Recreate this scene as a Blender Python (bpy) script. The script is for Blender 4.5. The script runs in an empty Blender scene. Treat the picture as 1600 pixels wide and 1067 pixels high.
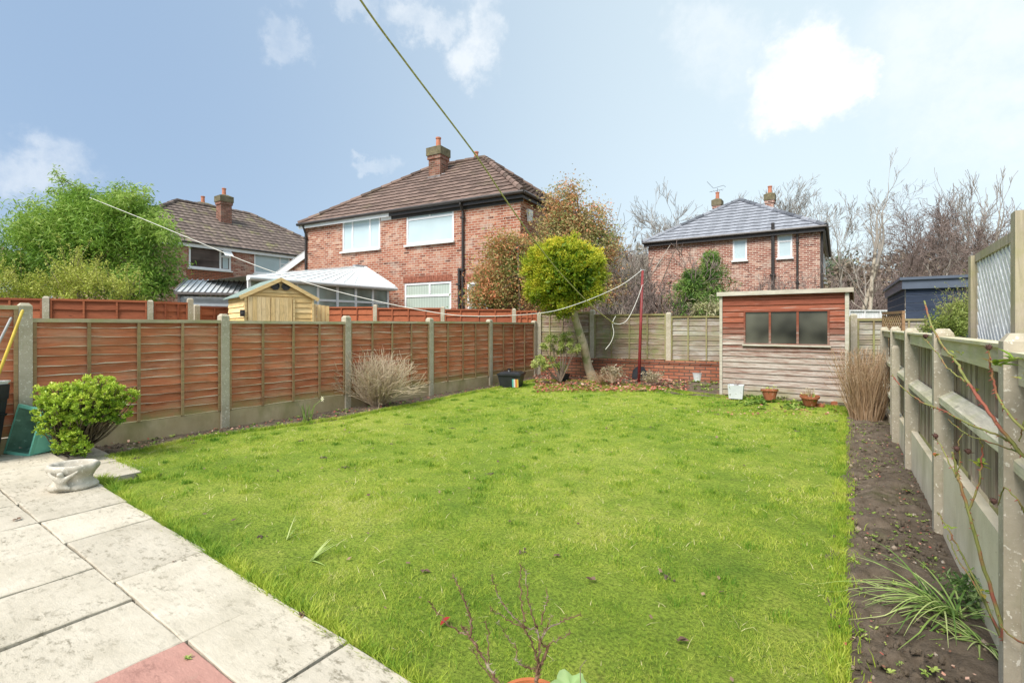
import bpy, math, random
import numpy as np
from mathutils import Vector
R_ = math.radians
SC = bpy.context.scene
COL = SC.collection
rng = np.random.default_rng(7)
random.seed(7)

# ------------------------------------------------------------------ camera
FPX, HOR, CAMZ = 775.0, 510.0, 1.35            # focal length and horizon row in the 1600 px photograph
YAW = math.atan(540.0 / FPX)
FW = np.array([-math.sin(YAW), math.cos(YAW)])
RT = np.array([math.cos(YAW), math.sin(YAW)])
cam_d = bpy.data.cameras.new('camera')
cam = bpy.data.objects.new('camera', cam_d)
COL.objects.link(cam)
cam.location = (0, 0, CAMZ)
cam.rotation_euler = (R_(90), 0, YAW)
cam_d.sensor_width = 36.0
cam_d.lens = 36.0 * FPX / 1600.0
cam_d.shift_y = -23.5 / 1600.0
cam_d.clip_start = 0.05
cam_d.clip_end = 1000
SC.camera = cam

# ------------------------------------------------------------------ world: nishita sky with thin cloud
SUN_EL, SUN_AZ = 50.0, 183.0                   # azimuth clockwise from +Y
SKY_STRENGTH = 0.15
wd = bpy.data.worlds.new('World')
SC.world = wd
wd.use_nodes = True
nt = wd.node_tree
nt.nodes.clear()
def wn(t, **k):
    n = nt.nodes.new(t)
    for a, b in k.items():
        setattr(n, a, b)
    return n
def wl(a, b):
    nt.links.new(a, b)
def wmath(op, a, b=None, clamp=False):
    n = wn('ShaderNodeMath', operation=op, use_clamp=clamp)
    for i, x in enumerate((a, b)):
        if x is None: continue
        if isinstance(x, (int, float)): n.inputs[i].default_value = x
        else: wl(x, n.inputs[i])
    return n.outputs[0]
w_out = wn('ShaderNodeOutputWorld'); w_bg = wn('ShaderNodeBackground')
w_sky = wn('ShaderNodeTexSky', sky_type='NISHITA', sun_disc=False)
w_sky.sun_elevation = R_(SUN_EL); w_sky.sun_rotation = R_(SUN_AZ)
w_sky.air_density = 1.0; w_sky.dust_density = 0.8; w_sky.ozone_density = 1.0
w_tc = wn('ShaderNodeTexCoord')
w_dir = w_tc.outputs['Generated']
w_n1 = wn('ShaderNodeTexNoise'); w_n1.inputs['Scale'].default_value = 5.0; w_n1.inputs['Detail'].default_value = 12; w_n1.inputs['Roughness'].default_value = .64
wl(w_dir, w_n1.inputs['Vector'])
w_dis = wn('ShaderNodeVectorMath', operation='MULTIPLY_ADD')
wl(w_n1.outputs['Color'], w_dis.inputs[0]); w_dis.inputs[1].default_value = (.28, .28, .28); 
w_dis2 = wn('ShaderNodeVectorMath', operation='SUBTRACT'); wl(w_dir, w_dis2.inputs[0]); w_dis2.inputs[1].default_value = (.14, .14, .14)
wl(w_dis2.outputs[0], w_dis.inputs[2])
w_fine = wn('ShaderNodeTexNoise'); w_fine.inputs['Scale'].default_value = 15; w_fine.inputs['Detail'].default_value = 12; w_fine.inputs['Roughness'].default_value = .68
wl(w_dir, w_fine.inputs['Vector'])
def pdir(px, py):
    v = np.array([FW[0] + (px - 800) / FPX * RT[0], FW[1] + (px - 800) / FPX * RT[1], (HOR - py) / FPX])
    return v / np.linalg.norm(v)
CLOUDS = [(1275, 128, .115, 1.5, .60), (1205, 130, .08, 1.2, .9), (1230, 178, .06, 1.1, .6), (1350, 112, .065, 1.3, .7), (738, 60, .058, .6, 1.1), (665, 10, .065, .45, .6), (575, 18, .05, .3, .6), (462, 104, .05, .26, .6),
          (28, 262, .060, .42, .9), (600, 250, .038, .3, .5), (430, 10, .06, .3, .5), (1110, 75, .08, .35, .9), 
          (860, 190, .10, .0, .6), (1700, 60, .25, .5, .8), (-250, 120, .12, .5, .7)]
acc = None
for (px, py, r, amt, zs) in CLOUDS:
    d = pdir(px, py)
    s = wn('ShaderNodeVectorMath', operation='SUBTRACT'); wl(w_dis.outputs[0], s.inputs[0]); s.inputs[1].default_value = tuple(d)
    m = wn('ShaderNodeVectorMath', operation='MULTIPLY'); wl(s.outputs[0], m.inputs[0]); m.inputs[1].default_value = (1, 1, 1 / zs)
    ln = wn('ShaderNodeVectorMath', operation='LENGTH'); wl(m.outputs[0], ln.inputs[0])
    f = wn('ShaderNodeMapRange', interpolation_type='SMOOTHERSTEP'); wl(ln.outputs['Value'], f.inputs['Value'])
    f.inputs['From Min'].default_value = r * 1.15; f.inputs['From Max'].default_value = r * .35
    f.inputs['To Min'].default_value = 0; f.inputs['To Max'].default_value = amt
    acc = f.outputs[0] if acc is None else wmath('MAXIMUM', acc, f.outputs[0])
w_fr = wn('ShaderNodeMapRange'); wl(w_fine.outputs['Fac'], w_fr.inputs['Value'])
w_fr.inputs['From Min'].default_value = .36; w_fr.inputs['From Max'].default_value = .60; w_fr.inputs['To Min'].default_value = .40
cloud_f = wmath('MULTIPLY', acc, w_fr.outputs[0], True)
# milky veil that thickens to the right of the garden and towards the horizon
w_dot = wn('ShaderNodeVectorMath', operation='DOT_PRODUCT'); wl(w_dir, w_dot.inputs[0]); w_dot.inputs[1].default_value = (RT[0], RT[1], 0)
w_v = wn('ShaderNodeMapRange', interpolation_type='SMOOTHSTEP'); wl(w_dot.outputs['Value'], w_v.inputs['Value'])
w_v.inputs['From Min'].default_value = -.66; w_v.inputs['From Max'].default_value = .56
w_v.inputs['To Min'].default_value = 0; w_v.inputs['To Max'].default_value = 1
w_mixv = wn('ShaderNodeMixRGB'); w_mixv.inputs[0].default_value = .9
w_hs = wn('ShaderNodeMixRGB', blend_type='MULTIPLY'); w_hs.inputs[0].default_value = 1; wl(w_sky.outputs[0], w_hs.inputs[1]); w_hs.inputs[2].default_value = (1.1, 1.0, .9, 1)
wl(w_hs.outputs[0], w_mixv.inputs[1])
w_vc = wn('ShaderNodeMixRGB'); wl(w_v.outputs[0], w_vc.inputs[0])
w_vc.inputs[1].default_value = (1.02, 1.44, 2.05, 1); w_vc.inputs[2].default_value = (2.32, 2.72, 2.88, 1)
wl(w_vc.outputs[0], w_mixv.inputs[2])
w_mixc = wn('ShaderNodeMixRGB'); wl(cloud_f, w_mixc.inputs[0]); wl(w_mixv.outputs[0], w_mixc.inputs[1]); w_mixc.inputs[2].default_value = (3.3, 3.36, 3.38, 1)
wl(w_mixc.outputs[0], w_bg.inputs['Color']); w_bg.inputs['Strength'].default_value = SKY_STRENGTH
wl(w_bg.outputs[0], w_out.inputs[0])

# ------------------------------------------------------------------ sun behind thin cloud
sd = bpy.data.lights.new('sun', 'SUN'); sun = bpy.data.objects.new('sun', sd); COL.objects.link(sun)
sd.energy = 2.5; sd.angle = R_(30); sd.color = (1, .93, .84)
sdir = Vector((math.sin(R_(SUN_AZ)) * math.cos(R_(SUN_EL)), math.cos(R_(SUN_AZ)) * math.cos(R_(SUN_EL)), math.sin(R_(SUN_EL))))
sun.rotation_euler = sdir.to_track_quat('Z', 'Y').to_euler()

SC.view_settings.view_transform = 'Standard'
SC.view_settings.look = 'None'
SC.view_settings.exposure = 1.18
SC.view_settings.gamma = 1
SC.cycles.max_bounces = 6
SC.cycles.transparent_max_bounces = 8

# ------------------------------------------------------------------ helpers: geometry
def W(px, Z):
    p = Z * FW + (px - 800) / FPX * Z * RT
    return np.array([p[0], p[1]])
def P(px, py, Z):
    p = W(px, Z)
    return np.array([p[0], p[1], CAMZ + (HOR - py) * Z / FPX])
def G(px, py, z=0.0):
    """point of the ground (height z) under this line of sight"""
    return P(px, py, FPX * (CAMZ - z) / (py - HOR))

class MB:
    def __init__(s):
        s.v = []; s.nv = 0; s.f = []            # s.f: (array n x k, matidx array, attr array)
    def addnp(s, V, F, m=0, a=.5):
        V = np.asarray(V, float).reshape(-1, 3); F = np.asarray(F, int)
        n = len(F)
        s.f.append((F + s.nv, np.full(n, m, int) if np.isscalar(m) else np.asarray(m), np.full(n, a, float) if np.isscalar(a) else np.asarray(a, float)))
        s.v.append(V); s.nv += len(V)
    def quad(s, a, b, c, d, m=0, r=.5):
        s.addnp([a, b, c, d], [[0, 1, 2, 3]], m, r)
    def poly(s, pts, m=0, r=.5):
        s.addnp(pts, [list(range(len(pts)))], m, r)
    def box(s, x0, x1, y0, y1, z0, z1, m=0, r=.5, T=None):
        V = np.array([[x, y, z] for z in (z0, z1) for (x, y) in ((x0, y0), (x1, y0), (x1, y1), (x0, y1))], float)
        if T is not None: V = V @ np.asarray(T[0]).T + np.asarray(T[1])
        s.addnp(V, [[0, 3, 2, 1], [4, 5, 6, 7], [0, 1, 5, 4], [1, 2, 6, 5], [2, 3, 7, 6], [3, 0, 4, 7]], m, r)
    def bar(s, a, b, w, h, m=0, r=.5, up=(0, 0, 1)):
        """rectangular bar from a to b; w across, h along up"""
        a = np.asarray(a, float); b = np.asarray(b, float); d = b - a; L = np.linalg.norm(d); d /= L
        up = np.asarray(up, float)
        if abs(d @ up) > .98: up = np.array([1., 0, 0])
        sx = np.cross(d, up); sx /= np.linalg.norm(sx); u = np.cross(sx, d)
        V = [p + i * sx * w / 2 + j * u * h / 2 for p in (a, b) for (i, j) in ((-1, -1), (1, -1), (1, 1), (-1, 1))]
        s.addnp(V, [[0, 3, 2, 1], [4, 5, 6, 7], [0, 1, 5, 4], [1, 2, 6, 5], [2, 3, 7, 6], [3, 0, 4, 7]], m, r)
    def tube(s, pts, rad, k=6, m=0, r=.5, cap=True):
        pts = np.asarray(pts, float); n = len(pts)
        rad = np.full(n, rad, float) if np.isscalar(rad) else np.asarray(rad, float)
        t = np.gradient(pts, axis=0); t /= np.linalg.norm(t, axis=1)[:, None] + 1e-9
        ref = np.array([0, 0, 1.]) if abs(t[0][2]) < .9 else np.array([1., 0, 0])
        V = []
        u = np.cross(t[0], ref); u /= np.linalg.norm(u)
        for i in range(n):
            u = u - t[i] * (u @ t[i]); u /= np.linalg.norm(u) + 1e-9
            w = np.cross(t[i], u)
            for j in range(k):
                an = 2 * math.pi * j / k
                V.append(pts[i] + rad[i] * (math.cos(an) * u + math.sin(an) * w))
        F = [[i * k + j, i * k + (j + 1) % k, (i + 1) * k + (j + 1) % k, (i + 1) * k + j] for i in range(n - 1) for j in range(k)]
        base = s.nv
        s.addnp(V, F, m, r)
        if cap and k > 3:
            s.f.append((np.array([[base + (n - 1) * k + j for j in range(k)]]), np.array([m]), np.array([r])))
            s.f.append((np.array([[base + j for j in range(k)][::-1]]), np.array([m]), np.array([r])))
    def lathe(s, prof, c=(0, 0, 0), k=20, m=0, r=.5, sx=1, sy=1):
        n = len(prof)
        V = [(c[0] + sx * q * math.cos(2 * math.pi * j / k), c[1] + sy * q * math.sin(2 * math.pi * j / k), c[2] + z) for (q, z) in prof for j in range(k)]
        F = [[i * k + j, i * k + (j + 1) % k, (i + 1) * k + (j + 1) % k, (i + 1) * k + j] for i in range(n - 1) for j in range(k)]
        s.addnp(V, F, m, r)
    def segs(s, S, k=3, m=0, a=.5):
        """S: rows x0 y0 z0 x1 y1 z1 r0 r1"""
        S = np.asarray(S, float)
        if not len(S): return
        p0, p1 = S[:, :3], S[:, 3:6]; d = p1 - p0; d = d / (np.linalg.norm(d, axis=1)[:, None] + 1e-9)
        ref = np.where(np.abs(d[:, 2:3]) < .9, np.array([[0, 0, 1.]]), np.array([[1., 0, 0]]))
        u = np.cross(d, ref); u /= np.linalg.norm(u, axis=1)[:, None] + 1e-9; w = np.cross(d, u)
        rings = []
        for p, q in ((p0, S[:, 6:7]), (p1, S[:, 7:8])):
            for j in range(k):
                an = 2 * math.pi * j / k
                rings.append(p + q * (math.cos(an) * u + math.sin(an) * w))
        V = np.stack(rings, 1).reshape(-1, 3); n = len(S)
        b = np.arange(n)[:, None] * 2 * k
        F = np.concatenate([b + np.array([[j, (j + 1) % k, k + (j + 1) % k, k + j]]) for j in range(k)], 0)
        aa = a if np.isscalar(a) else np.tile(np.asarray(a), k)
        s.addnp(V, F, m, aa)
    def build(s, name, mats, parent=None, loc=(0, 0, 0), rz=0, smooth=False, offset=(0, 0, 0)):
        me = bpy.data.meshes.new(name)
        V = np.concatenate(s.v) if s.v else np.zeros((0, 3))
        V = V - np.asarray(offset, float)
        me.vertices.add(len(V)); me.vertices.foreach_set('co', V.ravel().astype(np.float32))
        ls = np.concatenate([f.ravel() for f, _, _ in s.f]); cnt = np.concatenate([np.full(len(f), f.shape[1]) for f, _, _ in s.f])
        st = np.concatenate([[0], np.cumsum(cnt)[:-1]])
        me.loops.add(len(ls)); me.loops.foreach_set('vertex_index', ls.astype(np.int32))
        me.polygons.add(len(cnt)); me.polygons.foreach_set('loop_start', st.astype(np.int32)); me.polygons.foreach_set('loop_total', cnt.astype(np.int32))
        mi = np.concatenate([m for _, m, _ in s.f])
        if not isinstance(mats, (list, tuple)): mats = [mats]
        for m in mats: me.materials.append(m)
        me.polygons.foreach_set('material_index', mi.astype(np.int32))
        at = me.attributes.new('rnd', 'FLOAT', 'FACE')
        at.data.foreach_set('value', np.concatenate([a for _, _, a in s.f]).astype(np.float32))
        me.polygons.foreach_set('use_smooth', np.full(len(cnt), smooth))
        me.update(calc_edges=True); me.validate()
        o = bpy.data.objects.new(name, me); COL.objects.link(o)
        o.location = loc; o.rotation_euler = (0, 0, rz)
        if parent is not None: o.parent = parent
        return o

def tag(o, label=None, cat=None, group=None, kind=None):
    if label: o['label'] = label
    if cat: o['category'] = cat
    if group: o['group'] = group
    if kind: o['kind'] = kind
    return o
def thing(name, label, cat, loc=(0, 0, 0), rz=0, group=None):
    o = bpy.data.objects.new(name, None); COL.objects.link(o)
    o.empty_display_size = .1
    o.location = [float(q) for q in loc]; o.rotation_euler = (0, 0, rz)
    return tag(o, label, cat, group)

def vnoise(x, y, scale, seed=0, octv=4):
    g = np.random.default_rng(seed).random((128, 128)); out = np.zeros_like(x, float); amp, tot = 1., 0.
    for o in range(octv):
        u, v = x * scale * 2 ** o + 31.7 * o + 500, y * scale * 2 ** o + 17.3 * o + 500
        i, j = np.floor(u).astype(int), np.floor(v).astype(int); fu, fv = u - i, v - j
        fu = fu * fu * (3 - 2 * fu); fv = fv * fv * (3 - 2 * fv)
        q = lambda a, b: g[a % 128, b % 128]
        out += amp * ((q(i, j) * (1 - fu) + q(i + 1, j) * fu) * (1 - fv) + (q(i, j + 1) * (1 - fu) + q(i + 1, j + 1) * fu) * fv)
        tot += amp; amp *= .5
    return out / tot

# ------------------------------------------------------------------ helpers: materials
MATS = {}
class NT:
    def __init__(s, name):
        s.m = bpy.data.materials.new(name); s.m.use_nodes = True; s.t = s.m.node_tree; s.t.nodes.clear()
        s.out = s.t.nodes.new('ShaderNodeOutputMaterial'); s.b = s.t.nodes.new('ShaderNodeBsdfPrincipled')
        s.t.links.new(s.b.outputs[0], s.out.inputs[0]); s.tc = s.t.nodes.new('ShaderNodeTexCoord')
    def n(s, t, **k):
        x = s.t.nodes.new(t)
        for a, b in k.items(): setattr(x, a, b)
        return x
    def l(s, a, b): s.t.links.new(a, b)
    def set(s, sock, x):
        if hasattr(x, 'is_output') or isinstance(x, bpy.types.NodeSocket): s.l(x, sock)
        elif isinstance(x, (tuple, list)) and len(x) == 3 and sock.type == 'RGBA': sock.default_value = (*x, 1)
        else: sock.default_value = x
    def math(s, op, a, b=None, clamp=False):
        x = s.n('ShaderNodeMath', operation=op, use_clamp=clamp); s.set(x.inputs[0], a)
        if b is not None: s.set(x.inputs[1], b)
        return x.outputs[0]
    def vec(s, scale=(1, 1, 1), src=None):
        x = s.n('ShaderNodeMapping'); s.l(src or s.tc.outputs['Object'], x.inputs[0]); x.inputs['Scale'].default_value = scale
        return x.outputs[0]
    def noise(s, scale, detail=4, rough=.55, vec=None, col=False, dist=0):
        x = s.n('ShaderNodeTexNoise'); s.l(vec if vec is not None else s.tc.outputs['Object'], x.inputs['Vector'])
        x.inputs['Scale'].default_value = scale; x.inputs['Detail'].default_value = detail; x.inputs['Roughness'].default_value = rough; x.inputs['Distortion'].default_value = dist
        return x.outputs['Color' if col else 'Fac']
    def ramp(s, fac, stops):
        x = s.n('ShaderNodeValToRGB'); s.l(fac, x.inputs[0]); e = x.color_ramp.elements
        while len(e) < len(stops): e.new(.5)
        for i, (p, c) in enumerate(stops):
            e[i].position = p; e[i].color = (*c, 1) if len(c) == 3 else c
        return x.outputs[0]
    def rng(s, fac, a, b, c=0., d=1.):
        x = s.n('ShaderNodeMapRange'); s.l(fac, x.inputs[0]); x.inputs[1].default_value = a; x.inputs[2].default_value = b; x.inputs[3].default_value = c; x.inputs[4].default_value = d
        return x.outputs[0]
    def mix(s, f, a, b, mode='MIX'):
        x = s.n('ShaderNodeMixRGB', blend_type=mode); s.set(x.inputs[0], f); s.set(x.inputs[1], a); s.set(x.inputs[2], b)
        return x.outputs[0]
    def attr(s, name='rnd'):
        x = s.n('ShaderNodeAttribute'); x.attribute_name = name; return x.outputs['Fac']
    def bump(s, h, strength=.3, dist=.01):
        x = s.n('ShaderNodeBump'); x.inputs['Strength'].default_value = strength; x.inputs['Distance'].default_value = dist; s.l(h, x.inputs['Height'])
        s.l(x.outputs[0], s.b.inputs['Normal'])
    def fin(s, col, rough=.7, spec=.3, metal=0):
        s.set(s.b.inputs['Base Color'], col); s.set(s.b.inputs['Roughness'], rough); s.b.inputs['Specular IOR Level'].default_value = spec; s.b.inputs['Metallic'].default_value = metal
        return s.m
    def translucent(s, col, f=.3):
        t = s.n('ShaderNodeBsdfTranslucent'); s.set(t.inputs[0], col); mx = s.n('ShaderNodeMixShader'); mx.inputs[0].default_value = f
        s.l(s.b.outputs[0], mx.inputs[1]); s.l(t.outputs[0], mx.inputs[2]); s.l(mx.outputs[0], s.out.inputs[0])

def m_leaf(name, c0, c1, c2, f=.3, nz=3, rough=.5, spec=.3):
    """leaf colour runs c0-c1-c2 with each leaf's own number, shifted by a slow noise"""
    t = NT(name); a = t.attr(); n = t.noise(nz, 2)
    x = t.math('ADD', a, t.rng(n, .3, .7, -.18, .18), True)
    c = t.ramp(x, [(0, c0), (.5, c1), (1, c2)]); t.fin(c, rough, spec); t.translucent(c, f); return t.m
def m_bark(name, c0, c1, sc=14, c2=None):
    t = NT(name); n = t.noise(sc, 5, .65, t.vec((1, 1, .35)))
    c = t.ramp(n, [(.3, c0), (.7, c1)])
    if c2: c = t.mix(t.rng(t.noise(sc * .35, 4), .5, .62), c, c2)
    t.bump(n, .6, .01); return t.fin(c, .9, .1)
def m_plain(name, c, rough=.5, spec=.4, var=.12, sc=6, metal=0, bump=0):
    t = NT(name); n = t.noise(sc, 5); k = t.rng(n, .3, .7, 1 - var, 1 + var)
    cc = t.mix(1, c, k, 'MULTIPLY'); 
    if bump: t.bump(t.noise(sc * 8, 4), bump, .005)
    return t.fin(cc, rough, spec, metal)
def m_speck(name, c0, c1, c2, sc=8, sp=60, rough=.85, thr=.62, bump=.4, green=None):
    """mottled mineral surface with lighter specks"""
    t = NT(name); n = t.noise(sc, 6, .65); c = t.ramp(n, [(.3, c0), (.72, c1)])
    f = t.rng(t.noise(sp, 3, .6), thr, thr + .06); c = t.mix(f, c, c2)
    if green: c = t.mix(t.rng(t.noise(sc * .6, 5, .7, t.vec((1, 1, .5))), .5, .75, 0, .75), c, green)
    t.bump(t.noise(sp, 4), bump, .004); return t.fin(c, rough, .15)
def m_brick(name, tones, mortar, bw=.225, bh=.075, ms=.007, eff=.12, weather=None, chess=False):
    t = NT(name); x = t.n('ShaderNodeSeparateXYZ'); t.l(t.tc.outputs['Object'], x.inputs[0])
    u = t.math('ADD', x.outputs[0], x.outputs[1]); z = x.outputs[2]
    cv = t.n('ShaderNodeCombineXYZ'); t.l(u, cv.inputs[0]); t.l(z, cv.inputs[1])
    b = t.n('ShaderNodeTexBrick'); t.l(cv.outputs[0], b.inputs['Vector']); b.inputs['Scale'].default_value = 1
    b.inputs['Brick Width'].default_value = bw; b.inputs['Row Height'].default_value = bh; b.inputs['Mortar Size'].default_value = ms; b.inputs['Mortar Smooth'].default_value = .3
    b.offset = .5; b.offset_frequency = 2
    row = t.math('FLOOR', t.math('DIVIDE', z, bh)); par = t.math('FLOORED_MODULO', row, 2.)
    ui = t.math('FLOOR', t.math('ADD', t.math('DIVIDE', u, bw), t.math('MULTIPLY', t.math('SUBTRACT', 1., par), .5)))
    c2 = t.n('ShaderNodeCombineXYZ'); t.l(ui, c2.inputs[0]); t.l(row, c2.inputs[1])
    w = t.n('ShaderNodeTexWhiteNoise', noise_dimensions='2D'); t.l(c2.outputs[0], w.inputs['Vector'])
    big = t.rng(t.noise(.9, 4, .6), .3, .7, -.16, .16)
    v = t.math('ADD', w.outputs['Value'], big, True)
    n = len(tones); c = t.ramp(v, [(i / (n - 1), q) for i, q in enumerate(tones)])
    c = t.mix(1, c, t.rng(t.noise(45, 4), .3, .7, .8, 1.2), 'MULTIPLY')
    if eff: c = t.mix(t.math('MULTIPLY', t.rng(t.noise(2.2, 6, .7), .52, .68), eff * 3, True), c, (.55, .47, .40))
    c = t.mix(b.outputs['Fac'], c, mortar)
    if weather: c = t.mix(t.rng(t.noise(1.3, 5, .7), .45, .75, 0, .5), c, weather)
    t.bump(t.math('SUBTRACT', 1., b.outputs['Fac']), .5, .012); return t.fin(c, .88, .15)
def m_tile(name, c0, c1, moss, amt=.5):
    t = NT(name); a = t.attr(); c = t.ramp(a, [(0, c0), (1, c1)])
    c = t.mix(1, c, t.rng(t.noise(9, 5, .7), .3, .7, .72, 1.25), 'MULTIPLY')
    c = t.mix(t.math('MULTIPLY', t.rng(t.noise(1.1, 6, .72), .55, .66), amt), c, moss)
    t.bump(t.noise(70, 3), .3, .006); return t.fin(c, .8, .25)
def m_wood(name, c0, c1, pale=None, palef=0., green=None, gz=None, knots=True, grey=None, axis='x', greenamt=.6, sc=1.):
    """planks: colour by the plank's own number, grain along its length, knots, algae"""
    t = NT(name); a = t.attr(); s = (2.2 * sc, 26, 26) if axis == 'x' else (26, 26, 2.2 * sc)
    g = t.noise(1.6, 6, .62, t.vec(s), dist=.6); c = t.ramp(a, [(0, c0), (1, c1)])
    c = t.mix(1, c, t.rng(g, .28, .72, .68, 1.3), 'MULTIPLY')
    if knots:
        v = t.n('ShaderNodeTexVoronoi'); t.l(t.vec((2.2, 4, 6) if axis == 'x' else (6, 4, 2.2)), v.inputs['Vector']); v.inputs['Scale'].default_value = 1.1
        c = t.mix(t.rng(v.outputs['Distance'], .10, .04, 0, .55), c, tuple(q * .25 for q in c0))
    c = t.mix(t.rng(t.noise(1.7, 6, .75, t.vec((1.5, 3, 2))), .56, .70, 0, .45), c, tuple(q * .42 for q in c0))
    if pale: c = t.mix(t.math('MULTIPLY', t.rng(t.noise(1.4, 6, .7, t.vec((1.2, 4, 5))), .48, .66), palef), c, pale)
    if grey: c = t.mix(t.rng(t.noise(1.1, 6, .75, t.vec((.8, 3, 9) if axis == 'x' else (9, 3, .8))), .42, .6, 0, grey[1]), c, grey[0])
    if green:
        x = t.n('ShaderNodeSeparateXYZ'); t.l(t.tc.outputs['Object'], x.inputs[0])
        f = t.rng(t.noise(2.3, 6, .7), .45, .62, 0, greenamt)
        if gz is not None: f = t.math('ADD', t.math('MULTIPLY', f, .45), t.math('MULTIPLY', t.rng(x.outputs[2], gz[1], gz[0]), t.rng(t.noise(3, 5, .7), .35, .55, .2, 1.)), True)
        c = t.mix(f, c, green)
    t.bump(g, .35, .006); return t.fin(c, .82, .2)
def m_glass(name, c, rough=.06, spec=.8, var=.06, stripes=False):
    t = NT(name); k = t.rng(t.noise(1.3, 2), .3, .7, 1 - var, 1 + var); cc = t.mix(1, c, k, 'MULTIPLY')
    if stripes:
        x = t.n('ShaderNodeSeparateXYZ'); t.l(t.tc.outputs['Object'], x.inputs[0])
        sn = t.math('SINE', t.math('MULTIPLY', x.outputs[0], 60.)); cc = t.mix(1, cc, t.rng(sn, -1, 1, .88, 1.04), 'MULTIPLY')
    return t.fin(cc, rough, spec)
# ------------------------------------------------------------------ materials
M = {}
M['brick'] = m_brick('brick red brown', [(.13, .045, .03), (.34, .115, .07), (.40, .16, .10), (.25, .08, .05), (.46, .22, .145), (.37, .125, .075), (.52, .31, .22)], (.54, .45, .37), ms=.009, eff=.2)
M['brick_left'] = m_brick('brick pale mottled', [(.20, .07, .05), (.36, .14, .10), (.47, .26, .19), (.28, .09, .06), (.55, .36, .28), (.36, .11, .07)], (.48, .40, .34), eff=.3)
M['brick_right'] = m_brick('brick dark red mottled', [(.10, .03, .025), (.27, .09, .06), (.20, .065, .048), (.35, .145, .105), (.29, .10, .07), (.48, .29, .22), (.24, .08, .055)], (.60, .49, .41), ms=.0115, eff=.28)
M['brick_chim'] = m_brick('brick sooty chimney', [(.10, .045, .035), (.26, .10, .07), (.18, .07, .05), (.32, .14, .10)], (.30, .24, .2), ms=.009, eff=.1, weather=(.12, .11, .06))
M['brick_new'] = m_brick('brick orange dwarf wall', [(.28, .095, .055), (.40, .15, .09), (.33, .11, .065), (.46, .20, .12)], (.12, .085, .07), ms=.012, eff=.04, weather=(.10, .09, .04))
M['tile_brown'] = m_tile('roof tile brown', (.085, .06, .05), (.25, .175, .145), (.22, .20, .10), .25)
M['tile_brown2'] = m_tile('roof tile dull brown', (.08, .062, .055), (.23, .18, .155), (.26, .25, .11), .8)
M['tile_grey'] = m_tile('roof tile slate grey', (.10, .11, .13), (.31, .33, .37), (.25, .27, .3), .1)
M['pvc'] = m_plain('white upvc', (.80, .82, .84), .35, .5, .04)
M['pvc_old'] = m_plain('white painted board', (.70, .72, .72), .5, .4, .1)
M['black_paint'] = m_plain('black gutter paint', (.045, .04, .038), .4, .4, .2)
M['pane_sky'] = m_glass('window pane pale blind', (.50, .62, .66), .12, .8)
M['pane_blind'] = m_glass('window pane vertical blind', (.47, .56, .50), .12, .7, stripes=True)
M['pane_dark'] = m_glass('window pane dark room', (.07, .06, .055), .05, .9, .5)
M['pane_room'] = m_glass('conservatory glass', (.27, .32, .285), .08, .7, .5)
M['pane_shed'] = m_glass('mottled shed window glass', (.085, .085, .065), .16, .5, .85)  # strong tone noise in the colour stands in for reflections in the pane
M['lead'] = m_plain('lead flashing', (.35, .36, .38), .6, .3, .25)
M['pot_clay'] = m_plain('chimney pot clay', (.52, .21, .13), .8, .2, .15)
M['cap'] = m_speck('mossy chimney cap', (.10, .09, .05), (.22, .19, .13), (.32, .28, .1), 6, 25)
M['concrete'] = m_speck('concrete post lichen', (.37, .325, .245), (.52, .475, .38), (.70, .67, .58), 5, 60, .9, .60, .5, green=(.17, .19, .07))
M['concrete_board'] = m_speck('concrete gravel board', (.36, .28, .16), (.50, .41, .26), (.55, .5, .4), 3, 50, .9, .68, .4, green=(.22, .22, .08))
M['concrete_pale'] = m_speck('concrete pale board', (.68, .59, .43), (.84, .76, .60), (.46, .37, .26), 3, 60, .9, .66, .4, green=(.50, .46, .30))
M['fence_red'] = m_wood('fence slat red brown', (.36, .115, .056), (.56, .185, .090), pale=(.60, .36, .25), palef=.5, green=(.30, .235, .10), gz=(.24, .42), greenamt=.35)
M['fence_edge'] = m_wood('fence slat pale edge', (.60, .46, .33), (.80, .69, .56), knots=False, green=(.45, .38, .2), greenamt=.25)
M['fence_rail'] = m_wood('fence batten weathered', (.27, .15, .08), (.38, .25, .14), knots=False, green=(.33, .29, .14), greenamt=.5)
M['fence_orange'] = m_wood('fence slat fresh orange', (.27, .082, .042), (.42, .14, .068), knots=True)
M['fence_green'] = m_wood('fence slat weathered green', (.17, .10, .07), (.32, .25, .175), pale=(.45, .42, .38), palef=.5, green=(.20, .22, .085), greenamt=.75)
M['fence_grey'] = m_wood('fence slat silvery', (.24, .19, .15), (.36, .33, .28), pale=(.50, .50, .47), palef=.8, green=(.22, .24, .11), greenamt=.45)
M['rail_green'] = m_wood('batten green weathered', (.20, .15, .075), (.31, .27, .15), knots=False, green=(.30, .32, .13), greenamt=.9)
M['top_rail'] = m_wood('pale weathered top rail', (.40, .34, .22), (.52, .46, .34), knots=False, green=(.36, .35, .16), greenamt=.8)
M['pale_wood'] = m_wood('paling grey brown', (.22, .16, .115), (.50, .41, .33), axis='z', knots=False, green=(.17, .19, .07), greenamt=.5)
M['rail_wood'] = m_wood('rail bleached timber', (.60, .54, .40), (.74, .68, .55), axis='x', knots=True, green=(.50, .50, .24), greenamt=.65)
M['post_wood'] = m_wood('timber post', (.38, .33, .24), (.47, .41, .32), axis='z', green=(.32, .31, .15), greenamt=.6)
M['trellis'] = m_wood('white washed lattice', (.72, .73, .72), (.84, .85, .85), axis='z', knots=False, green=(.44, .46, .42), greenamt=.45)

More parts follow.
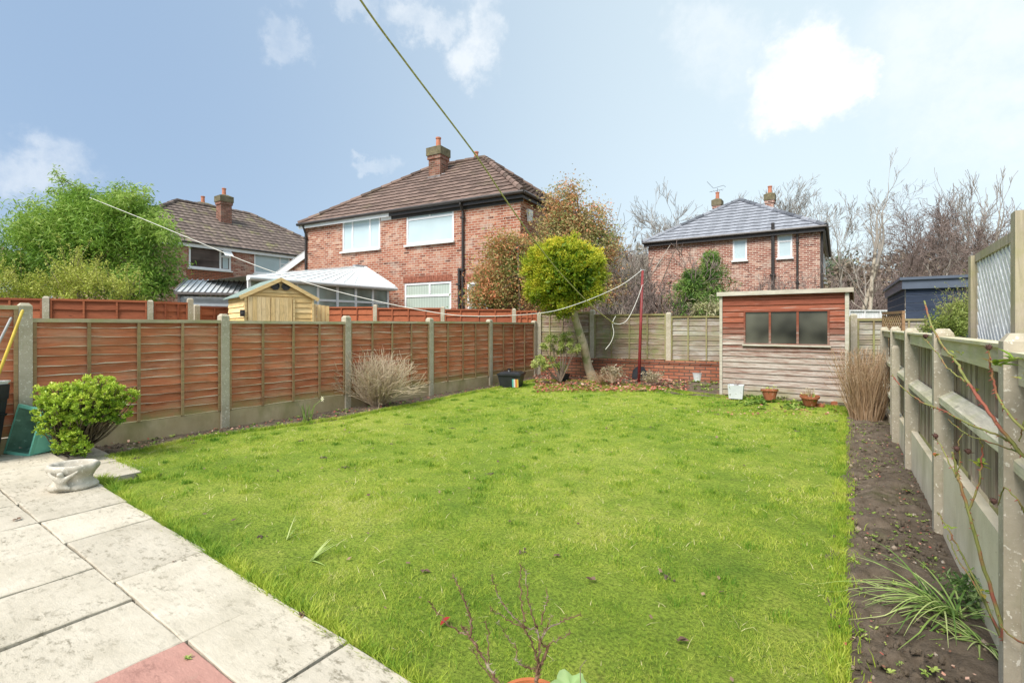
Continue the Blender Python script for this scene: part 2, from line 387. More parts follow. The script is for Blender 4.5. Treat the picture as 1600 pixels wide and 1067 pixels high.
def hit(px, o, ang):
    d = np.array([math.cos(ang), math.sin(ang)]); r = FW + (px - 800) / FPX * RT
    Z, s = np.linalg.solve(np.array([r, -d]).T, np.asarray(o[:2], float))
    return s, Z
def zat(py, Z): return CAMZ + (HOR - py) * Z / FPX

# ------------------------------------------------------------------ houses
VAR = [1.]
def tile_face(mb, A, B, Cc, D, tw=.30, tl=.33, rise=.034, rib=.012):
    """A-B eave, D-C top; real courses of ribbed tiles"""
    A, B, Cc, D = (np.asarray(q, float) for q in (A, B, Cc, D))
    u = (B - A) / np.linalg.norm(B - A)
    dl = (D - A); hv = dl - u * (dl @ u); H = np.linalg.norm(hv); v = hv / H; n = np.cross(u, v); n /= np.linalg.norm(n)
    lu1, ru0, ru1 = (D - A) @ u, (B - A) @ u, (Cc - A) @ u
    rows = max(3, int(round(H / tl)))
    for i in range(rows):
        t0, t1 = i / rows, (i + 1) / rows
        l0, l1 = lu1 * t0, lu1 * t1; r0, r1 = ru0 + (ru1 - ru0) * t0, ru0 + (ru1 - ru0) * t1
        k0, k1 = int(math.floor(min(l0, l1) / tw)) - 1, int(math.ceil(max(r0, r1) / tw)) + 1
        off = 0
        for k in range(k0, k1):
            e = [(k + off) * tw, (k + off + .5) * tw, (k + off + 1) * tw]
            if e[2] <= min(l0, l1) or e[0] >= max(r0, r1): continue
            lo = [min(max(q, l0), r0) for q in e]; hi = [min(max(q, l1), r1) for q in e]
            rr = 1 - VAR[0] * .65 * random.random()
            hgt = [rise, rise + rib, rise]; hg2 = [.002, .002 + rib, .002]
            L = [A + u * lo[j] + v * H * t0 + n * hgt[j] for j in range(3)]; T = [A + u * hi[j] + v * H * t1 + n * hg2[j] for j in range(3)]
            L0 = [A + u * lo[j] + v * H * t0 - n * .01 for j in range(3)]
            mb.addnp(L + T + L0, [[0, 1, 4, 3], [1, 2, 5, 4], [6, 7, 1, 0], [7, 8, 2, 1]], [0, 0, 0, 0], [rr, rr * .8, 0, 0])  # shade put into the tone: risers darkest, one flank of each rib darker

def wall_holes(mb, x0, x1, z0, z1, holes, dep=.09):
    xs = sorted({x0, x1, *[h[0] for h in holes], *[h[1] for h in holes]}); zs = sorted({z0, z1, *[h[2] for h in holes], *[h[3] for h in holes]})
    for i in range(len(xs) - 1):
        for j in range(len(zs) - 1):
            cx, cz = (xs[i] + xs[i + 1]) / 2, (zs[j] + zs[j + 1]) / 2
            if any(h[0] < cx < h[1] and h[2] < cz < h[3] for h in holes): continue
            mb.quad((xs[i], 0, zs[j]), (xs[i + 1], 0, zs[j]), (xs[i + 1], 0, zs[j + 1]), (xs[i], 0, zs[j + 1]))
    for (a, b, c, d) in holes:
        mb.quad((a, 0, c), (a, dep, c), (a, dep, d), (a, 0, d)); mb.quad((b, 0, c), (b, 0, d), (b, dep, d), (b, dep, c))
        mb.quad((a, 0, d), (a, dep, d), (b, dep, d), (b, 0, d)); mb.quad((a, 0, c), (b, 0, c), (b, dep, c), (a, dep, c))

def window(parent, x0, x1, z0, z1, mull=(), trans=(), fw=.06, y=.05, pane='pane_sky', sill=True, frame='pvc', panes=None, rz=0, org=(0, 0, 0)):
    """frame with mullions (fractions) and transoms ((x fraction from, to, z fraction)); pane and sill below it"""
    mb = MB(); w, h = x1 - x0, z1 - z0; t = .03
    mb.box(0, w, -t, t, 0, fw); mb.box(0, w, -t, t, h - fw, h); mb.box(0, fw, -t, t, fw, h - fw); mb.box(w - fw, w, -t, t, fw, h - fw)
    for f in mull: mb.box(w * f - fw / 2, w * f + fw / 2, -t + .002, t, fw, h - fw)
    for (a, b, f) in trans: mb.box(max(w * a, fw), min(w * b, w - fw), -t + .004, t, h * f - fw / 2, h * f + fw / 2)
    c, s = math.cos(rz), math.sin(rz)
    loc = (org[0] + x0 * c - y * s, org[1] + x0 * s + y * c, z0 + org[2])
    o = mb.build('window', M[frame], parent, loc, rz)
    g = MB(); g.box(fw * .5, w - fw * .5, -.006, .006, fw * .5, h - fw * .5); g.build('pane', M[pane], o)
    if sill:
        q = MB(); q.box(-.05, w + .05, -.13, .02, -.06, -.003); q.build('sill', M['pvc_old'], o)
    return o

def chimney(parent, x, y, z0, z1, w, d, mat, pots=1, cap=True):
    mb = MB(); mb.box(x - w / 2, x + w / 2, y - d / 2, y + d / 2, z0, z1 - .5)
    mb.box(x - w / 2 - .04, x + w / 2 + .04, y - d / 2 - .04, y + d / 2 + .04, z1 - .5, z1 - .36)
    o = mb.build('chimney', M[mat], parent)
    q = MB(); q.box(x - w / 2 - .07, x + w / 2 + .07, y - d / 2 - .07, y + d / 2 + .07, z1 - .36, z1 - .06)
    q.addnp([(x - w / 2 - .05, y - d / 2 - .05, z1 - .06), (x + w / 2 + .05, y - d / 2 - .05, z1 - .06), (x + w / 2 + .05, y + d / 2 + .05, z1 - .06), (x - w / 2 - .05, y + d / 2 + .05, z1 - .06),
             (x - w / 4, y - d / 4, z1 + .04), (x + w / 4, y - d / 4, z1 + .04), (x + w / 4, y + d / 4, z1 + .04), (x - w / 4, y + d / 4, z1 + .04)],
            [[0, 1, 5, 4], [1, 2, 6, 5], [2, 3, 7, 6], [3, 0, 4, 7], [4, 5, 6, 7]])
    q.build('chimney_cap', M['cap'], o)
    for k in range(pots):
        p = MB(); p.lathe([(.11, 0), (.095, .05), (.085, .3), (.105, .31), (.105, .36), (.075, .36), (.07, .1)], (x + (k - (pots - 1) / 2) * .28, y, z1 + .02), 12); p.build('chimney_pot', M['pot_clay'], o, smooth=False)
    f = MB(); f.box(x - w / 2 - .03, x + w / 2 + .03, y - d / 2 - .03, y + d / 2 + .03, z0, z0 + .42); 
    return o, f

def house(name, label, org, ang, L, D, ze, zr, hl, hr, brick, tile, holes, ov=.17, tw=.30, tl=.33, cat='house', group=None, ry=None):
    """local frame: the wall seen from the garden lies in y=0 from x=-L to 0, the body behind it"""
    r = thing(name, label, cat, (org[0], org[1], 0), ang, group)
    ry = D / 2 if ry is None else ry
    mb = MB(); wall_holes(mb, -L, 0, -.3, ze, holes)
    mb.quad((0, 0, -.3), (0, D, -.3), (0, D, ze), (0, 0, ze)); mb.quad((-L, D, -.3), (-L, 0, -.3), (-L, 0, ze), (-L, D, ze)); mb.quad((0, D, -.3), (-L, D, -.3), (-L, D, ze), (0, D, ze))
    mb.build('wall', M[brick], r)
    rf = MB(); e = [(-L - ov, -ov, ze), (ov, -ov, ze), (ov, D + ov, ze), (-L - ov, D + ov, ze)]; a, b = (-L + hl, ry, zr), (-hr, ry, zr)
    VAR[0] = .2 if tile == 'tile_grey' else 1.
    tile_face(rf, e[0], e[1], b, a, tw, tl); tile_face(rf, e[1], e[2], b, b, tw, tl)
    tile_face(rf, e[2], e[3], a, b, tw, tl); tile_face(rf, e[3], e[0], a, a, tw, tl)
    for p, q in ((e[0], a), (e[1], b), (e[2], b), (e[3], a), (a, b)):
        p, q = np.array(p), np.array(q); n = max(2, int(np.linalg.norm(q - p) / .4))
        for i in range(n):
            s0, s1 = p + (q - p) * i / n, p + (q - p) * ((i + 1) / n); s0 = s0 + np.array([0, 0, .035]); s1 = s1 + np.array([0, 0, .02])
            rf.tube([s0, s1], [.105, .095], 8, 0, random.random())
    roof = rf.build('roof', M[tile], r)
    g = MB()   # soffit, fascia
    g.box(-L - ov + .03, ov - .03, -ov + .03, -.003, ze - .02, ze - .002); g.box(.003, ov - .03, -.003, D, ze - .02, ze - .002)
    g.build('soffit', M['pvc_old'], r)
    return r, roof

def gutter(parent, p, q, mat='black_paint', rad=.055, fas=None, fh=.17, outy=-1):
    g = MB(); p, q = np.array(p, float), np.array(q, float)
    g.tube([p, q], rad, 8)
    g.build('gutter', M[mat], parent)
def pipe(parent, pts, rad=.035, mat='black_paint', brackets=True):
    g = MB(); g.tube(pts, rad, 8)
    p = np.asarray(pts)
    if brackets:
        z = p[0][2] - .5
        while z > p[-1][2] + .3:
            g.box(p[-1][0] - rad * 1.6, p[-1][0] + rad * 1.6, p[-1][1] - rad * 1.25, p[-1][1] + rad * 1.2, z - .03, z + .03); z -= 1.6
    g.build('drainpipe', M[mat], parent)

# --- middle house
A1 = R_(6.0); O1 = W(813, 14.4)
def mid(px): return hit(px, O1, A1)
L1 = -mid(477)[0]
def mrect(xa, xb, yt, yb):
    sa, sb = mid(xa)[0], mid(xb)[0]; Zc = mid((xa + xb) / 2)[1]
    return (sa, sb, zat(yb, Zc) if yb else 1.0, zat(yt, Zc))
w1, w2, w3, w4 = mrect(535, 594, 337, 391), mrect(635, 709, 325, 380), mrect(632, 705, 441, None), mrect(730, 762, 440, None)
EZ = 5.2
h1, roof1 = house('semi_detached_house', 'red brick semi-detached house with brown tiled hip roof, behind the conservatory and golden conifer', O1, A1, L1, 6.6, EZ, 7.75, 3.4, 3.3, 'brick', 'tile_brown', [w1, w2, w3, w4], ry=3.3)
window(h1, *w1, mull=(.27, .73), y=.04, fw=.07); 
window(h1, *w2, mull=(), trans=((0, 1, .74),), y=.04, fw=.07)
m2 = MB(); xm = (w2[0] + w2[1]) / 2; m2.box(xm - .035, xm + .035, .012, .07, w2[2] + (w2[3] - w2[2]) * .76, w2[3] - .05); m2.build('mullion', M['pvc'], h1)
F3 = (zat(462, mid(668)[1]) - 1.0) / (w3[3] - 1.0)
window(h1, *w3, trans=((0, 1, F3),), mull=(), y=.04, fw=.07, pane='pane_blind')
m2 = MB(); m2.box(xm - .035, xm + .035, .012, .07, w3[2] + (w3[3] - w3[2]) * (F3 + .03), w3[3] - .05); m2.build('mullion', M['pvc'], h1)
window(h1, *w4, trans=((0, 1, .6),), y=.04, fw=.07, pane='pane_room')
sp = mid(612)[0]    # party line between the two semis
g = MB(); g.box(-L1 - .2, sp, -.15, -.11, EZ - .16, EZ - .03); g.box(w1[0] - .05, w1[1] + .05, -.05, -.004, w1[3] + .003, EZ - .03)
g.box(w1[1] + .06, sp, -.035, -.004, EZ - .24, EZ - .03); g.build('fascia', M['pvc'], h1)
g = MB(); g.box(sp + .003, .15, -.15, -.11, EZ - .16, EZ - .03); g.box(.11, .15, -.108, 6.7, EZ - .16, EZ - .03); g.box(sp + .01, .105, -.03, -.004, EZ - .24, EZ - .03); g.build('fascia', M['black_paint'], h1)
gutter(h1, (-L1 - .2, -.21, EZ - .01), (.22, -.21, EZ - .01)); gutter(h1, (.21, -.22, EZ - .01), (.21, 6.8, EZ - .01))
x = mid(725)[0]; pipe(h1, [(x, -.21, EZ), (x, -.2, EZ - .12), (x, -.07, EZ - .3), (x, -.07, 0)], .04)
x = mid(719)[0]; pipe(h1, [(x, -.05, 3.15), (x, -.06, 3.1), (x, -.06, 0)], .045)
pipe(h1, [(-L1 + .1, -.21, EZ), (-L1 + .1, -.06, EZ - .35), (-L1 + .1, -.06, 0)], .04)
M['soldier'] = m_plain('soldier brick', (.30, .12, .08), .9, .1, .4, 12)
for w in (w3, w4):   # soldier courses over the lower windows
    g = MB()
    n = int((w[1] - w[0] + .1) / .085)
    for i in range(n): g.box(w[0] - .05 + i * .085, w[0] - .05 + i * .085 + .075, -.012, .02, w[3] + .006, w[3] + .22, 0, random.random())
    g.box(w[0] - .05, w[1] + .05, -.006, .02, w[3] + .004, w[3] + .215); g.build('lintel', M['soldier'], h1)
s_, Z_ = hit(685, O1 + 2.5 * np.array([-math.sin(A1), math.cos(A1)]), A1)
c, f = chimney(h1, s_, 2.5, 6.6, zat(231, Z_), .54, .5, 'brick_chim', 1)
f.build('flashing', M['lead'], c)
fl = MB(); fl.box(s_ + .3, s_ + .45, 2.3, 2.36, 6.98, 7.08); fl.build('flashing', M['lead'], c)
s_, Z_ = hit(744, O1 + 4.6 * np.array([-math.sin(A1), math.cos(A1)]), A1)
c, f = chimney(h1, s_, 4.6, 6.6, zat(252, Z_), .54, .5, 'brick_chim', 1)
# alarm box on the side wall
sA, ZA = hit(826, O1, A1 + math.pi / 2); zA = zat(337, ZA)
g = MB(); g.addnp([(.004, sA - .16, zA + .17), (.004, sA + .16, zA + .17), (.004, sA + .10, zA - .2), (.004, sA - .10, zA - .2), (.08, sA - .15, zA + .16), (.08, sA + .15, zA + .16), (.08, sA + .09, zA - .19), (.08, sA - .09, zA - .19)],
        [[4, 7, 6, 5], [0, 1, 5, 4], [1, 2, 6, 5], [2, 3, 7, 6], [3, 0, 4, 7]]); g.build('alarm_box', M['pvc'], h1)

# --- conservatory against the left half of the middle house
ang_c = math.pi / 2 - R_(1.5)
Bc = W(608, 15.2); sC, ZC = hit(390, Bc, ang_c)
Lc = -sC
Zl = (15.2 + ZC) / 2
cons = thing('conservatory', 'white framed conservatory with pale polycarbonate roof against the red brick semi', 'conservatory', (Bc[0], Bc[1], 0), ang_c)
ec = zat(449, 15.2)
g = MB(); nb = 7
for i in range(nb + 1):
    x = -Lc * i / nb; g.box(x - .035 if i else -.07, x + .035 if i else 0, 0, .06, .5, ec - .02)
for i in range(nb):
    x0, x1 = -Lc * (i + 1) / nb + .035, -Lc * i / nb - .035 - (.0 if i else .035)
    for z in (.5, 1.55, ec - .52, ec - .09): g.box(x0, x1, .003, .057, z, z + .06)
g.build('frame', M['pvc'], cons)
g = MB(); g.box(-Lc, 0, .025, .035, .5, ec - .03); g.box(-.035, -.025, .04, 3., .5, ec - .03); g.build('pane', M['pane_room'], cons)
g = MB(); g.box(-Lc, 0, 0, .2, -.2, .5); g.box(-.2, 0, .2, 3., -.2, .5); g.build('dwarf_wall', M['brick'], cons)
sa, Za = hit(570, Bc + 1.7 * np.array([-math.sin(ang_c), math.cos(ang_c)]), ang_c); za = zat(418, Za)
ap = np.array([sa, 1.7, za]); ap2 = np.array([sa - .35, 1.75, za - .0])
c0, c1, c2, c3 = (np.array(q) for q in ((-Lc - .1, -.12, ec), (.12, -.12, ec), (.12, 3.3, ec), (-Lc - .1, 3.3, ec)))
g = MB(); nrib = 12
g.quad(c0, c1, ap, ap2); g.poly([c1, c2, ap]); g.quad(c2, c3, ap2, ap); g.poly([c3, c0, ap2])
for i in range(nrib + 1):
    q = c0 + (c1 - c0) * i / nrib; t_ = ap2 + (ap - ap2) * i / nrib
    g.bar(q + (0, 0, .015), t_ + (0, 0, .015), -.0 + .03, .008)
g.bar(c1 + (0, 0, .02), ap + (0, 0, .02), .08, .05); g.bar(c2 + (0, 0, .02), ap + (0, 0, .02), .08, .05)
cp = g.build('roof', m_plain('polycarbonate roof', (.84, .87, .87), .3, .5, .05), cons)
g = MB(); g.box(-Lc - .1, .12, -.16, -.05, ec - .11, ec + .0); g.box(.05, .16, -.05, 3.3, ec - .11, ec - .002); g.tube([(-Lc - .1, -.19, ec - .05), (.14, -.19, ec - .05)], .05, 8); g.build('gutter', M['pvc'], cons)
g = MB(); g.box(ap[0] - .4, ap[0] + .08, 1.66, 1.80, za - .01, za + .06); g.build('finial', M['lead'], cp)

# --- left house, its wall facing this way
O2 = np.array([-24.5, 18.6]); A2 = math.pi / 2
def lrect(xa, xb, yt, yb):
    (sa, _), (sb, _) = hit(xa, O2, A2), hit(xb, O2, A2); Zc = hit((xa + xb) / 2, O2, A2)[1]
    return (sa, sb, zat(yb, Zc), zat(yt, Zc))
v1, v2 = lrect(295, 361, 384, 421), lrect(397, 453, 396, 429)
h2, roof2 = house('tiled_brick_house', 'pale red brick house with mossy brown roof, between the feathery evergreen and the conservatory', O2, A2, 11.6, 7.6, 5.1, 7.7, 3.9, 4.0, 'brick_left', 'tile_brown2', [v1, v2])
window(h2, *v1, mull=(.74,), trans=((.74, 1, .6),), y=.04, fw=.08, pane='pane_dark')
g = MB(); ww = v1[1] - v1[0]; g.addnp([(v1[0] + ww * .76, -.0, v1[3] - .06), (v1[1] - .04, -.0, v1[3] - .06), (v1[1] - .04, -.35, v1[3] - .42), (v1[0] + ww * .76, -.35, v1[3] - .42)], [[0, 1, 2, 3]]); g.build('open_sash', M['pvc'], h2)
g = MB(); g.box(v1[0] + ww * .8, v1[1] - .12, .03, .035, v1[2] + .1, v1[2] + .75); g.build('curtain', M['pane_sky'], h2)
window(h2, *v2, mull=(.72,), trans=((.72, 1, .55),), y=.04, fw=.08)
g = MB(); g.box(-11.8, .1, -.14, -.1, 4.90, 5.06); g.build('fascia', M['pvc'], h2); gutter(h2, (-11.9, -.2, 5.09), (.2, -.2, 5.09), 'black_paint', .04)
g = MB(); g.box(v1[0] - .1, v1[1] + .1, -.02, -.003, 2.2, v1[2] - .07); g.build('brick_panel', M['brick_new'], h2)
s_, Z_ = hit(350, O2 + np.array([-2.4, 0]), A2); c, f = chimney(h2, s_, 2.4, 6.1, zat(306, Z_), .54, .5, 'brick_chim', 1); f.build('flashing', M['lead'], c)
s_, Z_ = hit(317, O2 + np.array([-4.6, 0]), A2); c, f = chimney(h2, s_, 4.6, 6.6, zat(318, Z_), .8, .5, 'brick_chim', 1)
# lean-to with a white verge between the two houses
lt = thing('brick_outhouse', 'small red brick lean-to with white sloping verge board left of the brick semi', 'outhouse', (*W(474, 21.0), 0), YAW)
w_ = 36 * 21 / FPX
g = MB(); g.poly([(-w_, 0, 0), (.3, 0, 0), (.3, 0, zat(402, 21) + .25), (0, 0, zat(405, 21)), (-w_, 0, zat(428, 21))]); g.poly([(-w_, 2, 0), (-w_, 2, zat(428, 21)), (.3, 2, zat(402, 21) + .25), (.3, 2, 0)]); g.quad((-w_, 2, 0), (-w_, 0, 0), (-w_, 0, zat(428, 21)), (-w_, 2, zat(428, 21))); g.build('wall', M['brick'], lt)
g = MB(); g.bar((-w_ - .1, -.05, zat(430, 21)), (.35, -.05, zat(403, 21) + .32), .08, .26); g.build('verge_board', M['pvc'], lt)
g = MB(); g.quad((-w_ - .1, -.1, zat(430, 21) + .14), (.35, -.1, zat(403, 21) + .46), (.35, 2.1, zat(403, 21) + .46), (-w_ - .1, 2.1, zat(430, 21) + .14)); g.build('roof', M['tile_brown'], lt)

# --- far left house seen past the bamboo
O4 = W(40, 27); h4, roof4 = house('brick_house', 'distant house at the left edge with grey-brown roof and white windows behind the bamboo', O4, R_(70), 9, 7, 4.9, 7.0, 3.5, 3.5, 'brick_left', 'tile_brown2', [])
for u in (-1.2, -3.2, -5.5):
    for z in (3.2, .9):
        window(h4, u - .7, u + .7, z, z + 1.2, mull=(.5,), y=-.03)

# --- right house
A3 = R_(1.5); O3 = W(1281, 19.25)
def rrect(xa, xb, yt, yb):
    (sa, _), (sb, _) = hit(xa, O3, A3), hit(xb, O3, A3); Zc = hit((xa + xb) / 2, O3, A3)[1]
    return (sa, sb, zat(yb, Zc), zat(yt, Zc))
L3 = -hit(1013, O3, A3)[0]
q1, q2 = rrect(1145, 1167, 374, 407), rrect(1215, 1238, 367, 403)
E3 = 5.18
sap, Zap = hit(1155, O3 + 3.3 * np.array([-math.sin(A3), math.cos(A3)]), A3)
h3, roof3 = house('brick_house', 'dark red brick house with grey hip roof and black soil pipe behind the wooden shed', O3, A3, L3, 9.5, E3, zat(313, Zap), L3 + sap - .02, -sap - .02, 'brick_right', 'tile_grey', [q1, q2], ov=.2, tw=.6, tl=.36, ry=3.4)
# the ridge runs back from the apex: rear part of the roof
g = MB(); ridge = zat(313, Zap)
window(h3, *q1, y=.04, fw=.06); window(h3, *q2, trans=((0, 1, .72),), y=.04, fw=.06)
g = MB(); g.box(-L3 - .15, .15, -.19, -.15, E3 - .18, E3 - .02); g.box(.13, .17, -.148, 9.5, E3 - .18, E3 - .02); g.build('fascia', M['black_paint'], h3)
gutter(h3, (-L3 - .2, -.24, E3), (.22, -.24, E3)); gutter(h3, (.24, -.2, E3), (.24, 9.6, E3))
x = hit(1208, O3, A3)[0]; pipe(h3, [(x, -.1, E3 + .35), (x, -.1, E3), (x, -.1, 0)], .065)
x = hit(1246, O3, A3)[0]; pipe(h3, [(x, -.22, E3), (x, -.07, E3 - .3), (x, -.07, 0)], .04)
for z, dx in ((2.2, -1.), (2.6, .5)): pass
x = hit(1106, O3, A3)[0]; g = MB(); g.box(x - .2, x + .2, -.02, .01, 4.35, 4.55)
for i in range(4): g.box(x - .18, x + .18, -.035, -.021, 4.37 + i * .045, 4.395 + i * .045)
g.build('air_vent', m_plain('green vent', (.12, .2, .11), .7), h3)
for pxx, top, pots in ((1121, 312, 1), (1203, 303, 1)):
    s_, Z_ = hit(pxx, O3 + 5.2 * np.array([-math.sin(A3), math.cos(A3)]), A3)
    c, f = chimney(h3, s_, 5.2, 5.6, zat(top, Z_), .36, .45, 'brick_right', pots)
    if pxx == 1121:
        g = MB(); zt = zat(top, Z_); g.tube([(s_, 5.2, zt), (s_, 5.2, zt + .6)], .010, 5); g.tube([(s_ - .4, 5.2, zt + .45), (s_ + .3, 5.2, zt + .5)], .008, 5)
        g.tube([(s_ - .5, 5.1, zt + 1.0), (s_ - .2, 5.2, zt + .62), (s_ + .3, 5.2, zt + .7), (s_ + .4, 5.2, zt + .6)], .010, 5)
        for i in range(5): g.tube([(s_ - .3 + i * .13, 5.05, zt + .46), (s_ - .3 + i * .13, 5.35, zt + .46)], .006, 4)
        g.build('aerial', M['black_paint'], c)
for i, yy in enumerate((1.6, 4.2, 6.8)):
    window(h3, yy - .6, yy + .6, 3.5, 4.6, mull=(.5,), y=-.03, rz=math.pi / 2, org=(0, 0, 0))
g = MB(); g.box(.03, .11, .15, .23, 0, E3 - .1); g.build('drainpipe', M['black_paint'], h3)
# ------------------------------------------------------------------ fences
def slat_panel(w, z0, z1, n, seed, wav=.005, tilt=.020, th=.011):
    """waney lap slats facing -y; material 0 face, 1 bare edge"""
    rg = np.random.default_rng(seed); mb = MB(); k = 16; xs = np.linspace(0, w, k); h = (z1 - z0) / n
    edges = [z0 + i * h + (rg.normal(0, wav, k) * .5 + wav * np.sin(xs * rg.uniform(2, 5) + rg.uniform(0, 6)) if i else np.zeros(k)) for i in range(n)]
    for i in range(n):
        lo = edges[i]; hi = np.full(k, z0 + (i + 1) * h + .03)
        if i == n - 1: hi[:] = z1
        r = rg.random(); yb = -tilt - rg.uniform(0, .004)
        V = np.concatenate([np.stack([xs, np.full(k, yb), lo], 1), np.stack([xs, np.full(k, -.006), hi], 1), np.stack([xs, np.full(k, yb + th), lo + .001], 1)])
        F = [[j, j + 1, k + j + 1, k + j] for j in range(k - 1)]; E = [[2 * k + j, 2 * k + j + 1, j + 1, j] for j in range(k - 1)]
        mb.addnp(V, F, 0, r); mb.addnp(V, E, 1, rg.random())
        # sawn lip just above the edge, paler than the stained face
        lip = rg.uniform(.006, .012)
        V2 = np.concatenate([np.stack([xs, np.full(k, yb - .0015), lo], 1), np.stack([xs, np.full(k, yb - .0008), lo + lip * (.55 + .45 * np.sin(xs * rg.uniform(4, 14) + rg.uniform(0, 6)))], 1)])
        mb.addnp(V2, [[j, j + 1, k + j + 1, k + j] for j in range(k - 1)], 1, rg.random())
    mb.quad((w, .012, z0), (0, .012, z0), (0, .012, z1), (w, .012, z1), 0, .4)
    return mb
def panel_frame(w, z0, z1, nb, seed):
    rg = np.random.default_rng(seed); mb = MB()
    for i in range(nb + 1):
        x = w * i / nb + (0 if i in (0, nb) else rg.normal(0, .012)); bw = .030
        x = min(max(x, bw / 2 + .001), w - bw / 2 - .001)
        mb.box(x - bw / 2, x + bw / 2, -.046, -.027, z0, z1 - .045, 0, rg.random())
    mb.box(-.0, w, -.05, .02, z1 - .043, z1 - .003, 1, rg.random())
    return mb
def conc_post(h, w=.10, d=.12, cham=.03, lean=0):
    mb = MB(); a, b = w / 2, d / 2
    z = h - cham
    V = [(-a, -b, -.3), (a, -b, -.3), (a, b, -.3), (-a, b, -.3), (-a, -b, z), (a, -b, z), (a, b, z), (-a, b, z), (-a * .55, -b * .6, h), (a * .55, -b * .6, h), (a * .55, b * .6, h), (-a * .55, b * .6, h)]
    mb.addnp(V, [[0, 1, 5, 4], [1, 2, 6, 5], [2, 3, 7, 6], [3, 0, 4, 7], [4, 5, 9, 8], [5, 6, 10, 9], [6, 7, 11, 10], [7, 4, 8, 11], [8, 9, 10, 11]])
    return mb
def fence(name, label, pts, tops, ptops, gb, slat, nsl, nb, seed, posts=None, edge='fence_edge', rail='fence_rail', pm='concrete', gm='concrete_board', zg=-.02, pw=.10, group=None, tilt=.022):
    root = thing(name, label, 'fence', (pts[0][0], pts[0][1], 0), 0, group)
    o = np.array(pts[0][:2])
    for i in range(len(pts) - 1):
        a, b = np.array(pts[i][:2]), np.array(pts[i + 1][:2]); d = b - a; L = np.linalg.norm(d); an = math.atan2(d[1], d[0]); u = d / L
        w = L - pw - .004; st = a + u * (pw / 2 + .002) - o; zt = tops[i]; g = gb[i] if isinstance(gb, (list, tuple)) else gb
        sm = slat[i] if isinstance(slat, (list, tuple)) else slat
        p = slat_panel(w, g + .012, zt - .003, nsl, seed + i, tilt=tilt).build('panel', [M[sm], M[edge]], root, (st[0], st[1], 0), an)
        panel_frame(w, g + .008, zt, nb, seed + 50 + i).build('frame', [M[rail], M['top_rail'] if slat == 'fence_red' else M[rail]], p)
        if gm:
            q = MB(); q.box(0, w, -.025, .02, zg - .25, g); q.build('gravel_board', M[gm], root, (st[0], st[1], 0), an)
    for i, p in enumerate(pts):
        if posts is not None and i not in posts: continue
        d = np.array(pts[min(i + 1, len(pts) - 1)][:2]) - np.array(pts[max(i - 1, 0)][:2]); an = math.atan2(d[1], d[0])
        q = np.array(p[:2]) - o
        conc_post(ptops[i], pw, .12).build('post', M[pm], root, (q[0], q[1], 0), an)
    return root

XL = -6.88
ys = [-2.5, -.6, 1.29, 3.20, 5.12, 7.05, 8.97, 10.87]
fence('wooden_fence', 'long weathered red-brown slatted fence with lichened concrete posts along the left of the lawn', [(XL, y) for y in ys],
      [1.56, 1.56, 1.435, 1.43, 1.445, 1.455, 1.45], [1.6, 1.6, 1.585, 1.515, 1.525, 1.52, 1.51, 1.50], [.25, .25, .24, .235, .22, .22, .22], 'fence_red', 12, 4, 100)

# neighbours' orange fences beyond
pA = [W(-240, 8.2), W(-90, 8.7), W(73, 9.3), W(235, 10.1), W(297, 10.6)]
fence('garden_fence', 'dark orange slatted fence below the bamboo and behind the left fence', pA, [zat(464, 8.5), zat(465, 9), zat(468, 9.7), zat(472, 10.4)], [1.9, 1.9, zat(463, 9.3), zat(469, 10.1), zat(466, 10.6)], .25, 'fence_orange', 8, 3, 200, edge='fence_orange', rail='fence_orange', tilt=.03)
pB = [W(307, 10.95), W(395, 11.9)]
fence('garden_fence', 'short orange fence between the grey metal shed and the yellow shed', pB, [zat(479, 11.3)], [zat(476, 10.95), 1.85], .25, 'fence_orange', 8, 4, 220, edge='fence_orange', rail='fence_orange', tilt=.03)
pC = [W(482, 13.3), W(587, 13.0), W(692, 12.95), W(803, 12.95), W(842, 12.95)]
fence('garden_fence', 'orange slatted fence in front of the conservatory, right of the yellow shed', pC, [zat(479, 13), zat(481, 13), zat(483, 13), zat(485, 12.8)], [zat(478, 13.3), zat(476, 13.0), zat(479, 12.95), zat(482, 12.9), 1.7], .25, 'fence_orange', 8, 4, 240, edge='fence_orange', rail='fence_orange', tilt=.03)

# back fence with its brick dwarf wall
BK0, BK1 = np.array([-6.93, 11.05]), np.array([-1.55, 11.75])
def bk(px):
    d = BK1 - BK0; s, Z = hit(px, BK0, math.atan2(d[1], d[0])); u = d / np.linalg.norm(d); return BK0 + u * s, Z
q0, Z0 = bk(836); q1_, Z1 = bk(926); q2_, Z2 = bk(1045); q3_, Z3 = bk(1168)
ub = (BK1 - BK0) / np.linalg.norm(BK1 - BK0); q4_ = q3_ + ub * 1.9; q5_ = q4_ + ub * 1.2
fence('wooden_fence', 'greenish weathered lap fence on a low brick wall across the end of the lawn', [q0, q1_, q2_, q3_, q4_, q5_],
      [zat(487, 12.5), zat(490, 11.5), zat(493, 10.9), 1.55, 1.5], [1.7, zat(484, Z1), zat(488, Z2), 1.6, 1.6, 1.5], .58, ['fence_green', 'fence_green', 'fence_grey', 'fence_grey', 'fence_grey'], 9, 4, 300, posts=[1, 2, 3, 4], gm=None, pw=.11, rail='rail_green')
anb = math.atan2(ub[1], ub[0]); Lb = np.linalg.norm(q4_ - q0)
g = MB(); n = int(Lb / .4)
g.box(.1, Lb, .07, .17, -.2, .50); g.box(.1, Lb, .05, .19, .501, .565)
bw_ = g.build('brick_wall', M['brick_new'], None, (*(q0 - ub * 0 - np.array([-ub[1], ub[0]]) * .14), 0), anb)
tag(bw_, 'low orange-red brick wall under the greenish back fence', 'wall')

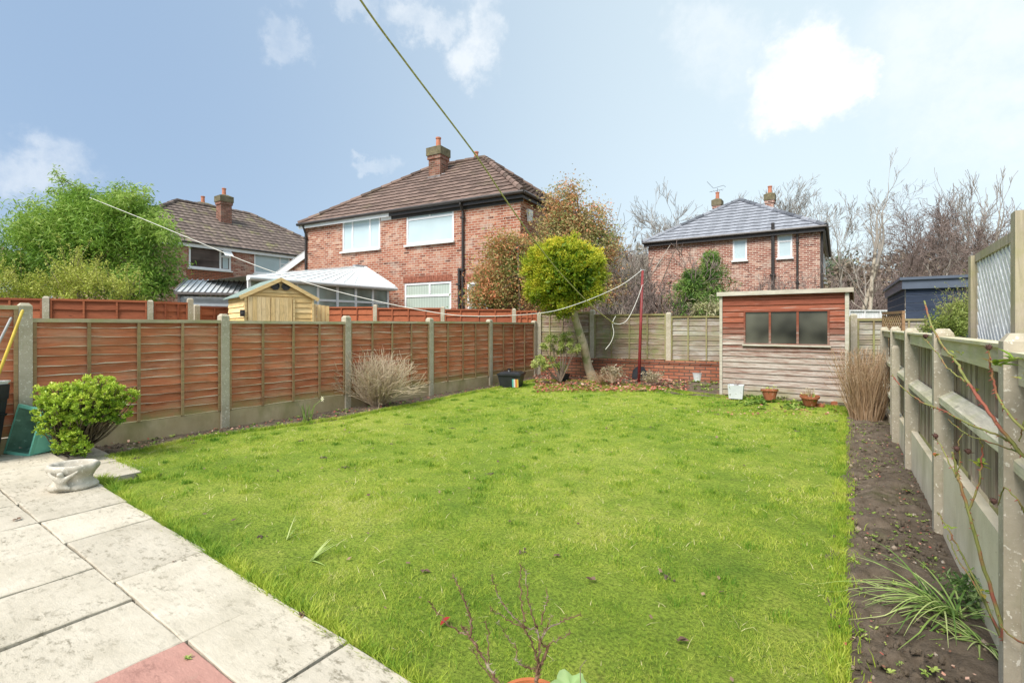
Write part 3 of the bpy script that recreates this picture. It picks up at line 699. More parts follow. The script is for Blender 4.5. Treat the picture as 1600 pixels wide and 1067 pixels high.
# right-hand fence, seen from its rail side
rp = [(.50, .55), (.50, 2.54), (.475, 4.30), (.435, 6.07), (.40, 7.80), (.36, 9.75)]
RF = thing('paling_fence', 'grey vertical paling fence with rails and concrete gravel boards along the right border', 'fence', (.50, .55, 0))
def paling(a, b, zt, g, seed, rails, rtop=.1):
    rg = np.random.default_rng(seed); a, b = np.array(a), np.array(b); d = a - b; L = np.linalg.norm(d); an = math.atan2(d[1], d[0]); u = d / L; w = L - .09
    st = b + u * .045 - np.array([.50, .55])
    mb = MB(); x = 0; y0 = .03
    while x < w - .02:
        pw = min(rg.uniform(.075, .095), w - x); dy = rg.uniform(0, .012)
        mb.box(x + .002, x + pw - .006, y0 + dy, y0 + dy + .014, g + .012, zt - .03 + rg.uniform(-.012, .01), 0, rg.random()); x += pw
    for q in range(1, 1): pass
    mb.box(0, w, .062, .07, g + .02, zt - .06, 0, .2)
    p = mb.build('panel', M['pale_wood'], RF, (st[0], st[1], 0), an)
    rb = MB(); rb.box(0, w, -.028, .026, zt - rtop, zt, 0, rg.random()); rb.box(0, w, -.05, .05, zt + .003, zt + .018, 0, rg.random())
    rb.build('top_rail', M['rail_wood'], p)
    for zr in rails:
        q = MB(); V = [(0, .026, zr - .055), (0, -.04, zr - .03), (0, -.04, zr + .01), (0, .026, zr + .055)]; V2 = [(w, y, z) for (_, y, z) in V]
        q.addnp(V + V2, [[0, 1, 5, 4], [1, 2, 6, 5], [2, 3, 7, 6], [3, 0, 4, 7], [0, 3, 2, 1], [4, 5, 6, 7]], 0, rg.random()); q.build('rail', M['rail_wood'], p)
    q = MB(); q.box(0, w, -.02, .025, -.3, g); q.build('gravel_board', M['concrete_pale'], RF, (st[0], st[1], 0), an)
paling(rp[0], rp[1], 1.24, .52, 1, (.86,)); paling(rp[1], rp[2], 1.265, .50, 2, (.88,)); paling(rp[2], rp[3], 1.275, .36, 3, (.80, ), .09)
paling(rp[3], rp[4], 1.275, .30, 4, (.82,), .07); paling(rp[4], rp[5], 1.27, .10, 5, (.84, .42), .07)
for i, (x, y) in enumerate(rp):
    mb = conc_post([1.33, 1.325, 1.335, 1.335, 1.345, 1.34][i], .085, .10)
    mb.build('post', M['concrete'], RF, (x - .5 - .015, y - .55, 0), R_(90 + (1.5, -.6, 1, 1.2, 0, 0)[i]))
mb = conc_post(1.13, .07, .07); mb.build('stub_post', M['concrete'], RF, (.36 - .5, 7.25 - .55, 0), 0)

# trellis screen just beyond it
TX = .66
def ty(px): return hit(px, (TX, 0), math.pi / 2)
yA, ZA_ = ty(1529); yB, ZB_ = ty(1603)
TR = thing('trellis', 'tall white diagonal lattice trellis between timber posts beyond the right fence', 'trellis', (TX, yB, 0))
zA_, zB_ = zat(400, ZA_), zat(330, ZB_)
g = MB(); g.box(-.045, .045, -.045, .045, -.1, zA_); g.build('post', M['post_wood'], TR, (0, yA - yB, 0))
g = MB(); g.box(-.045, .045, -.045, .045, -.1, zB_); g.build('post', M['post_wood'], TR, (0, 0, 0))
Lt = yA - yB - .09; z0t = .75; zt_ = zat(402, ZA_) - .01
g = MB(); g.bar((0, .045, zt_), (0, .045 + Lt, zt_), .05, .05); g.bar((0, .045, z0t), (0, .045 + Lt, z0t), .05, .05)
g.box(-.02, .02, .045, .07, z0t + .03, zt_ - .03); g.box(-.02, .02, .02 + Lt, .045 + Lt, z0t + .03, zt_ - .03); g.build('trellis_frame', M['post_wood'], TR)
g = MB(); Ht = zt_ - z0t - .05
def lattice(mb, L, H, y0, z0, sgn, xo, step, bw, th):
    c = -H
    while c < L:
        # line y = c + t, z = t (or mirrored)
        t0, t1 = max(0, -c), min(H, L - c)
        if t1 - t0 > .02:
            a = (xo, c + t0, t0); b = (xo, c + t1, t1)
            if sgn < 0: a, b = (xo, a[1], H - a[2]), (xo, b[1], H - b[2])
            mb.bar((a[0], y0 + a[1], z0 + a[2]), (b[0], y0 + b[1], z0 + b[2]), th, bw, 0, random.random(), up=(0, -1, 1) if sgn > 0 else (0, 1, 1))
        c += step
lattice(g, Lt - .02, Ht, .055, z0t + .025, 1, -.010, .085, .034, .012); lattice(g, Lt - .02, Ht, .055, z0t + .025, -1, .010, .085, .034, .012)
g.build('lattice', M['trellis'], TR)

# small lattice piece and far pale fence behind the wooden shed
a_, b_ = W(1380, 8.9), W(1412, 8.0); d_ = b_ - a_; Lq = np.linalg.norm(d_)
ST = thing('trellis', 'small green-stained square lattice panel in front of the navy shed', 'trellis', (a_[0], a_[1], 0), math.atan2(d_[1], d_[0]) - math.pi / 2)
g = MB(); zt2 = zat(489, 8.5); zb2 = 1.0
g.bar((0, 0, zt2), (0, Lq, zt2), .04, .045); g.bar((0, 0, zb2), (0, Lq, zb2), .04, .045); g.box(-.02, .02, 0, .035, .0, zt2 - .03); g.box(-.02, .02, Lq - .035, Lq, .0, zt2 - .03); g.build('trellis_frame', M['fence_rail'], ST)
g = MB(); lattice(g, Lq - .06, zt2 - zb2 - .05, .03, zb2 + .02, 1, -.006, .09, .022, .008); lattice(g, Lq - .06, zt2 - zb2 - .05, .03, zb2 + .02, -1, .006, .09, .022, .008); g.build('lattice', M['fence_rail'], ST)
fence('garden_fence', 'distant pale grey fence seen in the gap between the wooden shed and the navy shed', [W(1300, 15), W(1400, 15.2), W(1500, 15.4)], [zat(484, 15), zat(484, 15.2)], [zat(482, 15)] * 3, .2, 'trellis', 5, 4, 500, edge='trellis', rail='trellis')
fence('garden_fence', 'green mossy fence panel between the wooden shed and the small lattice', [W(1318, 11.3), W(1412, 10.6)], [zat(497, 11)], [1.5, 1.5], .2, 'fence_green', 7, 3, 520)

# ------------------------------------------------------------------ sheds
M['shed_red'] = None
def m_shed():
    t = NT('shed boards faded red'); a = t.attr(); x = t.n('ShaderNodeSeparateXYZ'); t.l(t.tc.outputs['Object'], x.inputs[0])
    g = t.noise(1.7, 6, .65, t.vec((2.2, 30, 30)), dist=.5)
    c = t.ramp(a, [(0, (.19, .060, .038)), (1, (.31, .10, .058))]); c = t.mix(t.rng(x.outputs[2], 1.42, 1.28, 0, .6), c, (.22, .115, .085)); c = t.mix(1, c, t.rng(g, .28, .72, .65, 1.3), 'MULTIPLY')
    h = t.rng(x.outputs[2], 1.46, .80, -.12, .62)    # paint worn off the lower boards
    h2 = t.math('ADD', h, t.rng(t.noise(1.2, 7, .72, t.vec((1.6, 3, 24))), .35, .65, -.30, .36))
    h2 = t.math('ADD', h2, t.math('MULTIPLY', t.math('SUBTRACT', a, .5), .42))
    f = t.rng(h2, .10, .55, 0, .93); gr = t.ramp(t.noise(2.5, 6, .7, t.vec((1.5, 14, 14))), [(.32, (.24, .14, .11)), (.5, (.40, .35, .30)), (.68, (.58, .55, .50))])
    c = t.mix(f, c, gr); c = t.mix(t.math('MULTIPLY', t.rng(x.outputs[2], .30, .02), t.rng(t.noise(3, 5), .35, .6)), c, (.22, .22, .10))
    t.bump(g, .4, .005); return t.fin(c, .85, .15)
M['shed_red'] = m_shed()
M['bleached'] = m_wood('bleached trim board', (.46, .43, .36), (.56, .53, .46), pale=(.26, .11, .07), palef=.25, green=(.42, .42, .3), greenamt=.5, knots=False)
def boards(mb, x0, x1, z0, z1, bh, holes, y=0, tilt=.018, seed=0):
    rg = np.random.default_rng(seed); n = int(round((z1 - z0) / bh)); bh = (z1 - z0) / n
    for i in range(n):
        a, b = z0 + i * bh, z0 + (i + 1) * bh; segs_ = [(x0, x1)]
        for h in holes:
            if a < h[3] - .02 and b > h[2] + .02: segs_ = [(x0, h[0]), (h[1], x1)]
        r = rg.random()
        for (p, q) in segs_:
            V = [(p, y - tilt, a), (q, y - tilt, a), (q, y, b), (p, y, b), (p, y, a + .001), (q, y, a + .001)]
            mb.addnp(V, [[0, 1, 2, 3], [4, 5, 1, 0]], 0, r)
SX0, SX1, SY = -2.14, -.15, 10.1
SH = thing('wooden_shed', 'weathered red wooden shed with a wide mottled window and paint worn off its lower boards', 'shed', (SX0, SY, 0))
sw = SX1 - SX0; SZ = 1.97
wx0 = hit(1165, (SX0, SY), 0)[0]; wx1 = hit(1293, (SX0, SY), 0)[0]; wz0, wz1 = 1.345, zat(487, 8.85)
wz0 = zat(537, 8.85)
g = MB(); boards(g, .0, sw, .06, SZ - .02, .108, [(wx0, wx1, wz0, wz1)], seed=5)
g.quad((0, 0, .06), (0, 1.25, .06), (0, 1.25, 1.85), (0, 0, SZ)); g.quad((0, 1.25, .06), (sw, 1.25, .06), (sw, 1.25, 1.85), (0, 1.25, 1.85))
g.box(wx0, wx1, .06, .07, wz0, wz1)
g.build('wall', M['shed_red'], SH)
g = MB(); boards(g, .0, 1.25, .06, SZ - .10, .108, [], seed=6); g.build('side_wall', M['shed_red'], SH, (sw, 0, 0), math.pi / 2)
g = MB(); g.box(-.03, .02, -.035, -.02, .02, SZ - .03, 0, .3); g.box(sw - .025, sw + .03, -.035, -.02, .02, SZ - .03, 0, .7); g.box(sw + .02, sw + .035, -.018, .05, .02, SZ - .05, 0, .5); g.build('corner_trim', M['bleached'], SH)
g = MB(); fr = .03
for (a, b, c, d) in ((wx0 - fr, wx1 + fr, wz0 - .04, wz0 - .002), (wx0 - fr, wx1 + fr, wz1 + .002, wz1 + .03), (wx0 - fr, wx0, wz0, wz1), (wx1, wx1 + fr, wz0, wz1)): g.box(a, b, -.028, .02, c, d, 0, .3)
wn_ = g.build('window', M['shed_red'], SH)
g = MB()
for f in (.315, .655): xx = wx0 + (wx1 - wx0) * f; g.box(xx - .018, xx + .018, -.022, .012, wz0, wz1, 0, .4)
g.build('glazing_bar', M['shed_red'], wn_)
g = MB(); g.quad((wx0, .0, wz0), (wx1, .0, wz0), (wx1, .0, wz1), (wx0, .0, wz1)); g.build('pane', M['pane_shed'], wn_)
g = MB(); g.box(wx0 - .05, wx1 + .05, -.055, -.028, wz0 - .05, wz0 - .02); g.build('sill', M['bleached'], wn_)
g = MB(); g.addnp([(-.06, -.07, SZ), (sw + .08, -.07, SZ), (sw + .08, 1.35, SZ - .12), (-.06, 1.35, SZ - .12), (-.06, -.07, SZ + .022), (sw + .08, -.07, SZ + .022), (sw + .08, 1.35, SZ - .098), (-.06, 1.35, SZ - .098)],
                  [[0, 3, 2, 1], [4, 5, 6, 7], [0, 1, 5, 4], [1, 2, 6, 5], [2, 3, 7, 6], [3, 0, 4, 7]]); rf_ = g.build('roof', m_speck('worn roofing felt', (.16, .12, .08), (.32, .24, .16), (.42, .36, .28), 5, 30, green=(.16, .2, .05)), SH)
g = MB(); g.box(-.07, sw + .09, -.09, -.072, SZ - .045, SZ + .03, 0, .6); g.bar((sw + .09, -.07, SZ - .01), (sw + .09, 1.35, SZ - .13), .018, .07); g.build('fascia', M['bleached'], SH)

# yellow shed in the next garden
M['yellow'] = m_wood('fresh yellow larch boards', (.80, .55, .24), (.90, .68, .36), knots=True)
M['yellow_v'] = m_wood('fresh yellow door boards', (.80, .57, .27), (.90, .69, .40), axis='z', knots=True)
c0_ = W(382, 10.0); c1_ = W(489, 10.9); d_ = c1_ - c0_; wy = np.linalg.norm(d_); ay = math.atan2(d_[1], d_[0])
YS = thing('yellow_shed', 'new yellow timber shed with apex roof and double doors beyond the left fence', 'shed', (c0_[0], c0_[1], 0), ay)
zeY = zat(462, 10.2); zaY = zat(437, 10.45); depY = 1.35
g = MB()
n = int(zeY / .12)
boards(g, 0, wy, .05, zeY, .115, [], seed=8)
for i in range(5):
    z0_, z1_ = zeY + (zaY - zeY) * i / 5, zeY + (zaY - zeY) * (i + 1) / 5; f0, f1 = i / 5, (i + 1) / 5
    g.addnp([(wy / 2 * f0, -.018, z0_), (wy - wy / 2 * f0, -.018, z0_), (wy - wy / 2 * f1, 0, z1_), (wy / 2 * f1, 0, z1_)], [[0, 1, 2, 3]], 0, random.random())
g.build('wall', M['yellow'], YS)
g = MB(); boards(g, -depY, 0, .05, zeY, .115, [], seed=9); g.build('side_wall', M['yellow'], YS, (0, 0, 0), -math.pi / 2)
o_ = bpy.data.objects[-1] if False else None
g = MB(); g.quad((wy, 0, 0), (wy, depY, 0), (wy, depY, zeY), (wy, 0, zeY)); g.poly([(wy, depY, 0), (0, depY, 0), (0, depY, zeY), (wy / 2, depY, zaY), (wy, depY, zeY)]); g.build('back_wall', M['yellow'], YS)
for k in (0, 1):
    g = MB(); x0_ = wy * (.04 + .32 * k) + .0
    for j in range(5):
        g.box(x0_ + j * wy * .062, x0_ + (j + 1) * wy * .062 - .004, -.05, -.02, .08, zeY - .03, 0, random.random())
    g.build('door', M['yellow_v'], YS)
g = MB(); g.box(-.01, .03, -.05, .02, .05, zeY - .02, 0, .5); g.box(wy - .03, wy + .01, -.035, .02, .05, zeY - .02, 0, .8); g.box(wy * .68, wy * .71, -.04, -.018, .05, zeY - .02, 0, .8); g.build('corner_trim', M['yellow'], YS)
g = MB()
for sgn in (0, 1):
    a = np.array([-.10 if not sgn else wy + .10, 0, zeY - .045]); b = np.array([wy / 2, 0, zaY + .02])
    g.addnp([a + (0, -.055, 0), b + (0, -.055, 0), b + (0, depY + .1, 0), a + (0, depY + .1, 0), a + (0, -.055, .02), b + (0, -.055, .02), b + (0, depY + .1, .02), a + (0, depY + .1, .02)],
            [[4, 5, 6, 7], [0, 1, 2, 3], [0, 1, 5, 4], [2, 3, 7, 6], [3, 0, 4, 7]])
g.build('roof', m_plain('green grey roofing felt', (.24, .31, .28), .9, .1, .2, 12), YS)
g = MB()
for sgn in (0, 1): g.bar((-.10 if not sgn else wy + .10, -.068, zeY - .055), (wy / 2, -.068, zaY + .0), .02, .075)
g.build('bargeboard', M['yellow'], YS)
for k in (-.105, .105):
    g = MB(); pr = [(.085, 0), (.085, .03), (.07, .03), (.06, .004), (.0, .004)]
    V = []
    g.lathe(pr, (0, 0, 0), 16)
    o = g.build('vent', M['black_paint'], YS, (wy / 2 + k, -.02, zaY - .14), 0); o.rotation_euler = (R_(90), 0, 0)
g = MB(); g.box(-.09, -.02, -.12, -.03, 1.55, 1.68); g.tube([(-.05, -.02, 1.6), (-.09, -.16, 1.62)], .03, 8); g.build('lamp', M['black_paint'], YS)
tb = W(493, 11.2)
g = MB()
for j in range(4): g.box(j * .09, j * .09 + .08, 0, .02, .0, zat(475, 11.2) - j * .012, 0, random.random())
g.box(0, .35, .02, .06, .3, .4)
bo = g.build('wooden_gate', M['yellow_v'], None, (tb[0] - .1, tb[1], 0), YAW + .5); tag(bo, 'narrow pale timber gate standing right beside the yellow shed', 'gate')

# grey metal shed
MS0 = W(282, 12.0); MS1 = W(398, 12.6); d_ = MS1 - MS0; wm = np.linalg.norm(d_); am = math.atan2(d_[1], d_[0])
GS = thing('metal_shed', 'pale grey corrugated metal shed behind the orange fence, left of the yellow shed', 'shed', (MS0[0], MS0[1], 0), am)
zE = zat(457, 12.0); zR = zat(436, 12.8); dm = 2.3
M['metal'] = m_plain('grey painted metal', (.50, .53, .55), .5, .4, .12)
M['metal_dark'] = m_plain('grey brown metal trim', (.17, .15, .14), .5, .4, .2)
g = MB(); zz = 0
while zz < zE - .12:
    g.addnp([(0, 0, zz), (wm, 0, zz), (wm, -.03, zz + .1), (0, -.03, zz + .1), (0, 0, zz + .16), (wm, 0, zz + .16)], [[0, 1, 2, 3], [3, 2, 5, 4]], 0, .5)
    g.addnp([(0, dm, zz), (0, 0, zz), (-.03, 0, zz + .1), (-.03, dm, zz + .1), (0, 0, zz + .16), (0, dm, zz + .16)], [[0, 1, 2, 3], [3, 2, 4, 5]], 0, .5); zz += .16
g.poly([(0, dm, zE - .1), (0, 0, zE - .1), (0, 0, zE), (0, dm / 2, zR - .05), (0, dm, zE)]); g.quad((0, dm, 0), (wm, dm, 0), (wm, dm, zE), (0, dm, zE)); g.build('wall', M['metal'], GS)
g = MB(); nr = 15
for i in range(nr):
    x0_, x1_ = -.1 + (wm + .2) * i / nr, -.1 + (wm + .2) * (i + 1) / nr; xm_ = x0_ + (x1_ - x0_) * .2
    for (ya, za_, yb_, zb_) in ((-.12, zE, dm / 2, zR), (dm + .12, zE, dm / 2, zR)):
        g.quad((xm_, ya, za_), (x1_, ya, za_), (x1_, yb_, zb_), (xm_, yb_, zb_), 0, .9)
        g.quad((x0_, ya, za_ + .03), (xm_, ya, za_ + .03), (xm_, yb_, zb_ + .03), (x0_, yb_, zb_ + .03), 0, .2); g.quad((xm_, ya, za_ + .03), (xm_, ya, za_), (xm_, yb_, zb_), (xm_, yb_, zb_ + .03), 1, .2)
g.build('roof', [M['metal'], M['metal_dark']], GS)
g = MB(); g.bar((-.1, -.13, zE - .02), (wm + .1, -.13, zE - .02), .03, .06); g.box(-.05, .0, -.05, 0, 0, zE - .03); g.bar((-.11, -.1, zE), (-.11, dm / 2, zR + .02), .03, .09); g.build('trim', M['metal_dark'], GS)

# navy shed / garden room
NO = W(1415, 9.5); NS = thing('navy_shed', 'dark navy blue boarded garden room with overhanging flat roof beyond the right fence', 'shed', (NO[0], NO[1], 0), R_(2))
M['navy'] = m_wood('navy painted boards', (.036, .05, .082), (.048, .066, .105), knots=False)
M['navy2'] = m_plain('navy fascia', (.10, .125, .17), .5, .3, .08)
zN = zat(434, 9.5)
g = MB(); wN = 3.0; dN = 3.6
for i in range(int(zN / .15)):
    z0_ = i * .15; r = random.random()
    g.addnp([(0, -.012, z0_), (wN, -.012, z0_), (wN, -.012, z0_ + .135), (0, -.012, z0_ + .135), (0, .0, z0_ + .142), (wN, 0, z0_ + .142), (wN, 0, z0_ + .15), (0, 0, z0_ + .15)], [[0, 1, 2, 3], [3, 2, 5, 4], [4, 5, 6, 7]], [0, 1, 0], r)
g.build('wall', [M['navy'], M['navy2']], NS)
g = MB()
for i in range(int(zN / .15)):
    z0_ = i * .15
    g.addnp([(-dN, -.012, z0_), (0, -.012, z0_), (0, -.012, z0_ + .135), (-dN, -.012, z0_ + .135), (-dN, 0, z0_ + .15), (0, 0, z0_ + .15)], [[0, 1, 2, 3], [3, 2, 5, 4]], [0, 1], .5)
g.build('side_wall', [M['navy'], M['navy2']], NS, (0, 0, 0), -math.pi / 2)
g = MB(); g.box(-.10, wN + .1, -.12, dN + .1, zN - .05, zN); g.box(-.06, wN + .1, -.08, dN + .1, zN - .22, zN - .053); g.build('roof', M['navy2'], NS)
# ------------------------------------------------------------------ ground
def lawn_z(x, y):
    x, y = np.asarray(x, float), np.asarray(y, float)
    z = np.interp(y, [1.2, 1.6, 4, 8.5, 10.6, 12], [.05, .03, 0, 0, .05, .13]) + (vnoise(x, y, .8, 3, 3) - .5) * .035
    return z
M['ground'] = m_speck('garden ground', (.10, .09, .04), (.16, .17, .06), (.2, .2, .1), 1.2, 8)
g = MB(); s_ = 400
g.quad((-s_, -s_, -.10), (s_, -s_, -.10), (s_, s_, -.10), (-s_, s_, -.10)); tag(g.build('ground', M['ground']), kind='structure')
def m_soil(name, c0, c1, c2, ):
    t = NT(name); n = t.noise(9, 8, .72); c = t.ramp(n, [(.3, c0), (.62, c1), (.8, c2)])
    c = t.mix(t.rng(t.noise(1.6, 5, .7), .55, .72, 0, .6), c, (.085, .10, .03))
    t.bump(t.noise(38, 7, .75), .9, .03); return t.fin(c, .95, .1)
M['soil'] = m_soil('dark garden soil', (.085, .067, .05), (.20, .16, .12), (.32, .26, .20))
def bed(name, xf0, xf1, y0, y1, st, amp, zb=0., seed=1):
    """soil between two edges x = f(y), displaced clods"""
    ny = int((y1 - y0) / st); Y = np.linspace(y0, y1, ny); nx = max(4, int(np.max(xf1(Y) - xf0(Y)) / st))
    U = np.linspace(0, 1, nx); YY, UU = np.meshgrid(Y, U, indexing='ij'); XX = xf0(YY) + (xf1(YY) - xf0(YY)) * UU
    edge = np.minimum(1, 6 * np.minimum(UU, 1 - UU))
    Z = lawn_z(XX, YY) + zb + (vnoise(XX, YY, 9, seed, 4) - .45) * amp * edge + (vnoise(XX, YY, 2, seed + 1, 2) - .5) * .05 * edge
    V = np.stack([XX, YY, Z], -1).reshape(-1, 3); i = np.arange(ny - 1)[:, None] * nx + np.arange(nx - 1)[None]; i = i.ravel()
    g = MB(); g.addnp(V, np.stack([i, i + 1, i + nx + 1, i + nx], 1)); o = g.build(name, M['soil'], smooth=True); tag(o, kind='structure'); return V
# lawn outline (world x, y)
lawn_right = lambda y: np.interp(y, [1.2, 2.3, 3.7, 7, 9.7], [.02, -.03, -.06, -.12, -.15])
lawn_left = lambda y: np.interp(y, [1.2, 1.75, 2.6, 4.5, 6.5, 8.5, 10.2], [-5.1, -6.2, -6.42, -6.12, -6.28, -6.42, -6.35])
OUT = [(-5.0, 1.75), (-6.15, 1.75), (-6.42, 2.6), (-6.12, 4.5), (-6.28, 6.5), (-6.42, 8.5), (-6.38, 10.1), (-5.1, 10.5), (-3.9, 10.45), (-3.3, 10.35), (-2.7, 10.0), (-2.05, 9.83), (-.9, 9.65), (-.15, 9.55), (-.12, 7), (-.06, 3.7), (-.03, 2.3), (.02, 1.2), (-1.6, 1.22), (-4.6, 1.36), (-5.0, 1.4)]
OUT = np.array(OUT)
def inpoly(x, y, poly=OUT):
    r = np.zeros(len(x), bool); j = len(poly) - 1
    for i in range(len(poly)):
        xi, yi = poly[i]; xj, yj = poly[j]
        c = ((yi > y) != (yj > y)) & (x < (xj - xi) * (y - yi) / (yj - yi + 1e-12) + xi); r ^= c; j = i
    return r
bedV = bed('soil', lambda y: np.full_like(y, -6.9), lambda y: lawn_left(y) + .12, 1.3, 10.3, .035, .05, .0, 5)
bedV = bed('soil', lambda y: lawn_right(y) - .12, lambda y: np.interp(y, [1, 10], [.52, .36]), .4, 11.2, .012, .10, .0, 6)
bed('soil', lambda y: np.full_like(y, -6.95), lambda y: np.full_like(y, .4), 9.75, 12.4, .045, .06, .01, 9)

# lawn ground
M['lawn'] = None
def m_lawn():
    t = NT('mossy lawn'); n1 = t.noise(.75, 5, .6); n2 = t.noise(5, 6, .7); n3 = t.noise(60, 4, .7)
    c = t.ramp(t.math('ADD', t.math('MULTIPLY', n1, .6), t.math('MULTIPLY', n2, .4)), [(.36, (.16, .27, .035)), (.5, (.30, .41, .055)), (.62, (.46, .52, .10))])
    c = t.mix(t.rng(n3, .34, .58, .8, 0), c, (.08, .12, .02)); c = t.mix(t.rng(t.noise(2.1, 6, .75), .62, .75, 0, .6), c, (.20, .16, .06))
    t.bump(t.noise(45, 6, .75), 1, .03); return t.fin(c, .9, .1)
M['lawn'] = m_lawn()
st = .07; X = np.arange(-6.6, .15, st); Y = np.arange(1.15, 10.7, st); XX, YY = np.meshgrid(X, Y)
ins = inpoly(XX.ravel(), YY.ravel()).reshape(XX.shape); ZZ = lawn_z(XX, YY) + .012 + (vnoise(XX, YY, 6, 11, 3) - .5) * .02
idx = np.arange(XX.size).reshape(XX.shape)
ok = ins[:-1, :-1] | ins[1:, :-1] | ins[:-1, 1:] | ins[1:, 1:]
F = np.stack([idx[:-1, :-1], idx[:-1, 1:], idx[1:, 1:], idx[1:, :-1]], -1)[ok]
g = MB(); g.addnp(np.stack([XX, YY, ZZ], -1).reshape(-1, 3), F); tag(g.build('lawn', M['lawn'], smooth=True), kind='structure')

def m_grass():
    t = NT('grass blades'); a = t.attr(); n1 = t.noise(.8, 5, .62); n2 = t.noise(4.5, 5, .7)
    p = t.math('ADD', t.math('MULTIPLY', n1, .55), t.math('MULTIPLY', n2, .45)); x = t.math('ADD', t.math('MULTIPLY', a, .46), t.math('ADD', t.rng(p, .36, .62, -.12, .52), t.rng(t.noise(14, 4, .7), .36, .64, -.06, .26)), True)
    c = t.ramp(x, [(0, (.09, .225, .022)), (.28, (.22, .37, .040)), (.55, (.415, .52, .062)), (.8, (.60, .63, .13)), (1, (.72, .66, .36))])
    t.fin(c, .55, .25); t.translucent(c, .35); return t.m
M['grass'] = m_grass()
def blades(px_, py_, h, w, lean, g, z=None, a=None, m=0, two=False):
    n = len(px_); z = lawn_z(px_, py_) + .008 if z is None else z
    az = rng.uniform(0, 2 * math.pi, n); la = rng.uniform(0, 2 * math.pi, n); ll = lean * rng.uniform(.2, 1, n) * h
    dx, dy = np.cos(az) * w / 2, np.sin(az) * w / 2
    b0 = np.stack([px_ - dx, py_ - dy, z], 1); b1 = np.stack([px_ + dx, py_ + dy, z], 1); 
    a = rng.random(n) if a is None else a
    if two:
        m0 = np.stack([px_ - dx * .8 + np.cos(la) * ll * .35, py_ - dy * .8 + np.sin(la) * ll * .35, z + h * .6], 1); m1 = m0 + 1.6 * np.stack([dx, dy, dx * 0], 1)
        t = np.stack([px_ + np.cos(la) * ll, py_ + np.sin(la) * ll, z + h * .95], 1); V = np.stack([b0, b1, m1, m0, t], 1).reshape(-1, 3); i = np.arange(n)[:, None] * 5
        f = MB.addnp; base = g.nv; g.addnp(V, i + np.array([[0, 1, 2, 3]]), m, a); g.f.append((i + base + np.array([[3, 2, 4]]), np.full(n, m), a)); return
    t = np.stack([px_ + np.cos(la) * ll, py_ + np.sin(la) * ll, z + h], 1); V = np.stack([b0, b1, t], 1).reshape(-1, 3)
    g.addnp(V, np.arange(n)[:, None] * 3 + np.array([[0, 1, 2]]), m, a)
def scatter_lawn(y0, y1, dens):
    n = int(6.5 * (y1 - y0) * dens); x = rng.uniform(-6.5, .05, n); y = rng.uniform(y0, y1, n); k = inpoly(x, y); return x[k], y[k]
g = MB()
for (ya, yb, dens, w, h0, h1) in ((1.15, 2.6, 17000, .0024, .010, .034), (2.6, 4.2, 11000, .0032, .010, .034), (4.2, 6.5, 6000, .005, .012, .034), (6.5, 10.6, 3000, .008, .014, .036)):
    x, y = scatter_lawn(ya, yb, dens)
    tuft = vnoise(x, y, 3.2, 21, 3); h = (h0 + (h1 - h0) * rng.random(len(x)) ** 2) * (.32 + 1.0 * np.clip((tuft - .35) * 2.2, 0, 1.1))
    blades(x, y, h, w, 1.5, g)
# longer rank grass along the edges of the lawn
def edge_pts(poly, n, spread):
    x, y = [], []
    for i in range(len(poly)):
        a, b = poly[i], poly[(i + 1) % len(poly)]; L = np.linalg.norm(b - a); k = int(n * L); t = rng.random(k); o = rng.normal(0, spread, k)
        u = (b - a) / (L + 1e-9); x.append(a[0] + (b[0] - a[0]) * t - u[1] * o * 0 + rng.normal(0, spread, k)); y.append(a[1] + (b[1] - a[1]) * t + rng.normal(0, spread, k))
    return np.concatenate(x), np.concatenate(y)
x, y = edge_pts(OUT, 2600, .035); k = inpoly(x, y) | (rng.random(len(x)) < .06); x, y = x[k], y[k]
x = np.where(y < 1.6, x, x); k = ~((y < 1.26) & (x < -.1)); x, y = x[k], y[k]
blades(x, y, rng.uniform(.025, .065, len(x)), .0040, .8, g, two=True, a=rng.random(len(x)) * .6)
x = rng.uniform(-5.2, 0, 9000); y = 1.36 - (x + 4.6) * (.14 / 3) * 1.0 + np.abs(rng.normal(0, .035, 9000)) - .01; y = np.interp(x, [-5, -4.6, -1.6, .02], [1.4, 1.36, 1.225, 1.2]) + np.abs(rng.normal(.012, .04, 9000))
blades(x, y, rng.uniform(.05, .10, 9000), .0042, .9, g, two=True, a=rng.random(9000) * .55)
# coarser darker clumps and pale straws in the turf
cx, cy = scatter_lawn(1.3, 10, 9); ci = rng.integers(0, len(cx), 26000); sg = rng.uniform(.02, .07, len(cx))[ci]
x, y = cx[ci] + rng.normal(0, 1, 26000) * sg, cy[ci] + rng.normal(0, 1, 26000) * sg; k = inpoly(x, y); x, y = x[k], y[k]
d_ = np.hypot(x, y); blades(x, y, rng.uniform(.02, .048, len(x)), .0020 + .0007 * d_, 1.0, g, two=True, a=np.clip(rng.normal(.0, .25, len(x)), -1, .5))
x, y = scatter_lawn(1.3, 9, 60); d_ = np.hypot(x, y); blades(x, y, rng.uniform(.012, .03, len(x)), .0025 + .0005 * d_, 3.5, g, two=True, a=np.full(len(x), 2.))
tag(g.build('grass', M['grass']), 'short mossy yellow-green grass covering the garden lawn', 'grass', kind='stuff')

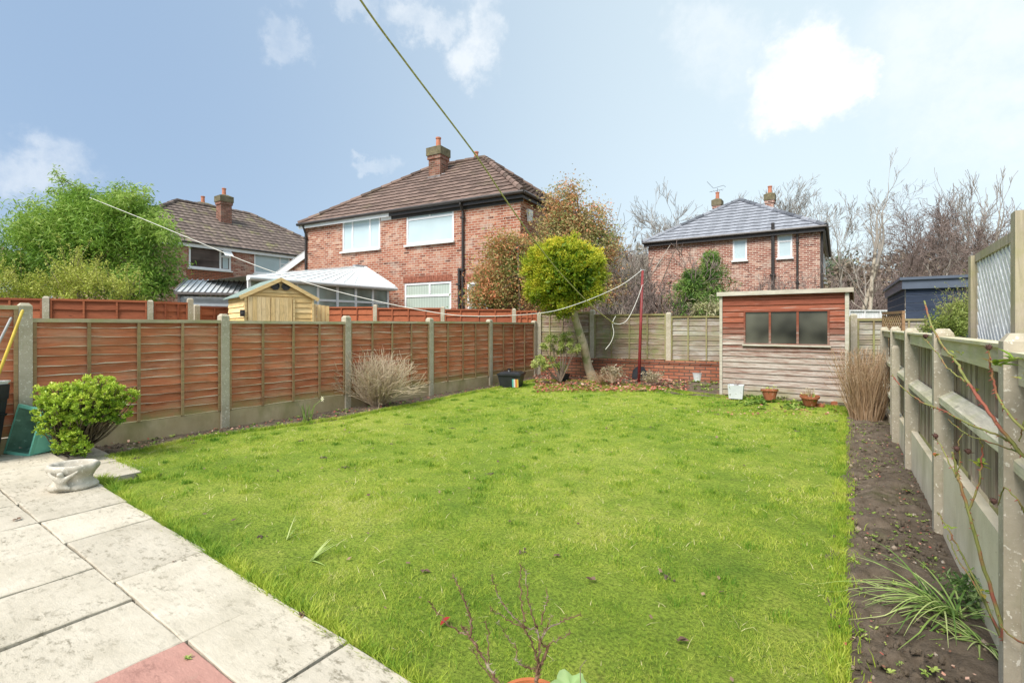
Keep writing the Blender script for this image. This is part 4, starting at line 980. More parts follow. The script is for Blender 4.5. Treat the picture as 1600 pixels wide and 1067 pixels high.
# ------------------------------------------------------------------ patio
def m_slab(name, c0, c1, c2):
    t = NT(name); a = t.attr(); n = t.noise(3.2, 7, .7); c = t.ramp(n, [(.3, c0), (.7, c1)]); c = t.mix(1, c, t.rng(a, 0, 1, .88, 1.08), 'MULTIPLY')
    pit = t.noise(34, 7, .75, t.vec((.5, 1, 1))); f = t.math('MULTIPLY', t.rng(pit, .52, .62), t.rng(t.noise(2.6, 6, .75), .40, .60)); c = t.mix(t.math('MULTIPLY', f, .8), c, c2)
    c = t.mix(t.rng(t.noise(9, 6, .75), .62, .74, 0, .35), c, (.34, .33, .24))
    h = t.math('ADD', t.math('MULTIPLY', t.noise(26, 8, .78, t.vec((.5, 1, 1))), 1.), t.noise(6, 4)); t.bump(h, .5, .02); return t.fin(c, .88, .15)
M['slab'] = m_slab('riven pale paving slab', (.45, .41, .325), (.60, .55, .455), (.17, .15, .105))
M['slab_pink'] = m_slab('riven pink paving slab', (.38, .205, .17), (.50, .285, .235), (.22, .12, .1))
M['joint'] = m_soil('paving joint', (.03, .027, .02), (.07, .06, .045), (.1, .09, .06))
PZ = .10
def slab(mb, x0, x1, y0, y1, z=PZ, dz=0, sk=0, m=0):
    """slab with riven, slightly uneven top and chipped edge"""
    es = lambda w_: np.unique(np.concatenate([[0, .005 / w_, 1 - .005 / w_, 1], np.linspace(.012 / w_, 1 - .012 / w_, max(4, int(w_ / .035)))])); gu, gv = es(x1 - x0), es(y1 - y0); nx, ny = len(gu), len(gv); U, V_ = np.meshgrid(gu, gv); X = x0 + (x1 - x0) * U; Y = y0 + (y1 - y0) * V_
    ed = np.minimum(np.minimum(U * (x1 - x0), (1 - U) * (x1 - x0)), np.minimum(V_ * (y1 - y0), (1 - V_) * (y1 - y0))); s = random.random() * 90
    Z = z + dz + (vnoise(X + s, Y, 2.5, 31, 4) - .5) * .010 - .004 * (ed < .004) + (U - .5) * random.uniform(-.006, .006) + (V_ - .5) * random.uniform(-.005, .005)
    jag = (vnoise(X + s, Y + s, 14, 33, 2) - .5) * .008 * (ed < .004); X = X + jag * np.where(U < .5, 1, -1); Y = Y + jag * np.where(V_ < .5, 1, -1) + sk * (U - .5)
    r = random.random(); i = (np.arange(ny - 1)[:, None] * nx + np.arange(nx - 1)[None]).ravel(); base = np.stack([X, Y, Z], -1).reshape(-1, 3)
    mb.addnp(base, np.stack([i, i + 1, i + nx + 1, i + nx], 1), m, r)
    ring = np.concatenate([np.arange(nx), np.arange(1, ny) * nx + nx - 1, (ny - 1) * nx + np.arange(nx - 2, -1, -1), np.arange(ny - 2, 0, -1) * nx]); k = len(ring); top = base[ring]; bot = top - [0, 0, .05]
    mb.addnp(np.concatenate([top, bot]), [[j, k + j, k + (j + 1) % k, (j + 1) % k] for j in range(k)], m, r)
ey = lambda x: np.interp(x, [-7.2, -4.6, -1.6, 1.2], [1.45, 1.35, 1.235, 1.15])
g = MB(); gp = .004
row1 = [-7.25, -6.62, -6.04, -5.46, -4.87, -4.30, -3.77, -2.20, -1.66, -1.09, -.52, .05, .62, 1.3]
for a, b in zip(row1[:-1], row1[1:]):
    gap = .022 if abs(a + 1.66) < .01 else gp
    xs_ = [(a, b)] if b - a < 1 else [(a, a + .785), (a + .783, b)]
    for (p, q) in xs_: slab(g, p + (gap if p == a else .0012), q - (gp if q == b else .0012), .88, float(ey((p + q) / 2)), dz=random.uniform(-.003, .003) + (.006 if gap > .01 else 0), sk=float(ey(q) - ey(p)) * .5)
row2 = [-7.25, -6.6, -6.0, -5.42, -4.87, -4.3, -3.75, -3.24, -2.73, -2.20, -1.68, -1.1, -.5, .1, .7, 1.3]
for a, b in zip(row2[:-1], row2[1:]):
    pk = abs(a + 2.20) < .01
    slab(g, a + gp, b - gp, (.28 if pk else .02) + random.uniform(-.003, .003), .872, dz=random.uniform(-.004, .004), m=1 if pk else 0)
    if pk: slab(g, a + gp, b - gp, -.3, .272)
for y1_, y0_ in ((.012, -.9), (-.908, -1.8)):
    x = -7.3 + random.random() * .2
    while x < 1.3: slab(g, x + gp, x + .6 - gp, y0_, y1_, dz=random.uniform(-.004, .004)); x += .6
slab(g, -6.72, -5.9, 1.47, 1.80, z=.055); slab(g, -5.9 + .005, -5.28, 1.47, 1.82, z=.05)
slab(g, -8.6, -7.3, -1.5, 1.44)
tag(g.build('patio', [M['slab'], M['slab_pink']], smooth=False), kind='structure')
g = MB(); g.box(-8.6, 1.3, -1.8, 1.12, -.1, PZ - .03); tag(g.build('patio_joints', M['joint']), kind='structure')

# ------------------------------------------------------------------ plant helpers
def foliage(mb, clumps, n, size, m=0, aspect=.45, sig=.1, up=.3, a=None, outward=None, droop=0, k=4):
    """leaf blades round clump centres; clumps: rows x y z sigma tone"""
    clumps = np.asarray(clumps, float); i = rng.integers(0, len(clumps), n); c = clumps[i]
    p = c[:, :3] + rng.normal(0, 1, (n, 3)) * c[:, 3:4]
    d = rng.normal(0, 1, (n, 3)); d[:, 2] = d[:, 2] * .7 + up
    if outward is not None: d += 1.1 * (p - outward) / (np.linalg.norm(p - outward, axis=1)[:, None] + 1e-6)
    d /= np.linalg.norm(d, axis=1)[:, None]; s = size * rng.uniform(.6, 1.3, n)[:, None]
    q = rng.normal(0, 1, (n, 3)); w = np.cross(d, q); w /= np.linalg.norm(w, axis=1)[:, None]; w = w * s * aspect / 2
    mid_ = p + d * s * .45; tip = p + d * s - np.array([0, 0, 1]) * droop * s; nn = np.cross(d, w) ; mid_ = mid_ + nn * .25
    V = np.stack([p, mid_ - w, tip, mid_ + w], 1).reshape(-1, 3)
    aa = np.clip(c[:, 4] + rng.normal(0, .14, n), 0, 1) if a is None else a
    mb.addnp(V, np.arange(n)[:, None] * 4 + np.array([[0, 1, 2, 3]]), m, aa)
def blob_clumps(blobs, n, sig, tone=(.25, .8), shell=.55, rough=.18, topbias=.35):
    """clump centres spread through ellipsoids; tone part random, part rising towards the top"""
    out = []; vol = np.array([b[3] * b[4] * b[5] for b in blobs]) ** .75; vol = vol / vol.sum()
    for b, v in zip(blobs, vol):
        k = max(3, int(n * v)); d = rng.normal(0, 1, (k, 3)); d /= np.linalg.norm(d, axis=1)[:, None]
        r = (shell + (1 - shell) * rng.random(k) ** .6) * (1 + rng.normal(0, rough, k)); p = np.array(b[:3]) + d * r[:, None] * np.array(b[3:6])
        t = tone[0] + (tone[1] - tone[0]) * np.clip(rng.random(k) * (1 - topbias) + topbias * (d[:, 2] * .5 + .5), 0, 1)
        out.append(np.column_stack([p, np.full(k, sig) * rng.uniform(.7, 1.3, k), t]))
    return np.concatenate(out)
def grow(segs, p, d, L, r, depth, par, rg):
    """recursive limb: par = (children, spread, length ratio, wobble, up, taper, min r)"""
    nch, spread, lr, wob, up, tap, rmin = par; n = max(3, min(6, int(L / (r * 6 + .05)) + 2)); d = np.array(d, float); p = np.array(p, float); pts = [p.copy()]
    for i in range(n):
        d = d + rg.normal(0, wob, 3) + np.array([0, 0, up]); d /= np.linalg.norm(d); q = p + d * L / n; r0 = max(rmin, r * (1 - (1 - tap) * i / n)); r1 = max(rmin, r * (1 - (1 - tap) * (i + 1) / n))
        segs.append((*p, *q, r0, r1)); p = q; pts.append((p.copy(), d.copy(), r1))
    if depth <= 0: return
    c = nch + rg.integers(-1, 2)
    for j in range(max(1, c)):
        f = rg.integers(max(1, n // 3), n + 1) if j else n; q, dd, rr = pts[f]
        ax = rg.normal(0, 1, 3); ax -= dd * (ax @ dd); ax /= np.linalg.norm(ax) + 1e-9; an = spread * rg.uniform(.55, 1.25); nd = dd * math.cos(an) + ax * math.sin(an)
        grow(segs, q, nd, L * lr * rg.uniform(.7, 1.2), rr * rg.uniform(.6, .85), depth - 1, par, rg)
def bare_tree(name, label, cat, base, h, r, depth, par, mat, seed, dirs=None, group=None, k=3, tone=None, trunk_len=.35, twig=None):
    rg = np.random.default_rng(seed); S = []; base = np.array(base, float)
    root = thing(name, label, cat, base, 0, group); T = []
    if dirs is None: dirs = [((rg.normal(0, .05), rg.normal(0, .05), 1), 1.)]
    p = np.zeros(3); tr = MB(); br = []
    for (d, sc) in dirs:
        d = np.array(d, float); d /= np.linalg.norm(d); L = h * trunk_len * sc; q = p.copy(); pts = [q.copy()]; dd = d.copy()
        for i in range(5): dd = dd + rg.normal(0, par[3] * .4, 3); dd /= np.linalg.norm(dd); q = q + dd * L / 5; pts.append(q.copy())
        tr.tube(pts, np.linspace(r * sc, r * sc * .72, 6), 7, cap=False)
        for j in range(3):
            ax = rg.normal(0, 1, 3); ax -= dd * (ax @ dd); ax /= np.linalg.norm(ax); an = par[1] * rg.uniform(.2, .8) * (0.25 if j == 0 else 1)
            grow(br, q, dd * math.cos(an) + ax * math.sin(an), h * (1 - trunk_len) * sc * (.55 if j == 0 else .45), r * sc * (.7 if j == 0 else .5), depth, par, rg)
        for j in range(2): 
            f = rg.integers(2, 5); ax = rg.normal(0, 1, 3); ax[2] = abs(ax[2]) * .5; ax /= np.linalg.norm(ax); grow(br, pts[f], ax + dd * .6, L * .5, r * sc * .35, depth - 1, par, rg)
    tr.build('trunk', mat, root, smooth=True); g = MB(); g.segs(br, k, 0, .5); g.build('crown', twig or mat, root, smooth=True); return root
# ------------------------------------------------------------------ plants
M['bark'] = m_bark('bark grey brown', (.12, .09, .065), (.27, .22, .17))
M['bark_birch'] = m_bark('birch bark', (.34, .29, .22), (.55, .50, .42), 8, (.12, .10, .08))
M['twig_brown'] = m_bark('twig warm brown', (.19, .145, .13), (.30, .24, .215), 4)
M['twig_grey'] = m_bark('twig grey', (.27, .245, .21), (.42, .38, .335), 4)
M['twig_pale'] = m_bark('pale straw twig', (.42, .33, .22), (.66, .55, .42), 20)
M['trunk_pale'] = m_bark('pale conifer trunk', (.30, .25, .17), (.50, .44, .33), 10, (.22, .24, .12))

# golden ball conifer on a leaning trunk
M['gold'] = m_leaf('golden conifer foliage', (.08, .17, .012), (.44, .51, .035), (.78, .66, .07), .3, 2.2)
T0 = G(928, 596, .05); T0[2] = .03; T1 = P(896, 488, 11.1)
CT = thing('conifer_tree', 'golden ball-shaped conifer on a pale leaning trunk at the end of the lawn', 'tree', T0)
g = MB(); tm = [T0 + (0.03, 0, -.1), T0, T0 + (T1 - T0) * .25 + (-.03, 0, 0), T0 + (T1 - T0) * .55 + (.02, 0, 0), T0 + (T1 - T0) * .8, T1, T1 + (T1 - T0) * .3 + (.05, 0, .1)]
g.tube(tm, [.16, .125, .10, .095, .088, .08, .05], 10); kn = T0 + (T1 - T0) * .45
for f, az in ((.3, 1.), (.5, 3.5), (.66, 5), (.82, 2)):
    q = T0 + (T1 - T0) * f; g.tube([q, q + (math.cos(az) * .13, math.sin(az) * .13, .02)], [.035, .022], 6)
g.build('trunk', M['trunk_pale'], CT, smooth=True, offset=T0)
cc = P(882, 427, 11.15)
g = MB()
bl = [(cc[0], cc[1], cc[2], .76, .76, .70), (*P(852, 415, 11.1), .45, .5, .45), (*P(915, 420, 11.2), .45, .5, .45), (*P(885, 398, 11.1), .5, .5, .34), (*P(875, 474, 11.1), .42, .42, .32), (*P(845, 450, 11), .3, .35, .3), (*P(918, 458, 11), .3, .35, .28)]
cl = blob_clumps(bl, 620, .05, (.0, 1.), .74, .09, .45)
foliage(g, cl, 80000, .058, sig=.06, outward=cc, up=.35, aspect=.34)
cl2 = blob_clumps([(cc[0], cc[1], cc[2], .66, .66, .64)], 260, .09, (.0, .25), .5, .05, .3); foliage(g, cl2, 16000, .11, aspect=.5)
g.build('crown', M['gold'], CT, offset=T0)

# photinias behind the fences
M['photinia'] = m_leaf('photinia leaf', (.20, .31, .07), (.48, .38, .16), (.70, .26, .13), .3, 1.4)
M['photinia2'] = m_leaf('photinia leaf pale', (.24, .34, .10), (.52, .42, .20), (.72, .30, .15), .3, 1.2)
def photinia(label, base, blobs, n, ncl, seed, tall, tone=(.1, 1.), size=.10, mat='photinia', sig=.16, rough=.24):
    rg = np.random.default_rng(seed); base = np.array(base); root = thing('photinia_tree', label, 'tree', base); cl = blob_clumps(blobs, ncl, sig, tone, .25, rough, .15)
    g = MB(); br = MB(); tr = MB()
    forks = [np.array([rg.normal(0, .06), rg.normal(0, .06), -.1]) + base for _ in range(4)]
    hubs = []
    for f in forks:
        b = blobs[rg.integers(0, len(blobs))]; e = np.array(b[:3]) + rg.normal(0, .2, 3); m_ = f + (e - f) * .5 + rg.normal(0, .12, 3); tr.tube([f, f + (m_ - f) * .5 + rg.normal(0, .04, 3), m_, e], [.05, .042, .034, .018], 6); hubs += [m_, e, (m_ + e) / 2]
    tr.build('trunk', M['bark'], root, smooth=True, offset=base); S = []
    hubs = np.array(hubs)
    for c in cl:
        h_ = hubs[np.argmin(np.linalg.norm(hubs - c[:3], axis=1))]; m_ = (h_ + c[:3]) / 2 + rg.normal(0, .08, 3); S += [(*h_, *m_, .011, .007), (*m_, *c[:3], .007, .003)]
    br.segs(S, 4); br.build('branches', M['bark'], root, smooth=True, offset=base)
    foliage(g, cl, n, size, aspect=.42, up=.25); g.build('crown', M[mat], root, offset=base); return root
def B(px, py, Z, rx, ry, rz): q = P(px, py, Z); return (q[0], q[1], q[2], rx, ry, rz)
photinia('low spreading photinia with red and green leaves left of the golden conifer', (*W(800, 13.9), 0), [B(775, 440, 13.9, .6, .6, .75), B(812, 410, 13.9, .65, .6, .65), B(760, 465, 13.8, .5, .5, .4), B(828, 455, 13.8, .55, .5, .6), B(790, 385, 13.9, .5, .5, .3), B(845, 400, 14, .4, .4, .5)], 24000, 420, 61, 2, (.0, 1.), .085)
photinia('tall photinia with thin red-tipped top rising behind the golden conifer', (*W(905, 14.4), 0), [B(880, 330, 14.3, .5, .5, .55), B(900, 370, 14.3, .95, .7, .75), B(920, 350, 14.4, .65, .6, .5), B(865, 360, 14.2, .55, .5, .6), B(945, 400, 14.4, .4, .6, .9), B(948, 380, 14.4, .3, .5, .4), B(890, 300, 14.3, .45, .4, .25), B(872, 400, 14.3, .5, .6, .6), B(955, 455, 14.3, .4, .5, .4)], 19000, 400, 62, 4, (.0, .9), .085, 'photinia2')

# feathery bamboo-like evergreen on the left
M['bamboo'] = m_leaf('feathery bright green leaf', (.07, .17, .025), (.25, .42, .06), (.46, .58, .15), .35, .9)
bb = W(130, 12.6); BT = thing('feathery_tree', 'big feathery bright green evergreen above the orange fence at the left', 'tree', (*bb, 0))
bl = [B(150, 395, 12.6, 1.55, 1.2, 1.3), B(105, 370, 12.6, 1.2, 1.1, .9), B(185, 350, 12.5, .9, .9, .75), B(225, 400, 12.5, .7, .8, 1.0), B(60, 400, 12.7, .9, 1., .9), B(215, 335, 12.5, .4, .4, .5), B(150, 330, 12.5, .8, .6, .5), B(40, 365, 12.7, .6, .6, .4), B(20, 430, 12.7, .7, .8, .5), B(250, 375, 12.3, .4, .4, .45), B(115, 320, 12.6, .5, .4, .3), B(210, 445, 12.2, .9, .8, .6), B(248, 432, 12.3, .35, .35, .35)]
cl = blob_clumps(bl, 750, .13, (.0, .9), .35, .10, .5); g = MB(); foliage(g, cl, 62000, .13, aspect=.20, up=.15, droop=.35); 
S = []; cen = np.array([*bb, 0])
rg = np.random.default_rng(5)
for j in range(46):   # arching plumes that break the outline
    b_ = bl[rg.integers(0, 11)]; st_ = np.array(b_[:3]); d = rg.normal(0, 1, 3); d[2] = abs(d[2]) + .5; d /= np.linalg.norm(d); q = st_.copy(); L = rg.uniform(.9, 1.75) * max(b_[3], b_[5]); L = min(L, 1.0); pts = []
    for i in range(6): qn = q + d * L / 6; S.append((*q, *qn, .012, .008)); q = qn; d = d + (0, 0, -.12) + rg.normal(0, .08, 3); d /= np.linalg.norm(d); pts.append((*q, .05 + .02 * (5 - i), .75))
    foliage(g, pts, 190, .12, aspect=.22, up=.1, droop=.3)
g.build('crown', M['bamboo'], BT, offset=cen)
for j in range(9): q = cen + (rg.normal(0, .3), rg.normal(0, .3), 0); e = np.array(bl[rg.integers(0, len(bl))][:3]); S += [(*q, *((q + e) / 2 + rg.normal(0, .1, 3)), .035, .028)]; S += [(*S[-1][3:6], *e, .028, .012)]
g = MB(); g.segs(S, 5); g.build('stems', M['bark'], BT, offset=cen)
M['olive'] = m_leaf('yellow green sprig', (.17, .22, .025), (.42, .48, .07), (.58, .60, .16), .3, 1.5)
ob = W(130, 10.9); OS = thing('shrub', 'low yellow-green twiggy shrub in front of the feathery evergreen, over the orange fence', 'shrub', (*ob, 0))
bl = [B(100, 450, 10.9, .75, .5, .55), B(150, 455, 10.9, .75, .5, .5), B(190, 462, 10.9, .4, .4, .3), B(60, 458, 10.8, .6, .5, .4), B(120, 430, 10.9, .4, .4, .35), B(10, 455, 10.6, .6, .5, .4)]
cl = blob_clumps(bl, 200, .07, (.1, 1.), .3, .2, .3); g = MB(); foliage(g, cl, 11000, .055, aspect=.4, up=.6)
cen = np.array([*ob, 0]); S = []
for j in range(120):
    b_ = bl[rg.integers(0, len(bl))]; q = np.array(b_[:3]) + rg.normal(0, .2, 3); d = np.array([rg.normal(0, .5), rg.normal(0, .5), 1]); d /= np.linalg.norm(d); L = rg.uniform(.3, .62)
    S.append((*q, *(q + d * L), .005, .002)); foliage(g, [(*(q + d * L * f), .02, .8) for f in (.3, .5, .7, .85, 1)], 28, .045, aspect=.4, up=.6)
g.build('crown', M['olive'], OS, offset=cen); g = MB(); g.segs(S, 3)
g.segs([(cen[0] + rg.normal(0, .1), cen[1] + rg.normal(0, .1), 0, b_[0], b_[1], b_[2], .02, .01) for b_ in bl for _ in range(3)], 5); g.build('stems', M['bark'], OS, offset=cen)

# round compact shrub by the recycling box
M['hebe'] = m_leaf('glossy lime leaf', (.09, .20, .02), (.38, .54, .05), (.66, .74, .12), .25, 4, rough=.4, spec=.4)
hb = G(118, 712, .0); HZ = 4.85
HS = thing('shrub', 'compact lime-green shrub with bare woody underside beside the patio at the left fence', 'shrub', (*hb[:2], 0))
bl = [B(125, 632, HZ, .25, .25, .15), B(100, 622, HZ, .20, .22, .14), B(86, 640, HZ - .05, .12, .18, .15), B(92, 662, HZ - .1, .12, .16, .12), B(84, 612, HZ, .11, .14, .09), B(150, 625, HZ + .05, .22, .22, .17), B(190, 622, HZ + .1, .11, .14, .10), B(186, 645, HZ + .1, .10, .12, .10), B(148, 602, HZ, .16, .17, .09), B(103, 692, HZ - .1, .09, .1, .11), B(128, 696, HZ - .05, .11, .1, .09), B(112, 680, HZ - .1, .08, .08, .08), B(145, 650, HZ, .16, .2, .07), B(170, 612, HZ, .12, .12, .08)]
cen = np.array([*hb[:2], 0]); g = MB(); cl = blob_clumps(bl, 900, .010, (.0, 1.), .78, .05, .6)
# rosettes: leaves radiate from each clump centre
for rep in range(34):
    c = cl; n = len(c); d = rng.normal(0, 1, (n, 3)); d[:, 2] = np.abs(d[:, 2]) * .8 + .1; d /= np.linalg.norm(d, axis=1)[:, None]; s = rng.uniform(.015, .030, n)[:, None]; p = c[:, :3] + rng.normal(0, .009, (n, 3)); w = np.cross(d, rng.normal(0, 1, (n, 3))); w /= np.linalg.norm(w, axis=1)[:, None]; w *= s * .27
    V = np.stack([p, p + d * s * .5 - w, p + d * s, p + d * s * .5 + w], 1).reshape(-1, 3); g.addnp(V, np.arange(n)[:, None] * 4 + np.array([[0, 1, 2, 3]]), 0, np.clip(c[:, 4] + rng.normal(0, .12, n), 0, 1))
g.build('foliage', M['hebe'], HS, offset=cen); S = []
for c in cl[::3]:
    m_ = cen + (c[:3] - cen) * rng.uniform(.4, .6) + rng.normal(0, .03, 3); m_[2] = min(m_[2], c[2]) ; S += [(cen[0] + rng.normal(0, .03), cen[1] + rng.normal(0, .03), 0, *m_, .012, .007), (*m_, *c[:3], .007, .003)]
g = MB(); g.segs(S, 5); g.build('stems', M['bark'], HS, offset=cen)

# bare pale twiggy shrub at the left fence
tb_ = G(590, 634, .02); TS = thing('bare_shrub', 'leafless pale twiggy shrub fanning up against the left fence', 'shrub', tb_); rg = np.random.default_rng(33); S = []; par = (3, .52, .60, .11, .04, .6, .0024)
for j in range(200):
    az = rg.uniform(0, 2 * math.pi); rr = rg.random() ** .6; sp_ = rr * 1.15; d = np.array([math.cos(az) * sp_, math.sin(az) * sp_ * .8, 1.]); d /= np.linalg.norm(d); p = np.array([math.cos(az) * .1 * rr, math.sin(az) * .1 * rr, 0])
    grow(S, p, d, rg.uniform(.42, .54), rg.uniform(.005, .008), 2, par, rg)
S = [s for s in S]
g = MB(); g.segs(S, 4); g.build('branches', M['twig_pale'], TS, smooth=True)

# pieris-like shrub left of the leaning trunk
M['pieris'] = m_leaf('pale yellow green leaf', (.15, .24, .05), (.42, .50, .12), (.62, .66, .28), .3, 4)
pb = P(876, 588, 11.3); pb[2] = .08; PS = thing('shrub', 'open layered shrub with pale yellow-green leaf whorls beside the leaning trunk', 'shrub', pb)
cl = []; S = []; rg = np.random.default_rng(12)
for (px, py) in [(860, 530), (850, 540), (875, 535), (888, 540), (842, 562), (855, 570), (872, 565), (848, 572), (862, 560), (880, 528), (890, 530), (896, 548), (882, 576), (835, 568), (868, 545), (878, 552), (900, 540), (885, 523), (862, 524)]:
    q = P(px + rg.normal(0, 2), py + rg.normal(0, 2), 11.3 + rg.normal(0, .2)); 
    for _ in range(4): r_ = q + rg.normal(0, .07, 3) * (1, 1, .5); cl.append((*r_, .022, rg.uniform(.25, .95))); S.append((*q, *r_, .006, .003))
    m_ = (q + pb) / 2 + (0, 0, -.03); S += [(*pb, *m_, .014, .01), (*m_, *q, .01, .006)]
g = MB(); foliage(g, cl, 5200, .065, aspect=.26, up=.25, droop=.15); g.build('foliage', M['pieris'], PS, offset=pb); g = MB(); g.segs(S, 5); g.build('stems', M['bark'], PS, offset=pb)

# dry ornamental clump by the shed
M['straw'] = m_leaf('dry brown stems', (.25, .155, .08), (.44, .29, .17), (.60, .45, .30), .2, 3)
db = G(1353, 655, .0); DS = thing('dead_shrub', 'dense clump of dry brown upright stems between the wooden shed and the right fence', 'shrub', db); S = []; rg = np.random.default_rng(8)
for j in range(560):
    az = rg.uniform(0, 6.28); rr = rg.random() ** .6; p = np.array([math.cos(az) * rr * .20, math.sin(az) * rr * .20, 0]); d = np.array([math.cos(az) * rr * .22, math.sin(az) * rr * .2, 1]) + rg.normal(0, .05, 3); h_ = rg.uniform(.55, 1.02); q = p; 
    for i in range(5):
        d = d + rg.normal(0, .08, 3); d /= np.linalg.norm(d); e = q + d * h_ / 5; S.append((*q, *e, .004 * (1 - i * .13), .004 * (1 - (i + 1) * .13))); q = e
    for _ in range(2): dd = d + rg.normal(0, .55, 3); dd /= np.linalg.norm(dd); S.append((*q, *(q + dd * .08), .0022, .0014))
g = MB(); g.segs(S, 3, 0, np.repeat(rng.random(len(S) // 7), 7)); g.build('stems', M['straw'], DS)

# evergreen shrub over the right fence
M['hedge'] = m_leaf('soft green shrub leaf', (.09, .14, .03), (.22, .29, .06), (.36, .40, .12), .3, 2)
rs = W(1492, 6.6); RS = thing('shrub', 'fine-leaved green shrub above the right fence in front of the navy shed', 'shrub', (*rs, 0)); cen = np.array([*rs, 0])
bl = [B(1492, 505, 6.6, .28, .3, .22), B(1478, 515, 6.6, .26, .3, .16), B(1505, 495, 6.6, .20, .25, .22), B(1512, 480, 6.7, .12, .2, .15)]; cl = blob_clumps(bl, 160, .035, (.1, 1), .3, .15, .4); g = MB(); foliage(g, cl, 9000, .035, aspect=.4, up=.7); S = []
for j in range(44):
    b_ = bl[rg.integers(0, 4)]; q = np.array(b_[:3]); d = np.array([rg.normal(0, .35), rg.normal(0, .35), 1]); d /= np.linalg.norm(d); L = rg.uniform(.25, .52); S.append((*q, *(q + d * L), .0028, .0014)); foliage(g, [(*(q + d * L * f), .012, .9) for f in (.6, .75, .9, 1)], 12, .022, aspect=.5, up=.6)
g.build('foliage', M['hedge'], RS, offset=cen); g = MB(); g.segs(S, 3); g.segs([(cen[0], cen[1], 0, *b_[:3], .02, .01) for b_ in bl], 5); g.build('stems', M['bark'], RS, offset=cen)

# conifers behind the back fence
M['conifer'] = m_leaf('dark conifer frond', (.04, .12, .02), (.15, .28, .05), (.30, .42, .11), .2, 1.5)
def conifer(label, px, Z, top, w, n, seed, base_py=None):
    rg = np.random.default_rng(seed); b = np.array([*W(px, Z), 0.]); H = zat(top, Z); root = thing('conifer_tree', label, 'tree', b); g = MB(); tr = MB(); tr.tube([(0, 0, -.1), (0, 0, H * .5), (0, 0, H * .97)], [.07, .045, .01], 7); tr.build('trunk', M['bark'], root, smooth=True); cl = []; S = []
    for i in range(n):
        f = rg.random() ** .8; z = H * (.25 + .75 * f); L = w * (1.05 - f) * rg.uniform(.6, 1.15) + .06; az = rg.uniform(0, 6.28); d = np.array([math.cos(az), math.sin(az), .22]); q = np.array([0, 0, z])
        e = q + d * L; S.append((*q, *e, .012, .004))
        t_ = rg.uniform(.0, .9)
        for k in range(6): c = q + d * L * (k + 1) / 6 - np.array([0, 0, .10 * ((k + 1) / 6) ** 2 * L]); cl.append((*c, .045 + .02 * (6 - k) / 6, t_))
    foliage(g, cl, n * 90, .085, aspect=.20, up=-.05, droop=.3); g.build('crown', M['conifer'], root); q = MB(); q.segs(S, 4); q.build('branches', M['bark'], root); return root
conifer('dark green feathery conifer just left of the wooden shed behind the back fence', 1112, 13.6, 396, 1.3, 150, 3)
conifer('wider low green conifer behind the back fence, left of the taller conifer', 1080, 13.3, 425, 1.5, 150, 4)
M['dry_leaf'] = m_leaf('pale dry strap leaf', (.22, .26, .09), (.42, .42, .20), (.60, .55, .38), .3, 3)
q = W(1098, 12.9); r0 = thing('phormium', 'pale strappy plant showing above the back fence beside the wooden shed', 'plant', (*q, 0)); g = MB(); cl = blob_clumps([(0, 0, zat(482, 12.9), .55, .3, .16)], 60, .06, (.2, 1), .2, .2, .3); foliage(g, cl, 900, .22, aspect=.12, up=.5, droop=.5); g.build('foliage', M['dry_leaf'], r0); g = MB(); g.segs([(rng.normal(0, .1), rng.normal(0, .1), 0, rng.normal(0, .3), rng.normal(0, .15), zat(482, 12.9), .02, .01) for _ in range(14)], 4); g.build('stems', M['bark'], r0)

# bare trees
pr_fine = (3, .5, .66, .12, .05, .55, .009); pr_up = (3, .38, .68, .09, .10, .5, .008)
def bt(label, px, Z, top, r, depth, par, mat, seed, dirs=None, cat='tree', name='bare_tree', group=None, tl=.3, twig=None, k=3, h_=None):
    z = zat(top, Z) * .86 if h_ is None else h_; return bare_tree(name, label, cat, (*W(px, Z), -.1), z, r, depth, par, M[mat], seed, dirs, group, trunk_len=tl, twig=M[twig] if twig else None, k=k)
lx = lambda a, u=1: (RT[0] * a, RT[1] * a, u)
bt('pale forked birch with two thin bare stems right of the dark brick house', 1332, 27, 240, .11, 4, (3, .42, .55, .09, .05, .45, .008), 'bark_birch', 21, [(lx(-.22), .80), (lx(.20), 1.08)], tl=.5, twig='twig_grey')
bt('slender single-stemmed bare birch leaning right behind the pale fence', 1355, 25, 238, .11, 4, (3, .5, .5, .08, .04, .45, .008), 'bark_birch', 22, [(lx(.12), 1.)], tl=.6, twig='twig_grey')
bt('leaning pale bare sapling in front of the brown thicket', 1368, 24, 380, .075, 3, (2, .4, .6, .08, .04, .5, .011), 'bark_birch', 23, [(lx(.75), 1.2)], tl=.6, twig='twig_grey')
bt('broad bare oak-like tree with twisting dark limbs above the navy shed', 1440, 30, 268, .2, 6, (3, .66, .70, .17, .02, .5, .0065), 'twig_brown', 24, [(lx(-.25), .8), (lx(.35), .9), (lx(.0), .9)], tl=.25)
bt('bare tree with dense brownish twigs behind the slender birch', 1400, 34, 340, .13, 4, (3, .6, .68, .15, .02, .5, .008), 'twig_brown', 25, tl=.25)
bt('tall upright bare tree left of the trellis post', 1545, 28, 245, .15, 4, (3, .34, .66, .08, .07, .5, .010), 'bark', 26, [(lx(.0), 1.), (lx(-.16), .85), (lx(.14), .8)], tl=.4, twig='twig_grey')
bt('dense spreading bare tree behind the trellis at the right edge', 1595, 24, 290, .18, 5, (3, .5, .68, .13, .02, .5, .010), 'twig_brown', 27, [(lx(-.2), .9), (lx(.3), .9)], tl=.3)
bt('thin bare tree between the oak-like tree and the tall upright tree', 1500, 31, 300, .13, 5, (4, .42, .68, .1, .05, .5, .009), 'twig_brown', 28, tl=.3)
bt('bare pale-twigged tree showing above the right chimney of the grey roof', 1215, 36, 285, .2, 6, (3, .5, .68, .10, .05, .5, .009), 'twig_grey', 29, [(lx(-.2), .9), (lx(.25), .95)], tl=.3)
